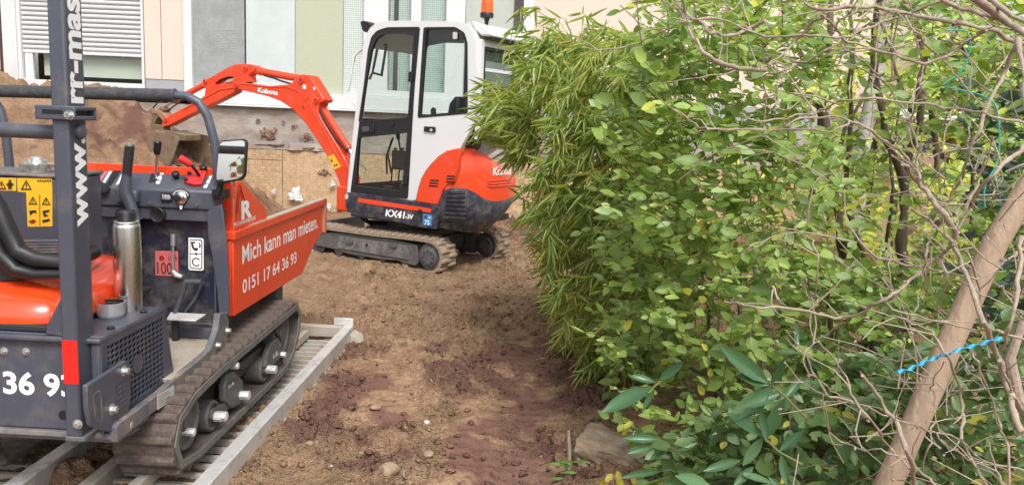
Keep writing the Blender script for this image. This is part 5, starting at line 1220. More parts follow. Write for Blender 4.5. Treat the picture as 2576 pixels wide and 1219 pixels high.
rf_ = eside('side_window', rwin, SXL - .004, .03, 'black', holes=[r_gl], bevel=.0)
eside('pane', r_gl, SXL + .012, .004, 'glass', rf_, bevel=0, smooth=0)
eside('sun_band', rounded([(524, 128), (640, 127), (672, 148), (684, 186), (600, 184), (519, 198)], 6, 2), SXL + .02, .004, 'black', rf_, bevel=0)
eside('window_catch', rounded([(634, 138), (652, 138), (652, 168), (634, 168)], 5, 2), SXL - .008, .01, 'silver', rf_, bevel=0)
eside('latch', rounded([(538, 470), (548, 458), (558, 465), (558, 490), (540, 492)], 5, 2), SXL - .005, .02, 'black', rf_, bevel=.003)
gh = eside('grab_latch', rounded([(510, 541), (558, 544), (558, 568), (510, 563)], 4, 2), SXL - .016, .014, 'black', cs, bevel=.003)
eside('lock_cylinder', [(541 + 6 * cos(t), 557 + 6 * sin(t)) for t in np.linspace(0, 2 * pi, 12, endpoint=False)], SXL - .019, .004, 'silver', gh, bevel=0)
# roof, far side, front and rear of the cab
XRC = .36; YZ = E_.p2(outer, 'x', SXL, c5)
top = YZ[4:15]
def offs(pl, d):
    P = np.array(pl); out = []
    for i in range(len(P)):
        t = P[min(i + 1, len(P) - 1)] - P[max(i - 1, 0)]; t /= np.linalg.norm(t); n_ = np.array([t[1], -t[0]])
        out.append(tuple(P[i] + n_ * d))
    return out
ti = offs(top, -.035)
cenyz = np.array([np.mean([p[0] for p in YZ]), np.mean([p[1] for p in YZ])])
if np.linalg.norm(np.array(ti[5]) - cenyz) > np.linalg.norm(np.array(top[5]) - cenyz): ti = offs(top, .035)
part('roof', MB().prism(top + ti[::-1], 'x', SXL + .045, XRC - .045), M['white'], exc, .0, smooth=50)
part('headliner', MB().prism(offs(ti[3:9], 0) + [(p[0], p[1] - .02) for p in ti[3:9]][::-1], 'x', SXL + .06, XRC - .06), M['dark_steel'], exc)
far_o = YZ; big = [YZ[i] for i in range(len(YZ))]
def shrink(pl, k, cz=None): c_ = np.mean(pl, 0); return [tuple(c_ + (np.array(p) - c_) * k) for p in pl]
fdoor = E_.p2(rounded([(225, 560), (262, 270), (292, 160), (345, 125), (480, 122), (470, 560)], 10, 3), 'x', SXL, c5)
frear = E_.p2(rwin, 'x', SXL, c5); flow = E_.p2(rounded([(228, 600), (440, 590), (428, 800), (210, 790)], 8, 3), 'x', SXL, c5)
ro = part('cab_right_side', MB().prism(YZ, 'x', XRC - .045, XRC, holes=[fdoor, frear, flow]), M['white'], exc)
def inner_trim(h, nm='inner_trim'):
    a_ = np.array(h); c_ = a_.mean(0); o2 = [tuple(c_ + (p - c_) * 1.06) for p in a_]; i2 = [tuple(c_ + (p - c_) * .94) for p in a_]
    part(nm, MB().prism(o2, 'x', XRC - .052, XRC - .046, holes=[i2]), M['black'], ro); part('pane', MB().prism(list(h), 'x', XRC - .02, XRC - .016), M['glass'], ro, smooth=0)
inner_trim(fdoor); inner_trim(frear); inner_trim(flow)
fy0, fy1 = YZ[2], YZ[4]
wsh = part('windscreen_frame', MB().add([], []), M['black'], exc) if 0 else None
def front_bar(za, zb, nm, mat='black', t=.03):
    def yat(z): return np.interp(z, [YZ[0][1], YZ[1][1], YZ[2][1], YZ[3][1], YZ[4][1], YZ[5][1]], [YZ[0][0], YZ[1][0], YZ[2][0], YZ[3][0], YZ[4][0], YZ[5][0]])
    return part(nm, MB().prism([(yat(za) - .002, za), (yat(zb) - .002, zb), (yat(zb) - t, zb), (yat(za) - t, za)], 'x', SXL + .051, XRC - .051), M[mat], exc, .004)
front_bar(YZ[0][1] + .0, YZ[0][1] + .10, 'front_lower_panel', 'navy'); front_bar(1.40, 1.44, 'windscreen_bar'); front_bar(2.14, 2.20, 'windscreen_header'); 
front_bar(YZ[0][1] + .11, 1.39, 'lower_windscreen', 'glass', .006); front_bar(1.45, 2.13, 'windscreen', 'glass', .006)
# rear wall
yr = min(p[0] for p in YZ); zr0_ = E_.at(*c5(735, 500), 'x', SXL)[2]
zrt = E_.at(*c5(733, 180), 'x', SXL)[2]
rw = [(SXL + .051, 1.30), (XRC - .051, 1.30), (XRC - .051, zrt + .03), (SXL + .051, zrt + .03)]
rh = [(SXL + .10, zr0_ + .03), (XRC - .09, zr0_ + .03), (XRC - .09, zrt - .03), (SXL + .10, zrt - .03)]
rwp = part('cab_rear', MB().prism(rw, 'y', yr + .002, yr + .045, holes=[rh]), M['white'], exc)
part('window_seal', MB().prism(rh, 'y', yr - .004, yr + .0015, holes=[[(rh[0][0] + .02, rh[0][1] + .02), (rh[1][0] - .02, rh[1][1] + .02), (rh[2][0] - .02, rh[2][1] - .03), (rh[3][0] + .02, rh[3][1] - .03)]]), M['black'], rwp)
part('pane', MB().prism(rh, 'y', yr + .02, yr + .024), M['glass_tint'], rwp, smooth=0)
part('roof_tail', MB().prism([(yr + .14, zrt + .20), (yr + .02, zrt + .16), (yr - .10, zrt + .085), (yr - .11, zrt + .05), (yr + .02, zrt + .06), (yr + .10, zrt + .12)], 'x', SXL + .06, XRC + .0), M['white'], exc, .02)
part('tail_gasket', MB().box(SXL + .08, XRC - .02, yr - .085, yr - .005, zrt + .030, zrt + .048), M['black'], exc)
# filler post behind the cab, exhaust stub
part('exhaust_stub', MB().tube([(-.50, -.86, 1.17), (-.49, -.88, 1.27), (-.48, -.90, 1.31)], .016, 8), M['rust'], exc)
# interior
part('cab_floor', MB().box(SXL + .06, XRC - .06, -.85, .44, .66, .69), M['dark_steel'], exc)
st = part('seat', MB().prism([(-.55, 1.02), (-.08, 1.00), (-.03, 1.06), (-.06, 1.11), (-.50, 1.12), (-.60, 1.10)], 'x', -.32, .14), M['black'], exc, .03)
part('backrest', MB().prism([(-.56, 1.10), (-.46, 1.12), (-.55, 1.62), (-.62, 1.70), (-.68, 1.68), (-.68, 1.20)], 'x', -.31, .13), M['black'], st, .03)
part('seat_base', MB().box(-.28, .10, -.55, -.12, .69, 1.01), M['black'], st, .01)
for x_ in (-.40, .22):
    jo = part('joystick', MB().box(x_ - .05, x_ + .05, -.25, .02, .95, 1.14).tube([(x_, -.05, 1.14), (x_, -.02, 1.26)], .010, 8), M['black'], exc, .01)
    part('joystick_grip', MB().tube([(x_, -.02, 1.25), (x_, -.01, 1.30), (x_, -.005, 1.37)], [.016, .022, .020], 10), M['black'], jo)
for x_ in (-.14, -.02): part('travel_lever', MB().tube([(x_, .28, .69), (x_, .25, 1.0), (x_, .22, 1.15)], [.008, .008, .016], 8), M['black'], exc)
part('pedals', MB().box(-.24, -.16, .18, .30, .70, .75).box(-.0, .08, .18, .30, .70, .75), M['dark_steel'], exc, .006)
part('side_lever', MB().tube(E_.p3([(372, 745), (355, 660), (378, 590)], 'x', -.40, c5), .010, 8).tube(E_.p3([(352, 745), (350, 670), (372, 600)], 'x', -.36, c5), .010, 8), M['black'], exc)
part('slew_lock_lever', MB().tube(E_.p3([(262, 728), (228, 680)], 'x', -.30, c5), .010, 8), M['zinc'], exc)
part('console_pod', MB().box(.10, .28, -.6, .10, .69, 1.10), M['black'], exc, .02)
# interior mirror seen through the door: a dark outlined rectangle
im = E_.p2([(308, 190), (352, 188), (330, 328), (285, 315)], 'x', -.30, c5); im2 = E_.p2([(316, 198), (344, 196), (324, 318), (292, 308)], 'x', -.30, c5)
part('rear_view_mirror', MB().prism(im, 'x', -.30, -.285, holes=[im2]).tube([(-.29, im[3][0], im[3][1]), (-.29, im[3][0] + .03, im[3][1] - .06)], .012, 8), M['black'], exc)
# grab rail, work lamp, lifting eyes, beacon
part('grab_rail', MB().tube(E_.p3([(256, 205), (232, 222), (214, 242), (205, 290), (190, 370), (184, 398), (208, 440), (228, 462)], 'x', -.50, c5), .011, 10), M['white'], exc)
wl = E_.p2(rounded([(243, 94), (262, 90), (292, 108), (292, 128), (270, 143), (252, 132)], 6, 2), 'x', -.44, c5)
wlp = part('work_lamp', MB().prism(wl, 'x', -.46, -.34), M['black'], exc, .012); part('lamp_arm', MB().tube(E_.p3([(272, 138), (266, 168)], 'x', -.44, c5), .010, 8), M['black'], wlp)
le = E_.at(*c5(701, 106), 'x', -.53)
part('lifting_eye', MB().tube([le + np.array([0, .018 * cos(t), .018 * sin(t)]) for t in np.linspace(-.6, pi + .6, 12)], .005, 8), M['white'], exc)
bcx = -.30
bp_ = E_.at(*c5(777, 160), 'x', bcx); bt_ = E_.at(*c5(776, 78), 'x', bcx); bh = bt_[2]
zb_l = bp_[2]; xx, yy = bp_[0], bp_[1]
bc = part('beacon_stem', MB().lathe([(.014, 0), (.014, .03), (.024, .05), (.020, .075), (.014, .085), (.020, bh - zb_l - .03), (.030, bh - zb_l)], (xx, yy, zb_l), (0, 0, 1), 16), M['black'], exc)
part('beacon_base', MB().lathe([(.055, 0), (.062, .004), (.064, .035), (.060, .045)], (xx, yy, bh), (0, 0, 1), 28), M['black'], bc)
part('beacon_lens', MB().lathe([(.056, .046), (.056, .13), (.050, .165), (.030, .18), (.001, .183)], (xx, yy, bh), (0, 0, 1), 28), M['amber'], bc)
part('beacon_reflector', MB().lathe([(.022, .05), (.024, .13), (.001, .14)], (xx, yy, bh), (0, 0, 1), 16), M['orange_gloss'], bc)
for dx in (-.03, .03): part('bracket_foot', MB().tube([(xx, yy, zb_l + .03), (xx + dx, yy - .02, zb_l + .005), (xx + dx * 1.6, yy + .01, zb_l - .01)], .010, 8), M['black'], bc)
# --- boom, arm, cylinders, bucket in one vertical plane
BX = -.10
def bslab(name, pts, half, mat='orange_e', c=c6, bevel=.008, holes=(), xc=BX, parent=exc):
    return part(name, MB().prism(E_.p2(pts, 'x', xc - half, c), 'x', xc - half, xc + half, holes=[E_.p2(h, 'x', xc - half, c) for h in holes]), M[mat], parent, bevel, smooth=40)
boom_o = [(652, 305), (690, 303), (760, 312), (830, 325), (905, 328), (975, 322), (1020, 318), (1050, 300), (1068, 270), (1090, 252), (1125, 250), (1160, 256), (1195, 310), (1235, 375), (1262, 420), (1256, 438), (1232, 445), (1222, 470), (1222, 510), (1245, 560), (1300, 650), (1365, 755), (1425, 870), (1450, 960), (1440, 1100), (1410, 1090), (1388, 1050), (1345, 930), (1285, 810), (1205, 685), (1140, 590), (1050, 490), (965, 432), (880, 400), (780, 375), (690, 356), (655, 340), (642, 322)]
boom = bslab('boom', boom_o, .075)
# raised rib along the boom's outer edge
rib_pts = [(690, 312), (760, 320), (900, 337), (1000, 332), (1090, 365), (1150, 430), (1200, 520), (1290, 680), (1400, 890)]
part('boom_rib', MB().tube(E_.p3(rib_pts, 'x', BX - .077, c6), .006, 6), M['orange_e'], boom)
def pin(X, Y, r_, half, parent, mat='orange_e', c=c6, xc=BX, hole=True):
    p = E_.at(*c(X, Y), 'x', xc - half)
    o = part('pin', MB().lathe([(r_, 0), (r_, 2 * half), ], (xc - half, p[1], p[2]), (1, 0, 0), 20), M[mat], parent, .003)
    if hole: part('pin_hole', MB().lathe([(r_ * .45, 0), (r_ * .45, .003)], (xc - half - .0005, p[1], p[2]), (-1, 0, 0), 12), M['darkred'], o)
    return o
pin(656, 322, .030, .095, boom); pin(1102, 285, .040, .09, boom); pin(1122, 472, .022, .082, boom); pin(1205, 425, .035, .095, boom); pin(1150, 415, .016, .08, boom)
arm_o = [(715, 176), (770, 184), (790, 205), (785, 225), (760, 240), (742, 258), (752, 300), (720, 305), (695, 312), (660, 345), (645, 372), (545, 425), (430, 480), (300, 545), (200, 598), (160, 606), (150, 585), (180, 545), (300, 480), (400, 425), (445, 395), (450, 350), (438, 330), (438, 300), (452, 286), (520, 252), (600, 205), (650, 183)]
slot = rounded([(512, 312), (548, 284), (600, 265), (640, 264), (645, 280), (628, 296), (570, 308), (525, 322)], 8, 3)
arm = bslab('dipper_arm', arm_o, .058, holes=[slot], bevel=.006)
pin(720, 206, .032, .075, arm); pin(442, 296, .030, .078, arm); pin(175, 560, .030, .075, arm)
part('arm_rib', MB().tube(E_.p3([(660, 340), (560, 350), (455, 405), (300, 490)], 'x', BX - .060, c6), .008, 6), M['orange_e'], arm)
p_ = [E_.at(*c6(*q), 'x', BX) for q in [(505, 325), (560, 300), (640, 272)]]
part('hose', MB().tube(E_.p3([(510, 322), (545, 295), (600, 275), (640, 268)], 'x', BX - .03, c6), .014, 8).tube(E_.p3([(530, 318), (560, 285), (620, 270)], 'x', BX + .02, c6), .012, 8), M['blackmatt'], arm)
def cyl(name, P0, P1, P2, rb_, rr_, c=c6, xc=BX, parent=exc):
    """barrel P0-P1, rod P1-P2"""
    a_, b_, d_ = [E_.at(*c(*q), 'x', xc) for q in (P0, P1, P2)]
    o = part(name, MB().tube([a_, a_ + (b_ - a_) * .02, a_ + (b_ - a_) * .96, b_], [rb_ * .9, rb_, rb_, rb_ * 1.08], 18), M['orange_e'], parent)
    part('gland', MB().tube([b_ - (b_ - a_) * .05, b_ + (b_ - a_) * .01], rb_ * 1.12, 18), M['orange_e'], o)
    part('rod', MB().tube([b_, d_], rr_, 14), M['chrome'], o); return o
cyl('arm_cylinder', (1098, 278), (825, 228), (768, 214), .042, .024, parent=exc)
cyl('bucket_cylinder', (442, 320), (250, 422), (140, 492), .036, .020)
cyl('boom_cylinder', (1240, 455), (1435, 760), (1470, 820), .040, .022, xc=BX + .02)
for z_ in (0, 14): part('hose', MB().tube(E_.p3([(1232, 480 + z_), (1270, 570 + z_), (1340, 680 + z_), (1418, 770)], 'x', BX - .05, c6), .010, 8), M['blackmatt'], boom)
part('hose', MB().tube(E_.p3([(850, 255), (920, 275), (980, 298), (1050, 318)], 'x', BX - .03, c6), .011, 8), M['blackmatt'], boom)
part('hose', MB().tube(E_.p3([(760, 240), (730, 262), (735, 290), (760, 305)], 'x', BX - .02, c6), .013, 8), M['blackmatt'], boom)
part('hose', MB().tube(E_.p3([(245, 445), (180, 430), (120, 445), (92, 480)], 'x', BX - .05, c6), .009, 8).tube(E_.p3([(300, 420), (230, 470), (190, 500)], 'x', BX - .06, c6), .009, 8), M['blackmatt'], arm)
ys_ = bslab('yellow_label', [(1290, 812), (1330, 795), (1380, 880), (1332, 902)], .0768, 'yellow', bevel=0, parent=boom)
for q in ([(1308, 835), (1318, 830), (1324, 846), (1313, 850)], [(1330, 872), (1338, 862), (1342, 875), (1336, 884)], [(1345, 864), (1352, 858), (1356, 872), (1349, 878)]):
    part('pictogram', MB().prism(E_.p2(q, 'x', BX - .078, c6), 'x', BX - .0785, BX - .078), M['blackprint'], ys_, smooth=0)
for q in ([(1118, 318), (1140, 322), (1138, 350), (1116, 346)], [(1190, 335), (1203, 338), (1201, 356), (1189, 352)]):
    part('white_label', MB().prism(E_.p2(q, 'x', BX - .078, c6), 'x', BX - .0785, BX - .0755), M['whitepaint2'], boom, smooth=0)
a_ = E_.at(*c6(810, 372), 'x', BX - .076); d_ = E_.at(*c6(948, 393), 'x', BX - .076); u_ = E_.at(*c6(810, 338), 'x', BX - .076)
text('boom_lettering', 'Kubota', a_, (0, -1, (d_[2] - a_[2]) / abs(d_[1] - a_[1])), (0, 0, 1), abs(d_[1] - a_[1]), u_[2] - a_[2], M['whitepaint2'], boom, offset=.03)
part('swing_bracket', MB().box(BX - .14, BX + .14, .50, .80, .46, .62).box(BX - .11, BX + .11, .60, .98, .42, .70), M['orange_e'], exc, .02)
# linkage and bucket
lk2 = bslab('bucket_link', [(75, 492), (95, 482), (140, 500), (175, 535), (185, 565), (165, 580), (150, 560), (120, 525), (85, 512)], .07, 'rust', bevel=.006)
bslab('tipping_link', [(140, 470), (165, 490), (110, 560), (95, 620), (75, 610), (85, 545)], .055, 'bucket', bevel=.006)
bslab('bucket_ear', [(95, 590), (160, 600), (150, 680), (120, 690), (70, 640)], .06, 'bucket', bevel=.008)
bk_o = [(70, 660), (110, 620), (170, 650), (270, 665), (278, 700), (200, 735), (160, 740), (230, 850), (210, 880), (150, 860), (80, 800), (55, 730)]
bko = E_.p2(bk_o, 'x', BX - .2, c6)
sh = [(60, 700), (80, 640), (130, 630), (140, 650), (95, 660), (78, 710), (100, 790), (160, 845), (222, 868), (212, 890), (148, 866), (85, 806)]
bkt = part('bucket', MB().prism(E_.p2(sh, 'x', BX - .2, c6), 'x', BX - .23, BX + .23), M['bucket'], exc, .006)
pl_ = [(66, 705), (85, 645), (135, 640), (270, 668), (285, 700), (225, 875), (150, 858), (90, 800)]
for s_ in (-1, 1): part('side_plate', MB().prism(E_.p2(pl_, 'x', BX - .2, c6), 'x', BX + s_ * .23 - .008, BX + s_ * .23 + .008), M['bucket'], bkt, .004)
part('bucket_hood', MB().prism(E_.p2([(150, 645), (185, 640), (275, 662), (270, 705), (190, 708), (155, 690)], 'x', BX - .2, c6), 'x', BX - .12, BX + .12), M['bucket'], bkt, .012)
pe = E_.at(*c6(225, 872), 'x', BX - .2); qd = E_.at(*c6(275, 890), 'x', BX - .2) - pe
for k in range(4):
    x_ = BX - .19 + k * .127; part('tooth', MB().add([(x_ - .025, pe[1], pe[2] - .015), (x_ + .025, pe[1], pe[2] - .015), (x_ + .025, pe[1], pe[2] + .015), (x_ - .025, pe[1], pe[2] + .015), (x_ - .012, pe[1] + qd[1], pe[2] + qd[2] - .04), (x_ + .012, pe[1] + qd[1], pe[2] + qd[2] - .04)], [(0, 3, 2, 1), (0, 1, 5, 4), (3, 4, 5, 2), (0, 4, 3), (1, 2, 5)]), M['bucket'], bkt)
# white plastic lid dangling behind the bucket teeth is left as a scrap on the heap
# ------------------------------------------------------------------ planting
def leaf_mat(name, rough=.45, trans=.35, vein=.25):
    m, nt, b, out = new_mat(name)
    at = nd(nt, 'ShaderNodeAttribute', attribute_name='tint'); tc = nd(nt, 'ShaderNodeTexCoord')
    no = nd(nt, 'ShaderNodeTexNoise'); no.inputs['Scale'].default_value = 25; no.inputs['Detail'].default_value = 3; nt.links.new(tc.outputs['Object'], no.inputs[0])
    r = nd(nt, 'ShaderNodeMapRange'); r.inputs[3].default_value = .78; r.inputs[4].default_value = 1.22; nt.links.new(no.outputs[0], r.inputs[0])
    vm = nd(nt, 'ShaderNodeVectorMath', operation='SCALE'); nt.links.new(at.outputs['Color'], vm.inputs[0]); nt.links.new(r.outputs[0], vm.inputs['Scale'])
    nt.links.new(vm.outputs[0], b.inputs['Base Color']); b.inputs['Roughness'].default_value = rough; b.inputs['Specular IOR Level'].default_value = .45
    tr = nd(nt, 'ShaderNodeBsdfTranslucent'); v2 = nd(nt, 'ShaderNodeVectorMath', operation='MULTIPLY'); nt.links.new(vm.outputs[0], v2.inputs[0]); v2.inputs[1].default_value = (1.3, 1.4, .5)
    nt.links.new(v2.outputs[0], tr.inputs[0]); mx = nd(nt, 'ShaderNodeMixShader'); mx.inputs[0].default_value = trans
    nt.links.new(b.outputs[0], mx.inputs[1]); nt.links.new(tr.outputs[0], mx.inputs[2]); nt.links.new(mx.outputs[0], out.inputs[0]); return m
M['leaf'] = leaf_mat('leaf'); M['leaf_gloss'] = leaf_mat('glossy_leaf', .28, .12)
M['bark'] = paint('brown_bark', (.105, .072, .052), .85, dirt=(.17, .13, .09), amt=.4, scale=18, bump=.5, stretch=(1, 1, .3))
M['twig'] = paint('pale_twig_bark', (.37, .295, .23), .8, dirt=(.19, .14, .105), amt=.35, scale=22, bump=.3, bscale=90, var=.15)
M['redtwig'] = paint('reddish_twig', (.20, .10, .06), .7)
M['greenstem'] = paint('green_stem', (.16, .17, .06), .6)
M['smoothbark'] = paint('smooth_tan_bark', (.36, .255, .175), .8, dirt=(.24, .175, .125), amt=.45, scale=9, bump=.7, bscale=55, stretch=(1, 1, .35), var=.15)
M['birch'] = paint('birch_bark', (.42, .40, .36), .8, dirt=(.12, .10, .09), amt=.4, scale=12, stretch=(1, 1, 5), bump=.3)
def template(kind):
    """rows of (t, half width, fold, droop) -> unit leaf lying along +x, blade across y, z up"""
    if kind == 'bamboo': rows = [(.10, .34), (.30, .5), (.65, .33)]; dr = .22
    elif kind == 'ovate': rows = [(.08, .22), (.32, .5), (.62, .44), (.85, .22)]; dr = .14
    elif kind == 'laurel': rows = [(.06, .12), (.25, .40), (.5, .5), (.75, .38), (.9, .17)]; dr = .20
    v = [(0, 0, 0)]; f = []
    for t, w_ in rows:
        z_ = -dr * t * t; v += [(t, -w_, z_ + .0), (t, 0, z_ - .12 * w_ * 2), (t, w_, z_ + .0)]
    v.append((1, 0, -dr)); n = len(rows); last = len(v) - 1
    f += [(0, 1, 2), (0, 2, 3)]
    for k in range(n - 1):
        a_ = 1 + 3 * k; f += [(a_, a_ + 3, a_ + 4), (a_, a_ + 4, a_ + 1), (a_ + 1, a_ + 4, a_ + 5), (a_ + 1, a_ + 5, a_ + 2)]
    a_ = 1 + 3 * (n - 1); f += [(a_, last, a_ + 1), (a_ + 1, last, a_ + 2)]
    return np.array(v, float), np.array(f)
TPL = {k: template(k) for k in ('bamboo', 'ovate', 'laurel')}
def fast_mesh(name, co, fc, tint=None, mat=None):
    me = bpy.data.meshes.new(name); me.vertices.add(len(co)); me.vertices.foreach_set('co', co.astype(np.float32).ravel())
    me.loops.add(fc.size); me.loops.foreach_set('vertex_index', fc.astype(np.int32).ravel()); me.polygons.add(len(fc)); k = fc.shape[1]
    me.polygons.foreach_set('loop_start', np.arange(len(fc)) * k); me.polygons.foreach_set('loop_total', np.full(len(fc), k)); me.update(); me.shade_smooth()
    if tint is not None:
        at = me.attributes.new('tint', 'FLOAT_COLOR', 'POINT'); at.data.foreach_set('color', np.concatenate([tint, np.ones((len(tint), 1))], 1).astype(np.float32).ravel())
    if mat: me.materials.append(mat)
    return me
def norm(a_): return a_ / (np.linalg.norm(a_, axis=-1, keepdims=True) + 1e-9)
class Leaves:
    def __init__(s, kind, mat): s.kind = kind; s.mat = mat; s.p = []; s.d = []; s.n = []; s.L = []; s.W = []; s.c = []
    def add(s, p, d, n, L, W, c): s.p.append(p); s.d.append(d); s.n.append(n); s.L.append(L); s.W.append(W); s.c.append(c)
    def build(s, parent, singles=300, name='leaf', massname='foliage', org=(0, 0, 0)):
        P = np.array(s.p) - np.array(org); d = norm(np.array(s.d)); n = np.array(s.n); n = norm(n - d * (n * d).sum(1, keepdims=True)); b = np.cross(n, d)
        L = np.array(s.L); W = np.array(s.W); C = np.array(s.c); tv, tf = TPL[s.kind]
        score = np.array([0.0] * len(P))
        Pw = P + np.array(org) + d * L[:, None] * .5; z = (Pw - CO) @ Fd; px_ = 1288 + FPX * ((Pw - CO) @ CR) / z; py_ = 609.5 - FPX * ((Pw - CO) @ CU) / z
        vis = (z > .3) & (px_ > 0) & (px_ < 2576) & (py_ > 0) & (py_ < 1219); score = np.where(vis, L * W / z ** 2 * (1 - .6 * (z > np.percentile(z, 30))), 0)
        idx = np.argsort(-score); one = idx[:singles]; rest = idx[singles:]
        # palette of shared meshes for the pieces that stand alone
        if len(one):
            K = 12; pal = C[one][np.linspace(0, len(one) - 1, K).astype(int)] if len(one) >= K else C[one]; mesh = []
            for q in pal:
                mesh.append(fast_mesh('leaf', tv, tf, np.repeat(q[None], len(tv), 0), s.mat))
            for i in one:
                k = int(np.argmin(((pal - C[i]) ** 2).sum(1))); o = bpy.data.objects.new(name, mesh[k]); COL.objects.link(o); o.parent = parent
                mt = Matrix((( *(d[i] * L[i]), 0), (*(b[i] * W[i]), 0), (*(n[i] * L[i]), 0), (0, 0, 0, 1))).transposed(); mt.translation = Vector(P[i]); o.matrix_local = mt
        if len(rest):
            co = P[rest][:, None] + d[rest][:, None] * (tv[None, :, 0:1] * L[rest][:, None, None]) + b[rest][:, None] * (tv[None, :, 1:2] * W[rest][:, None, None]) + n[rest][:, None] * (tv[None, :, 2:3] * L[rest][:, None, None])
            fc = (tf[None] + (np.arange(len(rest)) * len(tv))[:, None, None]).reshape(-1, 3)
            o = link(massname, fast_mesh(massname, co.reshape(-1, 3), fc, np.repeat(C[rest], len(tv), 0), s.mat), parent, 'stuff'); return o
def inpoly(x, y, poly):
    poly = np.array(poly); c_ = False; j = len(poly) - 1
    for i in range(len(poly)):
        xi, yi = poly[i]; xj, yj = poly[j]
        if (yi > y) != (yj > y) and x < (xj - xi) * (y - yi) / (yj - yi) + xi: c_ = not c_
        j = i
    return c_
class Region:
    """a planted volume: an outline measured in the picture, filled through its real depth"""
    def __init__(s, poly, y0, y1, seed): s.poly = poly; s.y0 = y0; s.y1 = y1; s.r = random.Random(seed); P = np.array(poly); s.b = (P[:, 0].min(), P[:, 0].max(), P[:, 1].min(), P[:, 1].max())
    def pick(s, bias=1.0):
        while True:
            x = s.r.uniform(s.b[0], s.b[1]); y = s.r.uniform(s.b[2], s.b[3])
            if not inpoly(x, y, s.poly): continue
            yy = s.y0 + (s.y1 - s.y0) * s.r.random() ** bias; P = on_plane(x, y, (0, 1, 0), yy)
            if P[2] < .02: continue
            return P, x, y
def gauss3(r, s_): return np.array([r.gauss(0, s_), r.gauss(0, s_), r.gauss(0, s_)])
def lerp(a_, b_, t): return np.array(a_) * (1 - t) + np.array(b_) * t
SINGLE = 300
# ---- bamboo
bam_o = (1.15, 5.3, gz(1.15, 5.3)); bam = thing('bamboo', 'leafy bamboo clump with narrow drooping leaves hanging towards the excavator', 'bamboo', bam_o)
BL = Leaves('bamboo', M['leaf']); tw = MB(); r = random.Random(21)
G1, G2, G3 = (.18, .27, .07), (.40, .50, .17), (.60, .68, .34); YL = (.66, .52, .12)
def bam_color():
    q = r.random()
    if q < .045: return lerp(YL, (.55, .33, .10), r.random())
    if q < .28: return lerp((.46, .50, .13), (.52, .50, .16), r.random())
    return lerp(lerp(G1, G2, r.random()), G3, r.random() ** 3)
def bam_cluster(P, out, size=1.0, nl=None):
    ax = norm(np.array(out) + gauss3(r, .48)); L = r.uniform(.08, .20) * size; side = norm(np.cross(ax, [0, 0, 1.0]) + 1e-6)
    q0 = P - ax * L * .5; q1 = P + ax * L * .5 + np.array([0, 0, -.02]); tw.tube([q0, (q0 + q1) / 2 + [0, 0, .008], q1], .0012, 3, cap=False)
    nl = nl or r.randint(8, 15); col = bam_color()
    for k in range(nl):
        t = (k + .5) / nl; p = q0 * (1 - t) + q1 * t; s_ = 1 if k % 2 else -1
        d = ax * r.uniform(.4, .9) + side * s_ * r.uniform(.2, .8) + np.array([0, 0, -r.uniform(-.1, .9)]) + gauss3(r, .36)
        if k == nl - 1: d = ax + np.array([0, 0, -.4]) + gauss3(r, .15)
        n = np.array([0, 0, 1.0]) + np.array([0, -.5, .0]) + gauss3(r, .45)
        BL.add(p, d, n, r.uniform(.085, .165) * size, r.uniform(.007, .0115) * size, lerp(col, bam_color(), .45) if r.random() < .9 else bam_color())
bam_main = [(1330, 160), (1360, 100), (1430, 75), (1500, 60), (1600, 90), (1680, 160), (1720, 300), (1760, 520), (1740, 760), (1700, 940), (1640, 960), (1560, 930), (1510, 960), (1450, 900), (1435, 830), (1410, 770), (1390, 700), (1370, 640), (1355, 560), (1345, 500), (1365, 430), (1385, 380), (1390, 300), (1380, 230), (1350, 190)]
RG = Region(bam_main, 4.3, 6.2, 31)
for i in range(1050):
    P, x, y = RG.pick(1.4); f_ = max(0, min(1, (1650 - x) / 350)); bam_cluster(P, (-.6 - .5 * f_, -.35, -.35 + .25 * r.random()))
RG = Region([(1225, 245), (1260, 215), (1310, 225), (1350, 270), (1355, 380), (1330, 420), (1290, 400), (1250, 370), (1230, 320)], 4.6, 5.2, 32)
for i in range(70):
    P, x, y = RG.pick(); bam_cluster(P, (-.9, -.2, -.15 + .35 * r.random()), .95)
RG = Region([(1300, 180), (1330, 90), (1420, 40), (1480, 60), (1500, 200), (1420, 260), (1330, 300)], 4.7, 5.5, 33)
for i in range(60):
    P, x, y = RG.pick(); bam_cluster(P, (-.8, -.1, .25 * r.random()), 1.0, 8)
for (x, y) in [(1310, 20), (1300, 60), (1345, 15), (1395, 45), (1330, 110), (1280, 130), (1470, 35), (1260, 215), (1225, 225), (1220, 270), (1320, 495), (1355, 590), (1385, 730), (1400, 880), (1500, 930), (1230, 310), (1240, 200), (1440, 1170), (1425, 1190), (1450, 1200), (1320, 545), (1395, 800), (1410, 850), (1455, 985)]:
    yy = 4.9 if y < 1100 else 3.4; bam_cluster(on_plane(x, y, (0, 1, 0), yy), (-.8, -.3, .1), .9 if y < 1100 else .6, 9)
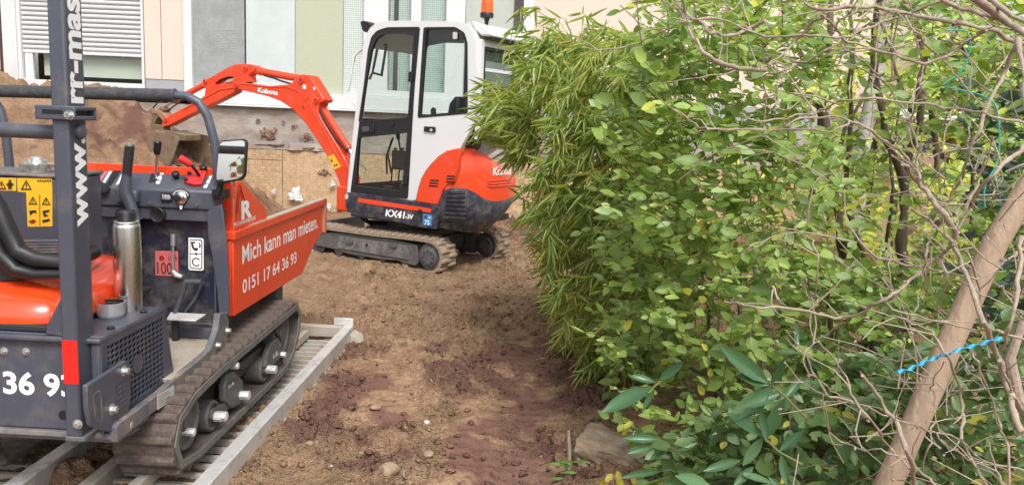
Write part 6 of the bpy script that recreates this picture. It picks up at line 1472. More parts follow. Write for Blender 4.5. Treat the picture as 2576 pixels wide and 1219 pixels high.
# arching side shoots reaching left
for (x0, y0, x1, y1) in [(1420, 300, 1200, 235), (1420, 420, 1215, 330), (1400, 520, 1300, 500), (1450, 200, 1290, 150), (1440, 120, 1335, 20), (1470, 640, 1340, 600), (1500, 860, 1400, 880), (1400, 360, 1240, 400)]:
    a_, b_ = on_plane(x0, y0, (0, 1, 0), 5.1), on_plane(x1, y1, (0, 1, 0), 4.9); tw.tube([a_, (a_ + b_) / 2 + [0, 0, .05], b_], .002, 4, cap=False)
tw.v = [tuple(np.array(v) - bam_o) for v in tw.v]
part('twigs', tw, M['greenstem'], bam, kind='stuff'); BL.build(bam, SINGLE, org=bam_o)
for k in range(16):
    x0, y0 = r.uniform(.85, 1.7), r.uniform(4.6, 6.3); h = r.uniform(1.5, 2.2); ln = r.uniform(.3, 1.0); pts = []
    for j in range(12):
        t = j / 11; pts.append((x0 - ln * t ** 2.2 - bam_o[0], y0 - .2 * t * t - bam_o[1], gz(x0, y0) + h * sin(t * 1.35) / sin(1.35) - bam_o[2]))
    part('culm', MB().tube(pts, [.009 - .006 * j / 11 for j in range(12)], 8), M['greenstem'], bam)
# ---- broad-leaved shrub
def shrub(name, label, o_, regions, cols, Lr, asp, seed, singles, mat='leaf', twigm='redtwig', group=None, cat='shrub', up=.35):
    rt = thing(name, label, cat, o_, group=group); LV_ = Leaves('ovate', M[mat]); r = random.Random(seed); tw = MB()
    for poly, y0, y1, n, bias, out in regions:
        RG = Region(poly, y0, y1, r.randint(0, 9999))
        for i in range(n):
            P, x, y = RG.pick(bias); ax = norm(np.array(out) + gauss3(r, .45)); L = r.uniform(.10, .30); nl = int(L / .027); side = norm(np.cross(ax, [0, 0, 1.0]) + 1e-6); cb = r.random() ** 1.2
            q = [P + ax * L * (t - .5) + np.array([0, 0, -.10 * L * (2 * t - 1) ** 2]) for t in (0, .33, .66, 1)]; tw.tube(q, [.0022, .0018, .0014, .0008], 4, cap=False)
            for k in range(nl):
                t = (k + .5) / nl; j = min(2, int(t * 3)); p = q[j] + (q[j + 1] - q[j]) * (t * 3 - j); s_ = 1 if k % 2 else -1
                d = ax * r.uniform(.3, .8) + side * s_ * r.uniform(.6, 1.0) + np.array([0, 0, r.uniform(-.35, .25)]) + gauss3(r, .15)
                if k == nl - 1: d = ax + gauss3(r, .2)
                n_ = np.array([-.1, -.55, .85]) + gauss3(r, .38); q_ = r.random()
                c_ = cols[2] if q_ < cols[3] else lerp(cols[1], (.34, .48, .30), r.random() * .8) if q_ > .86 else lerp(cols[0], cols[1], min(1, max(0, .6 * cb + .4 * r.random() + r.gauss(0, .08))))
                l_ = (Lr[0] * .75 + (Lr[1] * 1.1 - Lr[0] * .75) * r.random() ** 1.3) * (.75 if k > nl - 3 else 1); LV_.add(p, d, n_, l_, l_ * r.uniform(asp * .85, asp * 1.12), np.array(c_) * r.uniform(.85, 1.15))
    tw.v = [tuple(np.array(v) - np.array(o_)) for v in tw.v]
    part('twigs', tw, M[twigm], rt, kind='stuff'); LV_.build(rt, singles, org=o_); return rt
mainp = [(1600, -20), (2050, -20), (2085, 150), (2080, 330), (2120, 470), (2085, 640), (2010, 800), (2020, 1000), (2000, 1230), (1660, 1230), (1590, 1120), (1540, 1010), (1560, 930), (1500, 850), (1560, 700), (1490, 560), (1560, 420), (1500, 300), (1620, 130)]
shA = shrub('broadleaf_shrub', 'dense green shrub of oval leaves between the bamboo and the bare branches', (1.25, 3.4, gz(1.25, 3.4)),
            [(mainp, 2.9, 4.4, 680, 1.2, (-.45, -.45, .35)),
             ([(1700, 250), (2080, 300), (2110, 480), (2060, 640), (1950, 760), (1700, 720), (1600, 560), (1560, 400)], 2.7, 3.4, 130, 1, (-.5, -.5, .3)),
             ([(1500, 480), (1640, 380), (1660, 620), (1700, 900), (1560, 860)], 3.4, 4.1, 60, 1, (-.6, -.3, .2)),
             ([(1600, -20), (2060, -20), (2060, 120), (1720, 180), (1590, 90)], 2.9, 4.4, 110, 1, (-.4, -.3, .5))],
            [(.105, .19, .040), (.42, .56, .15), (.60, .58, .10), .025], (.042, .082), .58, 51, SINGLE)
# stems of the shrub, dark and knotty, fanning up from the ground
def stems(parent, o_, lst, c, mat='bark', n=8, jit=.006, name='stem', seed=5):
    rr_ = random.Random(seed)
    for y_, r_, pts in lst:
        P = [on_plane(*c(*p), (0, 1, 0), y_ + .06 * sin(i * 1.3 + r_ * 900)) - np.array(o_) for i, p in enumerate(pts)]
        Q = []; 
        for i in range(len(P) - 1):
            for t in (0, .33, .66): 
                p0, p1, p2, p3 = P[max(i - 1, 0)], P[i], P[i + 1], P[min(i + 2, len(P) - 1)]
                q_ = .5 * ((2 * p1) + (-p0 + p2) * t + (2 * p0 - 5 * p1 + 4 * p2 - p3) * t * t + (-p0 + 3 * p1 - 3 * p2 + p3) * t ** 3); q_ = .5 * q_ + .5 * (p1 + (p2 - p1) * t); Q.append(q_ + gauss3(rr_, .0022 if mat == 'twig' else .004))
        Q.append(P[-1]); m = len(Q)
        rad = [r_ * (.92 - .42 * i / m) * (.66 if mat == 'twig' else 1) * (1 + .10 * rr_.gauss(0, 1)) * (1.22 if i % 3 == 0 else 1) for i in range(m)]
        part(name, MB().tube(Q, rad, n), M[mat], parent, smooth=60)
so_ = (1.25, 3.4, gz(1.25, 3.4))
stems(shA, so_, [(4.0, .024, [(540, 1400), (530, 1219), (510, 1000), (440, 810), (450, 600), (440, 420), (470, 250), (470, 100), (480, -50)]),
                 (4.2, .017, [(440, 800), (430, 640), (400, 480), (330, 300), (290, 180), (240, 60)]),
                 (4.4, .018, [(640, 1300), (600, 1150), (540, 1000), (560, 840), (580, 600), (570, 420), (590, 250), (570, 60), (600, -40)]),
                 (4.3, .026, [(840, 1400), (835, 1219), (850, 1000), (830, 870), (760, 700), (730, 540), (700, 420), (690, 250), (700, 100), (740, -40)]),
                 (4.6, .022, [(860, 900), (880, 760), (930, 600), (920, 430), (950, 300), (910, 150), (890, -30)]),
                 (5.0, .022, [(1010, 900), (1010, 760), (990, 600), (960, 500), (930, 400)]),
                 (4.6, .012, [(520, 740), (560, 620), (640, 500), (680, 380), (760, 220), (800, 60)]),
                 (4.1, .010, [(880, 560), (830, 440), (790, 300), (760, 180), (700, 60)]),
                 (4.4, .014, [(480, 960), (420, 920), (350, 910), (280, 915)]),
                 (3.9, .010, [(500, 1200), (430, 1030), (340, 900), (280, 760), (250, 600), (260, 450)]),
                 (4.8, .015, [(1180, 1219), (1190, 1000), (1200, 800), (1170, 640), (1160, 480)]),
                 (4.2, .010, [(760, 1219), (790, 1000), (780, 830), (800, 700), (820, 560)])], cD)
stems(shA, so_, [(3.9, .020, [(540, -40), (570, 80), (590, 220), (640, 350), (660, 480), (640, 620)]), (3.8, .022, [(480, 1000), (480, 800), (460, 560), (470, 300), (480, 120)]),
                 (3.7, .026, [(700, 700), (690, 520), (740, 420), (760, 320)]), (3.7, .013, [(740, 480), (800, 450), (870, 430), (900, 400)]), (4.2, .020, [(250, 760), (235, 560), (230, 340)]), (4.0, .018, [(0, 700), (10, 450), (20, 250)])], cE)
stems(shA, so_, [(3.6, .014, [(1080, 1100), (1000, 760), (960, 560), (950, 300), (870, 60)]), (3.5, .009, [(1120, 300), (1030, 265), (950, 240), (880, 100)]), (3.6, .010, [(980, 700), (860, 660), (760, 560), (700, 430)])], cC, seed=9)
# ---- sparse, brighter leaves deeper in on the right
shB = shrub('thin_shrub', 'thin yellow-green shrub whose sparse leaves fill the gaps behind the bare branches', (2.4, 4.6, gz(2.4, 4.6)),
            [([(2030, 0), (2576, 0), (2576, 700), (2500, 1230), (1980, 1230), (2040, 700), (2120, 400)], 3.6, 5.6, 300, 1, (-.3, -.3, .3)),
             ([(1980, 620), (2480, 700), (2350, 1230), (1960, 1230)], 3.0, 4.8, 330, 1, (-.3, -.3, .2)),
             ([(2250, 0), (2576, 0), (2576, 400), (2480, 300), (2280, 140)], 3.2, 4.6, 60, 1, (-.3, -.3, .2)),
             ([(2420, 200), (2576, 240), (2576, 900), (2440, 760)], 3.0, 4.4, 75, 1, (-.2, -.3, .1))],
            [(.085, .16, .030), (.32, .45, .10), (.50, .55, .09), .05], (.045, .085), .60, 52, SINGLE)
shC = shrub('background_shrub', 'bright yellow-green bush far behind the stems, beside the end of the building', (5.2, 9.0, gz(5.2, 9.0)),
            [([(2060, 120), (2330, 60), (2576, 60), (2576, 620), (2100, 620), (2060, 420)], 7.0, 10.5, 330, 1, (0, -.3, .3))],
            [(.30, .42, .08), (.62, .68, .16), (.70, .60, .12), .12], (.07, .13), .75, 53, 200, group=None)
shD = shrub('background_shrub', 'low yellowing bush on the ground behind the hedge stems', (3.6, 6.6, gz(3.6, 6.6)),
            [([(1900, 420), (2560, 430), (2560, 760), (1900, 800)], 5.6, 7.6, 260, 1, (0, -.3, .3))],
            [(.18, .28, .05), (.52, .60, .14), (.65, .55, .10), .14], (.05, .10), .72, 54, 200)
shE = shrub('background_tree', 'tall leafy tree top closing the view at the upper right', (6.5, 12.0, 0.0),
            [([(2290, -60), (2640, -60), (2640, 420), (2290, 330)], 10.5, 13.5, 330, 1, (0, -.3, -.1))],
            [(.18, .30, .05), (.50, .60, .14), (.6, .55, .12), .08], (.12, .20), .7, 55, 100, cat='tree')
part('trunk', MB().tube([(0, 0, -.1), (.05, .1, 1.5), (-.1, .1, 3.4)], [.16, .13, .08], 12), M['bark'], shE)
# ---- cherry laurel in front
lo_ = (.95, 2.9, gz(.95, 2.9)); lau = thing('laurel', 'low laurel with large dark glossy leaves under the oval-leaved shrub', 'laurel', lo_)
LL = Leaves('laurel', M['leaf_gloss']); r = random.Random(61); ltw = MB()
def rosette(x, y, yy, n, L, up=(-.2, -.5, .5), spread=1.0, base=None):
    P = on_plane(x, y, (0, 1, 0), yy); ax = norm(np.array(up, float)); ax = norm(ax + gauss3(r, .35)); u, v = perp(ax); t0 = r.random() * 6
    for k in range(n):
        t = t0 + k * 2.4; e_ = .25 + .5 * k / n; d = ax * (1 - e_) + (u * cos(t) + v * sin(t)) * spread * (.5 + e_) + np.array([0, 0, -.12]); p = P - ax * .012 * k
        nn = ax + np.array([0, -.2, .5]) + gauss3(r, .15); l_ = L * r.uniform(.8, 1.15)
        LL.add(p, d, nn, l_, l_ * r.uniform(.27, .34), lerp((.040, .095, .035), (.11, .19, .075), r.random()))
    ltw.tube([P, P - ax * .15 + [.02, .03, -.05], P - ax * .3 + [.08, .1, -.22]], [.003, .004, .005], 5, cap=False)
# big sprays built leaf by leaf, sky sheen put into their paler leaf colour
def spray(stem, yy, L, leaves):
    pts = [on_plane(*cC(*p), (0, 1, 0), yy) for p in stem]; ltw.tube(pts, [.0045] + [.0035] * (len(pts) - 1), 6, cap=False)
    for (bx0, by0, tx, ty, wd) in leaves:
        a_ = on_plane(*cC(bx0, by0), (0, 1, 0), yy); b_ = on_plane(*cC(tx, ty), (0, 1, 0), yy - r.uniform(-.02, .06)); d = b_ - a_; l_ = np.linalg.norm(d)
        LL.add(a_, d, (r.gauss(-.15, .2), -.75 + r.gauss(0, .15), .65), l_ * 1.04, wd * l_, lerp((.045, .115, .045), (.12, .23, .105), r.random()))
spray([(1420, 900), (1310, 790), (1240, 730)], 2.12, .15, [(1240, 735, 1045, 570, .30), (1245, 745, 1110, 690, .36), (1270, 750, 1040, 900, .30), (1300, 780, 1140, 830, .30), (1215, 985, 1075, 870, .34), (1215, 990, 1120, 1130, .30), (1220, 1000, 1310, 830, .30), (1200, 860, 1240, 1010, .28), (1320, 810, 1400, 700, .3), (1260, 760, 1320, 640, .26)])
spray([(1400, 1120), (1290, 1060), (1215, 990)], 2.12, .15, [(1110, 1100, 940, 1140, .28), (1170, 1130, 1080, 1219, .32), (1290, 1060, 1400, 960, .28), (1300, 1070, 1330, 1219, .3), (1240, 1180, 1330, 1260, .3), (1100, 1160, 1250, 1190, .26), (960, 1219, 830, 1170, .34), (900, 1240, 720, 1225, .28), (1000, 1230, 1100, 1250, .3)])
spray([(760, 700), (690, 755)], 2.55, .15, [(690, 750, 445, 850, .32), (700, 730, 590, 690, .36), (720, 720, 820, 640, .30), (700, 760, 640, 860, .26)])
spray([(840, 1090), (730, 1010)], 2.55, .15, [(730, 1000, 560, 985, .26), (740, 1020, 580, 1060, .24), (760, 1040, 680, 1090, .3), (800, 1060, 900, 1010, .28), (740, 1150, 540, 1170, .2)])
for a_ in [(2100, 1120, 2.9, 5, .11), (2230, 1010, 3.0, 5, .10), (1760, 1240, 2.6, 6, .09), (2060, 1240, 2.6, 6, .10), (2020, 880, 3.1, 5, .12), (1790, 1090, 3.0, 5, .10), (2330, 1210, 2.8, 6, .10), (1980, 1200, 2.7, 6, .10)]: rosette(*a_)
ltw.v = [tuple(np.array(v) - np.array(lo_)) for v in ltw.v]
part('stems', ltw, M['greenstem'], lau, kind='stuff'); LL.build(lau, 300, org=lo_)
# a few yellow autumn leaves caught low down
yl_o = on_plane(1600, 1190, (0, 1, 0), 3.0)
YLv = Leaves('ovate', M['leaf']); r = random.Random(3)
for X, Y in [(470, 1190), (500, 1165), (520, 1150), (570, 945), (590, 915), (590, 1175), (445, 1215), (515, 1185), (485, 1215)]:
    P = on_plane(*cC(X, Y), (0, 1, 0), 2.75); YLv.add(P, (-.5 + r.gauss(0, .5), -.3 + r.gauss(0, .3), -.4 + r.gauss(0, .3)), (r.gauss(0, .6), -.8, .5), .042, .024, lerp((.55, .50, .06), (.50, .36, .08), r.random()))
for X, Y in [(270, 1120), (300, 1130), (330, 1160), (280, 1190), (350, 1080), (390, 1110), (250, 1110), (320, 1200)]:
    P = on_plane(*cC(X, Y), (0, 1, 0), 3.2); YLv.add(P, (-.6 + r.gauss(0, .5), -.3, .2), (0, -.6, .8), .075, .018, (.15, .28, .06))
ylr = thing('seedling', 'low yellow and green seedlings by the concrete lump at the bottom of the hedge', 'plant', tuple(yl_o)); YLv.build(ylr, 300, org=yl_o)
# ---- the bare branched shrub in the foreground
bo_ = (1.15, 1.75, gz(1.15, 1.75)); bare = thing('bare_shrub', 'bare pale-barked shrub whose arching twigs cross the whole right foreground', 'shrub', bo_)
bD = [(1.85, .0085, [(330, -10), (380, 30), (420, 55), (560, 35), (700, 35), (840, 60), (960, 90), (1130, 120), (1270, 150), (1400, 205), (1500, 240)][::-1]), (1.95, .0052, [(-60, 350), (0, 345), (100, 350), (200, 320), (350, 310), (450, 260), (540, 200), (650, 150), (780, 100), (930, 50), (1050, -5)][::-1]),
      (1.8, .0062, [(0, 130), (150, 190), (300, 180), (400, 180), (500, 190), (560, 210), (700, 255), (850, 290), (950, 325), (1050, 295), (1110, 250), (1200, 190), (1270, 150)][::-1]), (1.83, .0055, [(420, 70), (500, 130), (550, 205)]), (1.86, .0055, [(160, 330), (230, 270), (310, 200), (380, 120), (440, 80)][::-1]),
      (1.75, .0036, [(850, 90), (900, 160), (960, 220), (1010, 280), (1080, 350), (1150, 430), (1250, 540), (1350, 600)]), (1.9, .0036, [(530, 230), (620, 290), (700, 360), (760, 420), (820, 510), (870, 600), (900, 700), (930, 830), (950, 940), (965, 1100)]),
      (1.7, .0046, [(20, 575), (60, 605), (140, 612), (300, 590), (430, 560), (520, 515), (680, 490), (860, 510), (1000, 530), (1150, 560), (1300, 580), (1480, 625)][::-1]), (1.75, .0034, [(-150, 655), (0, 655), (200, 650), (400, 660), (520, 645), (570, 620)][::-1]), (1.78, .0060, [(250, 640), (330, 600), (480, 590), (590, 610), (680, 660), (760, 710), (840, 780), (900, 850), (930, 900)][::-1]),
      (1.7, .0105, [(840, 830), (900, 900), (960, 970), (1010, 1030), (1060, 1090), (1110, 1190)][::-1]), (1.65, .0078, [(1500, 700), (1453, 740), (1380, 800), (1300, 880), (1230, 960), (1170, 1060), (1110, 1190)]), (1.75, .0074, [(1410, 235), (1350, 370), (1290, 490), (1230, 650), (1170, 800), (1120, 930), (1050, 1060)]),
      (1.7, .010, [(1420, 200), (1450, 400), (1460, 560)]), (1.6, .014, [(1150, -40), (1330, 80), (1400, 150), (1500, 200)]), (1.7, .008, [(980, -20), (1100, 30), (1250, 75), (1460, 170)]), (1.62, .009, [(1280, -20), (1360, 60), (1480, 120)]),
      (1.8, .0036, [(950, 325), (930, 420), (910, 520), (880, 600), (870, 650), (900, 760), (930, 900)]), (1.85, .0026, [(850, 990), (1000, 1005), (1200, 1010), (1480, 1005)]), (1.8, .0028, [(1085, 560), (1060, 640), (1030, 760), (1020, 860), (970, 950)]), (1.8, .0030, [(1130, 735), (1050, 770), (1060, 850), (1050, 930), (1000, 990)]),
      (1.7, .0055, [(1260, 790), (1220, 900), (1180, 1000), (1160, 1050)][::-1]), (1.75, .0064, [(880, 1050), (960, 1110), (1040, 1180), (1100, 1230)][::-1]), (1.9, .0030, [(190, 455), (200, 520), (230, 550), (300, 530), (330, 500)]), (1.9, .0045, [(45, 400), (130, 392), (200, 372), (300, 330)][::-1]),
      (1.8, .0034, [(640, -20), (600, 60), (520, 100), (480, 180)]), (1.8, .003, [(1020, 200), (1100, 220), (1180, 200), (1240, 160)]), (1.9, .003, [(1400, 240), (1330, 340), (1240, 440), (1150, 530), (1060, 600)]), (1.8, .0028, [(1290, 700), (1340, 820), (1330, 950), (1280, 1060)]), (1.75, .0026, [(1180, 650), (1170, 760), (1190, 860), (1220, 900)])]
bE = [(1.75, .0066, [(-60, 300), (0, 310), (120, 330), (250, 330), (400, 360), (540, 385), (650, 340), (750, 280), (850, 210), (940, 140), (1010, 80), (1080, 10)][::-1]), (1.76, .0040, [(180, 220), (210, 290), (250, 330)]), (1.78, .0030, [(170, 225), (185, 340), (250, 380), (340, 410)]), (1.85, .0032, [(385, -10), (405, 70), (400, 180), (385, 300), (360, 400), (400, 490)]),
      (1.78, .0038, [(540, 385), (480, 440), (400, 500), (350, 540), (335, 600), (370, 660), (430, 710), (500, 760), (590, 800), (700, 845), (820, 890), (960, 940), (1120, 990), (1200, 1070), (1280, 1110), (1460, 1155)][::-1]), (1.8, .0042, [(240, 605), (310, 690), (380, 745), (470, 775), (590, 800)][::-1]),
      (1.7, .0050, [(410, 500), (490, 590), (550, 680), (590, 790), (650, 870), (720, 960), (780, 1050), (870, 1120), (960, 1180), (1060, 1260)][::-1]), (1.65, .0095, [(630, 670), (700, 760), (760, 850), (810, 930), (850, 1040), (880, 1130), (900, 1260)][::-1]), (1.75, .0038, [(435, 770), (450, 870), (470, 960), (540, 1010), (640, 1045), (760, 1050), (860, 1090)][::-1]),
      (1.8, .0050, [(610, -10), (700, 85), (820, 110), (940, 130), (1080, 160), (1200, 185), (1300, 140), (1440, 30)]), (1.75, .0048, [(720, 260), (790, 340), (900, 370), (1050, 405), (1200, 435), (1300, 450), (1460, 495)][::-1]), (1.7, .0056, [(780, 370), (870, 400), (980, 450), (1020, 520), (1070, 600), (1110, 700), (1130, 820), (1140, 900), (1125, 990)][::-1]),
      (1.75, .0040, [(965, -10), (950, 80), (940, 160), (930, 240), (890, 350)]), (1.78, .0036, [(1010, 80), (1060, 160), (1050, 230), (1010, 320), (1010, 440)]), (1.7, .0120, [(1070, -10), (1130, 120), (1180, 240), (1230, 400), (1290, 520), (1330, 650), (1370, 770), (1390, 870), (1440, 960)][::-1]), (1.65, .0085, [(1425, -20), (1410, 150), (1400, 300), (1360, 440), (1325, 540)]),
      (1.8, .0036, [(1130, 200), (1230, 260), (1330, 310), (1460, 360)]), (1.7, .0048, [(1180, 540), (1200, 600), (1250, 720), (1290, 820), (1320, 920), (1360, 1020), (1370, 1250)][::-1]), (1.8, .0034, [(930, 1140), (970, 1040), (980, 930), (1000, 850), (985, 750), (980, 700), (1040, 600)]), (1.7, .0058, [(1120, 990), (1160, 1060), (1200, 1130), (1280, 1250)][::-1]),
      (1.8, .0040, [(720, 190), (800, 270), (860, 340), (870, 400)]), (1.9, .0022, [(700, 720), (850, 740), (1000, 740), (1200, 745), (1460, 708)]), (1.75, .0045, [(1325, 230), (1380, 310), (1460, 440)]), (1.8, .003, [(765, -10), (765, 120), (770, 240)]), (1.8, .0045, [(1150, 50), (1190, 130), (1220, 290)]), (1.7, .006, [(1320, 600), (1360, 700), (1430, 840)]),
      (1.8, .003, [(1000, 960), (1080, 1040), (1200, 1100), (1330, 1130), (1460, 1200)]), (1.7, .004, [(1250, 980), (1290, 1100), (1330, 1219), (1340, 1260)][::-1]), (1.8, .003, [(1140, 590), (1170, 660), (1240, 710), (1290, 800)]), (1.85, .0026, [(690, 560), (800, 600), (900, 580), (960, 600)])]
bB = [(1.95, .0075, [(975, -20), (1020, 60), (1090, 110), (1150, 160), (1250, 180), (1350, 140), (1430, 100)][::-1]), (2.1, .0036, [(500, 240), (600, 250), (720, 235), (800, 210), (900, 165), (1000, 110), (1050, 90)][::-1]), (1.85, .0085, [(1000, -20), (1040, 110), (1080, 220), (1120, 270), (1200, 320), (1300, 345), (1430, 355)][::-1]), (2.0, .0026, [(850, 425), (1000, 410), (1150, 385), (1280, 365)][::-1]), (1.9, .0034, [(935, 535), (1020, 590), (1100, 640), (1200, 655), (1430, 655)][::-1]),
      (1.9, .0032, [(1070, 60), (1150, 85), (1250, 50), (1330, -10)]), (1.95, .005, [(1040, 90), (1110, 95), (1200, 100), (1320, 140), (1430, 190)])]
def kids(lst, c, seed):
    stems(bare, bo_, lst, c, 'twig', 8, .003, 'branch', seed)
kids(bD, cD, 1); kids(bE, cE, 2); kids(bB, cB, 3)
# fine twigs and buds springing from the branches
r = random.Random(77); ft = MB()
allb = [(y_, r_, pts, cD) for y_, r_, pts in bD] + [(y_, r_, pts, cE) for y_, r_, pts in bE] + [(y_, r_, pts, cB) for y_, r_, pts in bB]
for y_, r_, pts, c in allb:
    for i in range(len(pts) - 1):
        if r.random() < .5:
            t = r.random(); X = pts[i][0] * (1 - t) + pts[i + 1][0] * t; Y = pts[i][1] * (1 - t) + pts[i + 1][1] * t
            P = on_plane(*c(X, Y), (0, 1, 0), y_ + .06 * sin(i * 1.3 + r_ * 900)) - np.array(bo_)
            d = norm(np.array([-r.random() + .2, r.gauss(0, .5), r.uniform(-.2, 1)])); L = r.uniform(.03, .16)
            ft.tube([P, P + d * L * .5 + gauss3(r, .006), P + d * L + gauss3(r, .012)], [.0020, .0015, .0010], 4)
            ft.lathe([(.0012, 0), (.003, .004), (.0015, .010)], P + d * L, d, 5)
for i in range(50):
    x, y = r.uniform(2000, 2600), r.uniform(0, 1230); y_ = r.uniform(1.6, 2.6); P = on_plane(x, y, (0, 1, 0), y_) - np.array(bo_)
    d = norm(np.array([r.gauss(-.2, .6), r.gauss(0, .3), r.gauss(.35, .55)])); L = r.uniform(.15, .45); u, v = perp(d); c1_, c2_ = r.gauss(0, .12), r.gauss(0, .08)
    pts = [P + d * L * t + u * c1_ * t * t * L * 2 + v * c2_ * .5 * sin(t * 3) + gauss3(r, .0025) for t in np.linspace(0, 1, 8)]; rr0 = r.uniform(.0014, .0030)
    ft.tube(pts, [rr0 * (1 - .6 * t) for t in np.linspace(0, 1, 8)], 5)
    for k in range(r.randint(1, 3)):
        j = r.randint(2, 6); d2 = norm(d + gauss3(r, .7)); ft.tube([pts[j], pts[j] + d2 * L * .12, pts[j] + d2 * L * .25 + gauss3(r, .008)], [rr0 * .6, rr0 * .5, rr0 * .35], 4)
part('fine_twigs', ft, M['twig'], bare, kind='stuff')
# ---- leaning smooth trunk
to_ = on_plane(2225, 1300, (0, 1, 0), 2.05)
tr_p = [(2180, 1330), (2234, 1219), (2292, 1085), (2348, 958), (2395, 850), (2440, 750), (2505, 607), (2570, 500), (2630, 408), (2790, 150)]
base = np.array([to_[0], to_[1], gz(to_[0], to_[1])])
ltk = thing('leaning_trunk', 'smooth tan trunk leaning diagonally across the lower right corner', 'trunk', tuple(base))
pp = [on_plane(x, y, (0, 1, 0), 2.05 + .02 * i) - base for i, (x, y) in enumerate(tr_p)]; pp = [pp[0] + (pp[0] - pp[1]) * 1.6] + pp + [pp[-1] + (pp[-1] - pp[-2]) * 2.2]
part('trunk', MB().tube(pp, [.037, .0355, .035, .034, .035, .0335, .034, .033, .032, .031, .030, .027], 24), M['smoothbark'], ltk, smooth=80)
part('limb', MB().tube([on_plane(x, y, (0, 1, 0), 2.25) - base for x, y in [(2576, 800), (2540, 900), (2560, 1000), (2600, 1060)]], [.012, .016, .018, .02], 10), M['twig'], ltk)
# pale trunk further back
bo2 = on_plane(2150, 560, (0, 1, 0), 7.2); bo2[2] = gz(bo2[0], bo2[1])
bt = thing('birch_tree', 'pale barked tree trunk standing behind the dark stems', 'tree', tuple(bo2))
part('trunk', MB().tube([(0, 0, -.1), (.02, 0, .5), (-.02, 0, 1.1), (.05, 0, 1.8), (.02, .05, 5.6)], [.085, .075, .07, .065, .05], 14), M['birch'], bt, smooth=80)
# dark evergreen at the right edge, behind the leaning trunk
shG = shrub('dark_shrub', 'dark blue-green evergreen shrub behind the leaning trunk at the right edge', (2.1, 3.2, gz(2.1, 3.2)),
            [([(2440, 180), (2600, 160), (2620, 800), (2440, 960), (2400, 760), (2450, 520)], 3.0, 3.8, 120, 1, (-.3, -.3, .2))],
            [(.020, .045, .030), (.055, .10, .065), (.10, .14, .05), .05], (.05, .08), .5, 57, 120, twigm='bark')
shH = shrub('ground_cover_shrub', 'low dark leaved undergrowth filling the bottom right corner under the bare twigs', (1.7, 2.9, gz(1.7, 2.9)),
            [([(1960, 930), (2200, 880), (2600, 820), (2600, 1260), (1960, 1260)], 2.4, 3.9, 330, 1, (-.3, -.3, .3)), ([(1650, 1100), (1960, 1000), (1960, 1260), (1650, 1260)], 2.5, 3.2, 90, 1, (-.3, -.3, .3))],
            [(.045, .095, .030), (.16, .26, .08), (.45, .42, .08), .03], (.05, .085), .55, 58, 200, twigm='bark')
# ------------------------------------------------------------------ small things
M['bluestrip'] = paint('blue_plastic', (.03, .33, .52), .4)
M['teal'] = paint('teal_cord', (.05, .42, .36), .5)
P = [on_plane(*cE(*p), (0, 1, 0), 1.66) for p in [(805, 655), (860, 640), (920, 615), (980, 588), (1040, 568), (1110, 545), (1180, 525), (1250, 505), (1328, 486)]]
b = MB(); n = 90; Q = np.array(P); tt = np.linspace(0, len(P) - 1, n)
for i, t in enumerate(tt):
    k = min(int(t), len(P) - 2); p = Q[k] * (1 - (t - k)) + Q[k + 1] * (t - k); an = i * .30; d = norm(Q[k + 1] - Q[k]); u, v = perp(d); w_ = .0050
    for s_ in (-1, 1): b.v.append(tuple(p + (u * cos(an) + v * sin(an)) * w_ * s_ * (1 + .1 * sin(i * 1.7))))
b.f = [(2 * i, 2 * i + 1, 2 * i + 3, 2 * i + 2) for i in range(n - 1)]
o = link('twisted_strip', b.mesh('twisted_strip', M['bluestrip'], 60)); s_ = o.modifiers.new('s', 'SOLIDIFY'); s_.thickness = .0015
tag(o, 'bright blue twisted plastic strip caught on a bare branch', 'plastic strip'); rebase(o)
P = [on_plane(*cD(*p), (0, 1, 0), 1.9) for p in [(1060, 155), (1110, 150), (1165, 158), (1185, 230), (1170, 300), (1130, 370), (1085, 400), (1043, 430), (1060, 440), (1130, 455), (1200, 470), (1260, 490), (1305, 525), (1322, 580), (1330, 680), (1325, 790), (1300, 860), (1262, 915), (1250, 980), (1255, 1045)]]
o = link('teal_cord', MB().tube(P, .0019, 6).mesh('teal_cord', M['teal'], 60)); tag(o, 'thin teal cord looping down through the upper right branches', 'cord'); rebase(o)
# stones on the soil
M['stone'] = paint('pale_stone', (.34, .25, .17), .8, dirt=(.22, .14, .09), amt=.5, scale=14, bump=.4)
M['stone_w'] = paint('white_pebble', (.62, .60, .56), .6)
def rock(name, X, Y, c, rx, flat, mat, label, cat, group=None, seed=0, sub=3, y=None):
    rx = rx * .82
    x, y_ = c(X, Y); P = on_plane(x, y_, (0, 0, 1), 0.01); P[2] = gz(P[0], P[1])
    bm = bmesh.new(); bmesh.ops.create_icosphere(bm, subdivisions=sub, radius=1); rr_ = np.random.RandomState(seed)
    ph = rr_.rand(6, 3) * 6; fr2 = rr_.uniform(1, 3, (6, 3))
    for v in bm.verts:
        q = np.array(v.co[:]); k = 1 + .10 * sum(sin(q[0] * fr2[j][0] + ph[j][0]) * sin(q[1] * fr2[j][1] + ph[j][1]) * sin(q[2] * fr2[j][2] + ph[j][2]) for j in range(6)); v.co = Vector((q[0] * rx * k, q[1] * rx * .8 * k, q[2] * rx * flat * k + rx * flat * .45))
    me = bpy.data.meshes.new(name); bm.to_mesh(me); bm.free(); me.shade_smooth(); me.materials.append(M[mat])
    o = link(name, me); o.location = Vector(P); o.rotation_euler = (0, 0, rr_.rand() * 6); return tag(o, label, cat, group)
rock('stone', 765, 1165, cF, .060, .62, 'stone', 'largest rounded brown stone at the bottom edge of the soil path', 'stone', 'stones on the soil path', 1)
rock('stone', 955, 1085, cF, .036, .5, 'stone', 'flat pale stone up and right of the largest brown stone', 'stone', 'stones on the soil path', 2)
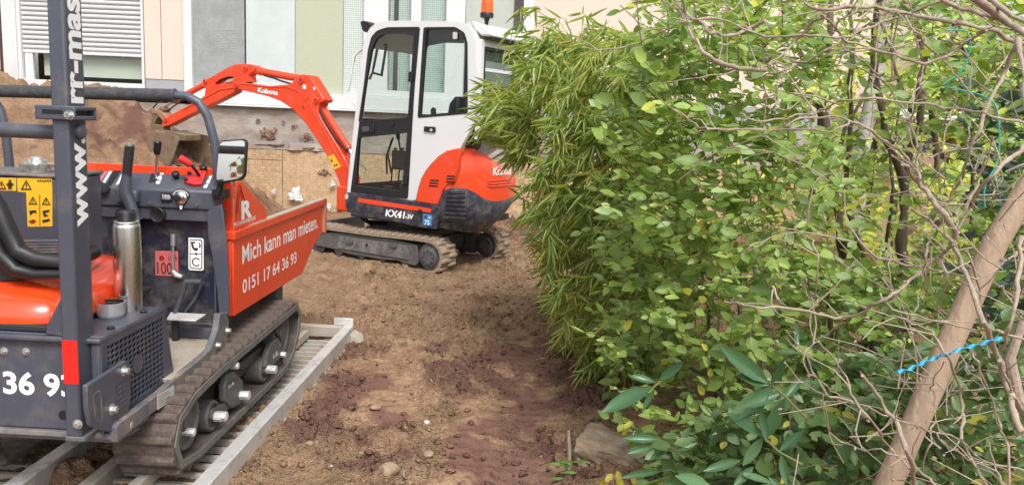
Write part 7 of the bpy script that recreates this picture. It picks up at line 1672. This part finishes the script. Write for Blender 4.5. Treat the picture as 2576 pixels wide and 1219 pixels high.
rock('stone', 700, 862, cF, .040, .45, 'stone', 'flat tan stone in mid path level with the ramp middle', 'stone', 'stones on the soil path', 3)
rock('stone', 387, 1037, cF, .022, .8, 'stone', 'small brown stone close beside the near end of the ramp', 'stone', 'stones on the soil path', 4)
rock('stone', 943, 940, cF, .018, .8, 'stone_w', 'small whitish stone in the middle of the path', 'stone', 'stones on the soil path', 5)
rock('stone', 965, 735, cF, .016, .9, 'stone', 'small pale stone beyond the whitish one in mid path', 'stone', 'stones on the soil path', 6)
rock('stone', 487, 1146, cF, .009, .8, 'stone_w', 'tiny bright white pebble near the bottom of the path', 'stone', 'stones on the soil path', 7)
rock('stone', 1508, 880, cF, .018, .5, 'stone_w', 'pale flat chip on the dark soil below the bamboo', 'stone', 'stones on the soil path', 8)
rock('stone', 1341, 934, cF, .009, .8, 'stone_w', 'tiny white pebble in the dark churned soil', 'stone', 'stones on the soil path', 11)
rock('stone', 910, 523, cF, .013, .7, 'stone_w', 'small white pebble far up the path near the ramp end', 'stone', 'stones on the soil path', 12)
rock('soil_clod', 1580, 1010, cF, .055, .8, 'soil', 'round clod of soil beside the concrete lump', 'clod', 'large clods below the hedge', 9)
rock('soil_clod', 1578, 1085, cF, .042, .8, 'soil', 'smaller clod of soil below the round one beside the concrete lump', 'clod', 'large clods below the hedge', 10)
# concrete lump under the hedge
P = on_plane(1550, 1185, (0, 0, 1), .0); bm = bmesh.new(); bmesh.ops.create_cube(bm, size=1); bmesh.ops.subdivide_edges(bm, edges=bm.edges, cuts=26, use_grid_fill=True)
for v in bm.verts:
    q = v.co.copy(); n1 = fbm(np.array([q.x * 3 + 5 + q.z * 1.7]), np.array([q.y * 3 - q.z * 2.3]), 3, 8)[0] - .5; n2 = (fbm(np.array([q.x * 8 + q.z * 5]), np.array([q.y * 8 - q.z * 6.1]), 3, 18)[0] + fbm(np.array([q.x * 8 - q.z * 6]), np.array([q.y * 8 + q.z * 5]), 3, 19)[0]) / 2 - .5
    l_ = q.length; k = .80 + .2 * min(1, .62 / l_) + .34 * n1 + .08 * n2; v.co = Vector((q.x * .32 * k - q.z * .05, q.y * .26 * k, (q.z + .5) * .125 * k))
me = bpy.data.meshes.new('concrete_lump'); bm.to_mesh(me); bm.free(); me.shade_smooth(); me.set_sharp_from_angle(angle=radians(50))
M['oldconcrete'] = paint('old_concrete', (.40, .34, .30), .95, dirt=(.26, .17, .11), amt=.75, scale=7, bump=.8, bscale=45, var=.25); me.materials.append(M['oldconcrete'])
o = link('concrete_lump', me); o.location = (P[0] + .02, P[1] + .12, gz(P[0], P[1]) - .075); o.rotation_euler = (.06, .10, -.35); tag(o, 'broken grey-brown concrete lump half buried at the foot of the hedge', 'concrete lump')
P0 = on_plane(*cC(292, 1145), (0, 0, 1), 0); P0[2] = gz(P0[0], P0[1]) - .03; P1 = on_plane(*cC(288, 960), (0, 1, 0), P0[1])
o = link('stake', MB().tube([P0, P0 * .5 + P1 * .5 + [.004, 0, 0], P1], [.010, .008, .007], 8).mesh('stake', M['twig'])); tag(o, 'short broken root stub standing upright left of the concrete lump', 'root'); rebase(o)
# little sticks on the soil
SK = [((840, 890), (830, 915), 'thin straight twig lying in the dark soil'), ]
for i, (X, Y, ang, L, lab) in enumerate([(1437, 745, 2.2, .10, 'curved thin stick on dark soil in the right rut'), (1215, 415, 1.5, .09, 'fine upright straw in the middle distance of the path'), (1575, 480, .5, .12, 'dark twig poking out under the bamboo'), (835, 1190, 1.7, .06, 'short pale straw beside the largest stone')]):
    P = on_plane(*cF(X, Y), (0, 0, 1), .0); P[2] = gz(P[0], P[1]) + .01; d = np.array([cos(ang) * L, sin(ang) * L * .6, .02])
    o = link('stick', MB().tube([P - d / 2, P + [0, 0, .012], P + d / 2], .0022, 5).mesh('stick', M['twig'])); tag(o, lab, 'stick'); rebase(o)
# garden table glimpsed beyond the hedge
P = on_plane(*cD(1000, 640), (0, 1, 0), 9.3); tz = on_plane(*cD(1000, 610), (0, 1, 0), 9.3)[2]; gzt = gz(P[0], 9.3)
tb = thing('garden_table', 'white garden table glimpsed through the stems behind the hedge', 'table', (P[0], 9.3, gzt)); h_ = tz - gzt
part('table_top', MB().box(-.62, .62, -.4, .4, h_, h_ + .10), M['frame_white'], tb, .01); part('apron', MB().box(-.55, .55, -.35, .35, h_ - .08, h_ - .001), M['smoothbark'], tb)
for sx in (-1, 1):
    for sy in (-1, 1): part('leg', MB().box(sx * .52 - .03, sx * .52 + .03, sy * .33 - .03, sy * .33 + .03, 0, h_ - .081), M['darkwood'], tb)
# leaf litter on the ground behind the hedge
r = random.Random(8); LT = Leaves('ovate', M['leaf'])
for i in range(2600):
    x, y = r.uniform(1.3, 6.5), r.uniform(4.0, 11); z_ = gz(x, y) if i % 4 == 0 else z_
    LT.add((x, y, z_ + .02), (r.gauss(0, 1), r.gauss(0, 1), r.gauss(0, .2)), (r.gauss(0, .3), r.gauss(0, .3), 1), r.uniform(.05, .09), r.uniform(.03, .05), lerp((.16, .085, .045), (.34, .24, .10), r.random()))
for i in range(160):
    x, y = r.uniform(.15, .9), r.uniform(3.2, 8.5); LT.add((x, y, gz(x, y) + .008), (r.gauss(0, 1), r.gauss(0, 1), r.gauss(0, .2)), (r.gauss(0, .3), r.gauss(0, .3), 1), r.uniform(.025, .05), r.uniform(.006, .02), lerp((.30, .17, .08), (.40, .33, .12), r.random()))
o = LT.build(None, 0, massname='leaf_litter'); o['kind'] = 'stuff'; tag(o, 'fallen brown leaves lying under and behind the hedge', 'fallen leaves')
# hedge on the other side of the garden path, behind the photographer; the dumper's mirror looks that way
ho = (-1.5, -5.0, gz(-1.5, -5.0)); hd = thing('garden_hedge', 'green and red garden hedge behind the viewer, shown only in the dumper mirror', 'hedge', ho)
HL = Leaves('ovate', M['leaf'])
for i in range(5000):
    p = np.array([r.uniform(-7, 4), -5 + r.gauss(0, .35), .1 + 1.9 * r.random()]); p[2] *= .85 + .3 * sin(p[0] * 1.3) ** 2
    HL.add(p, (r.gauss(0, 1), r.gauss(0, 1), r.gauss(0, 1)), (r.gauss(0, 1), 1, .5), r.uniform(.10, .18), r.uniform(.06, .10), lerp((.10, .20, .05), (.22, .32, .10), r.random()) if r.random() < .75 else lerp((.40, .10, .08), (.45, .22, .15), r.random()))
HL.build(hd, 0, org=ho)
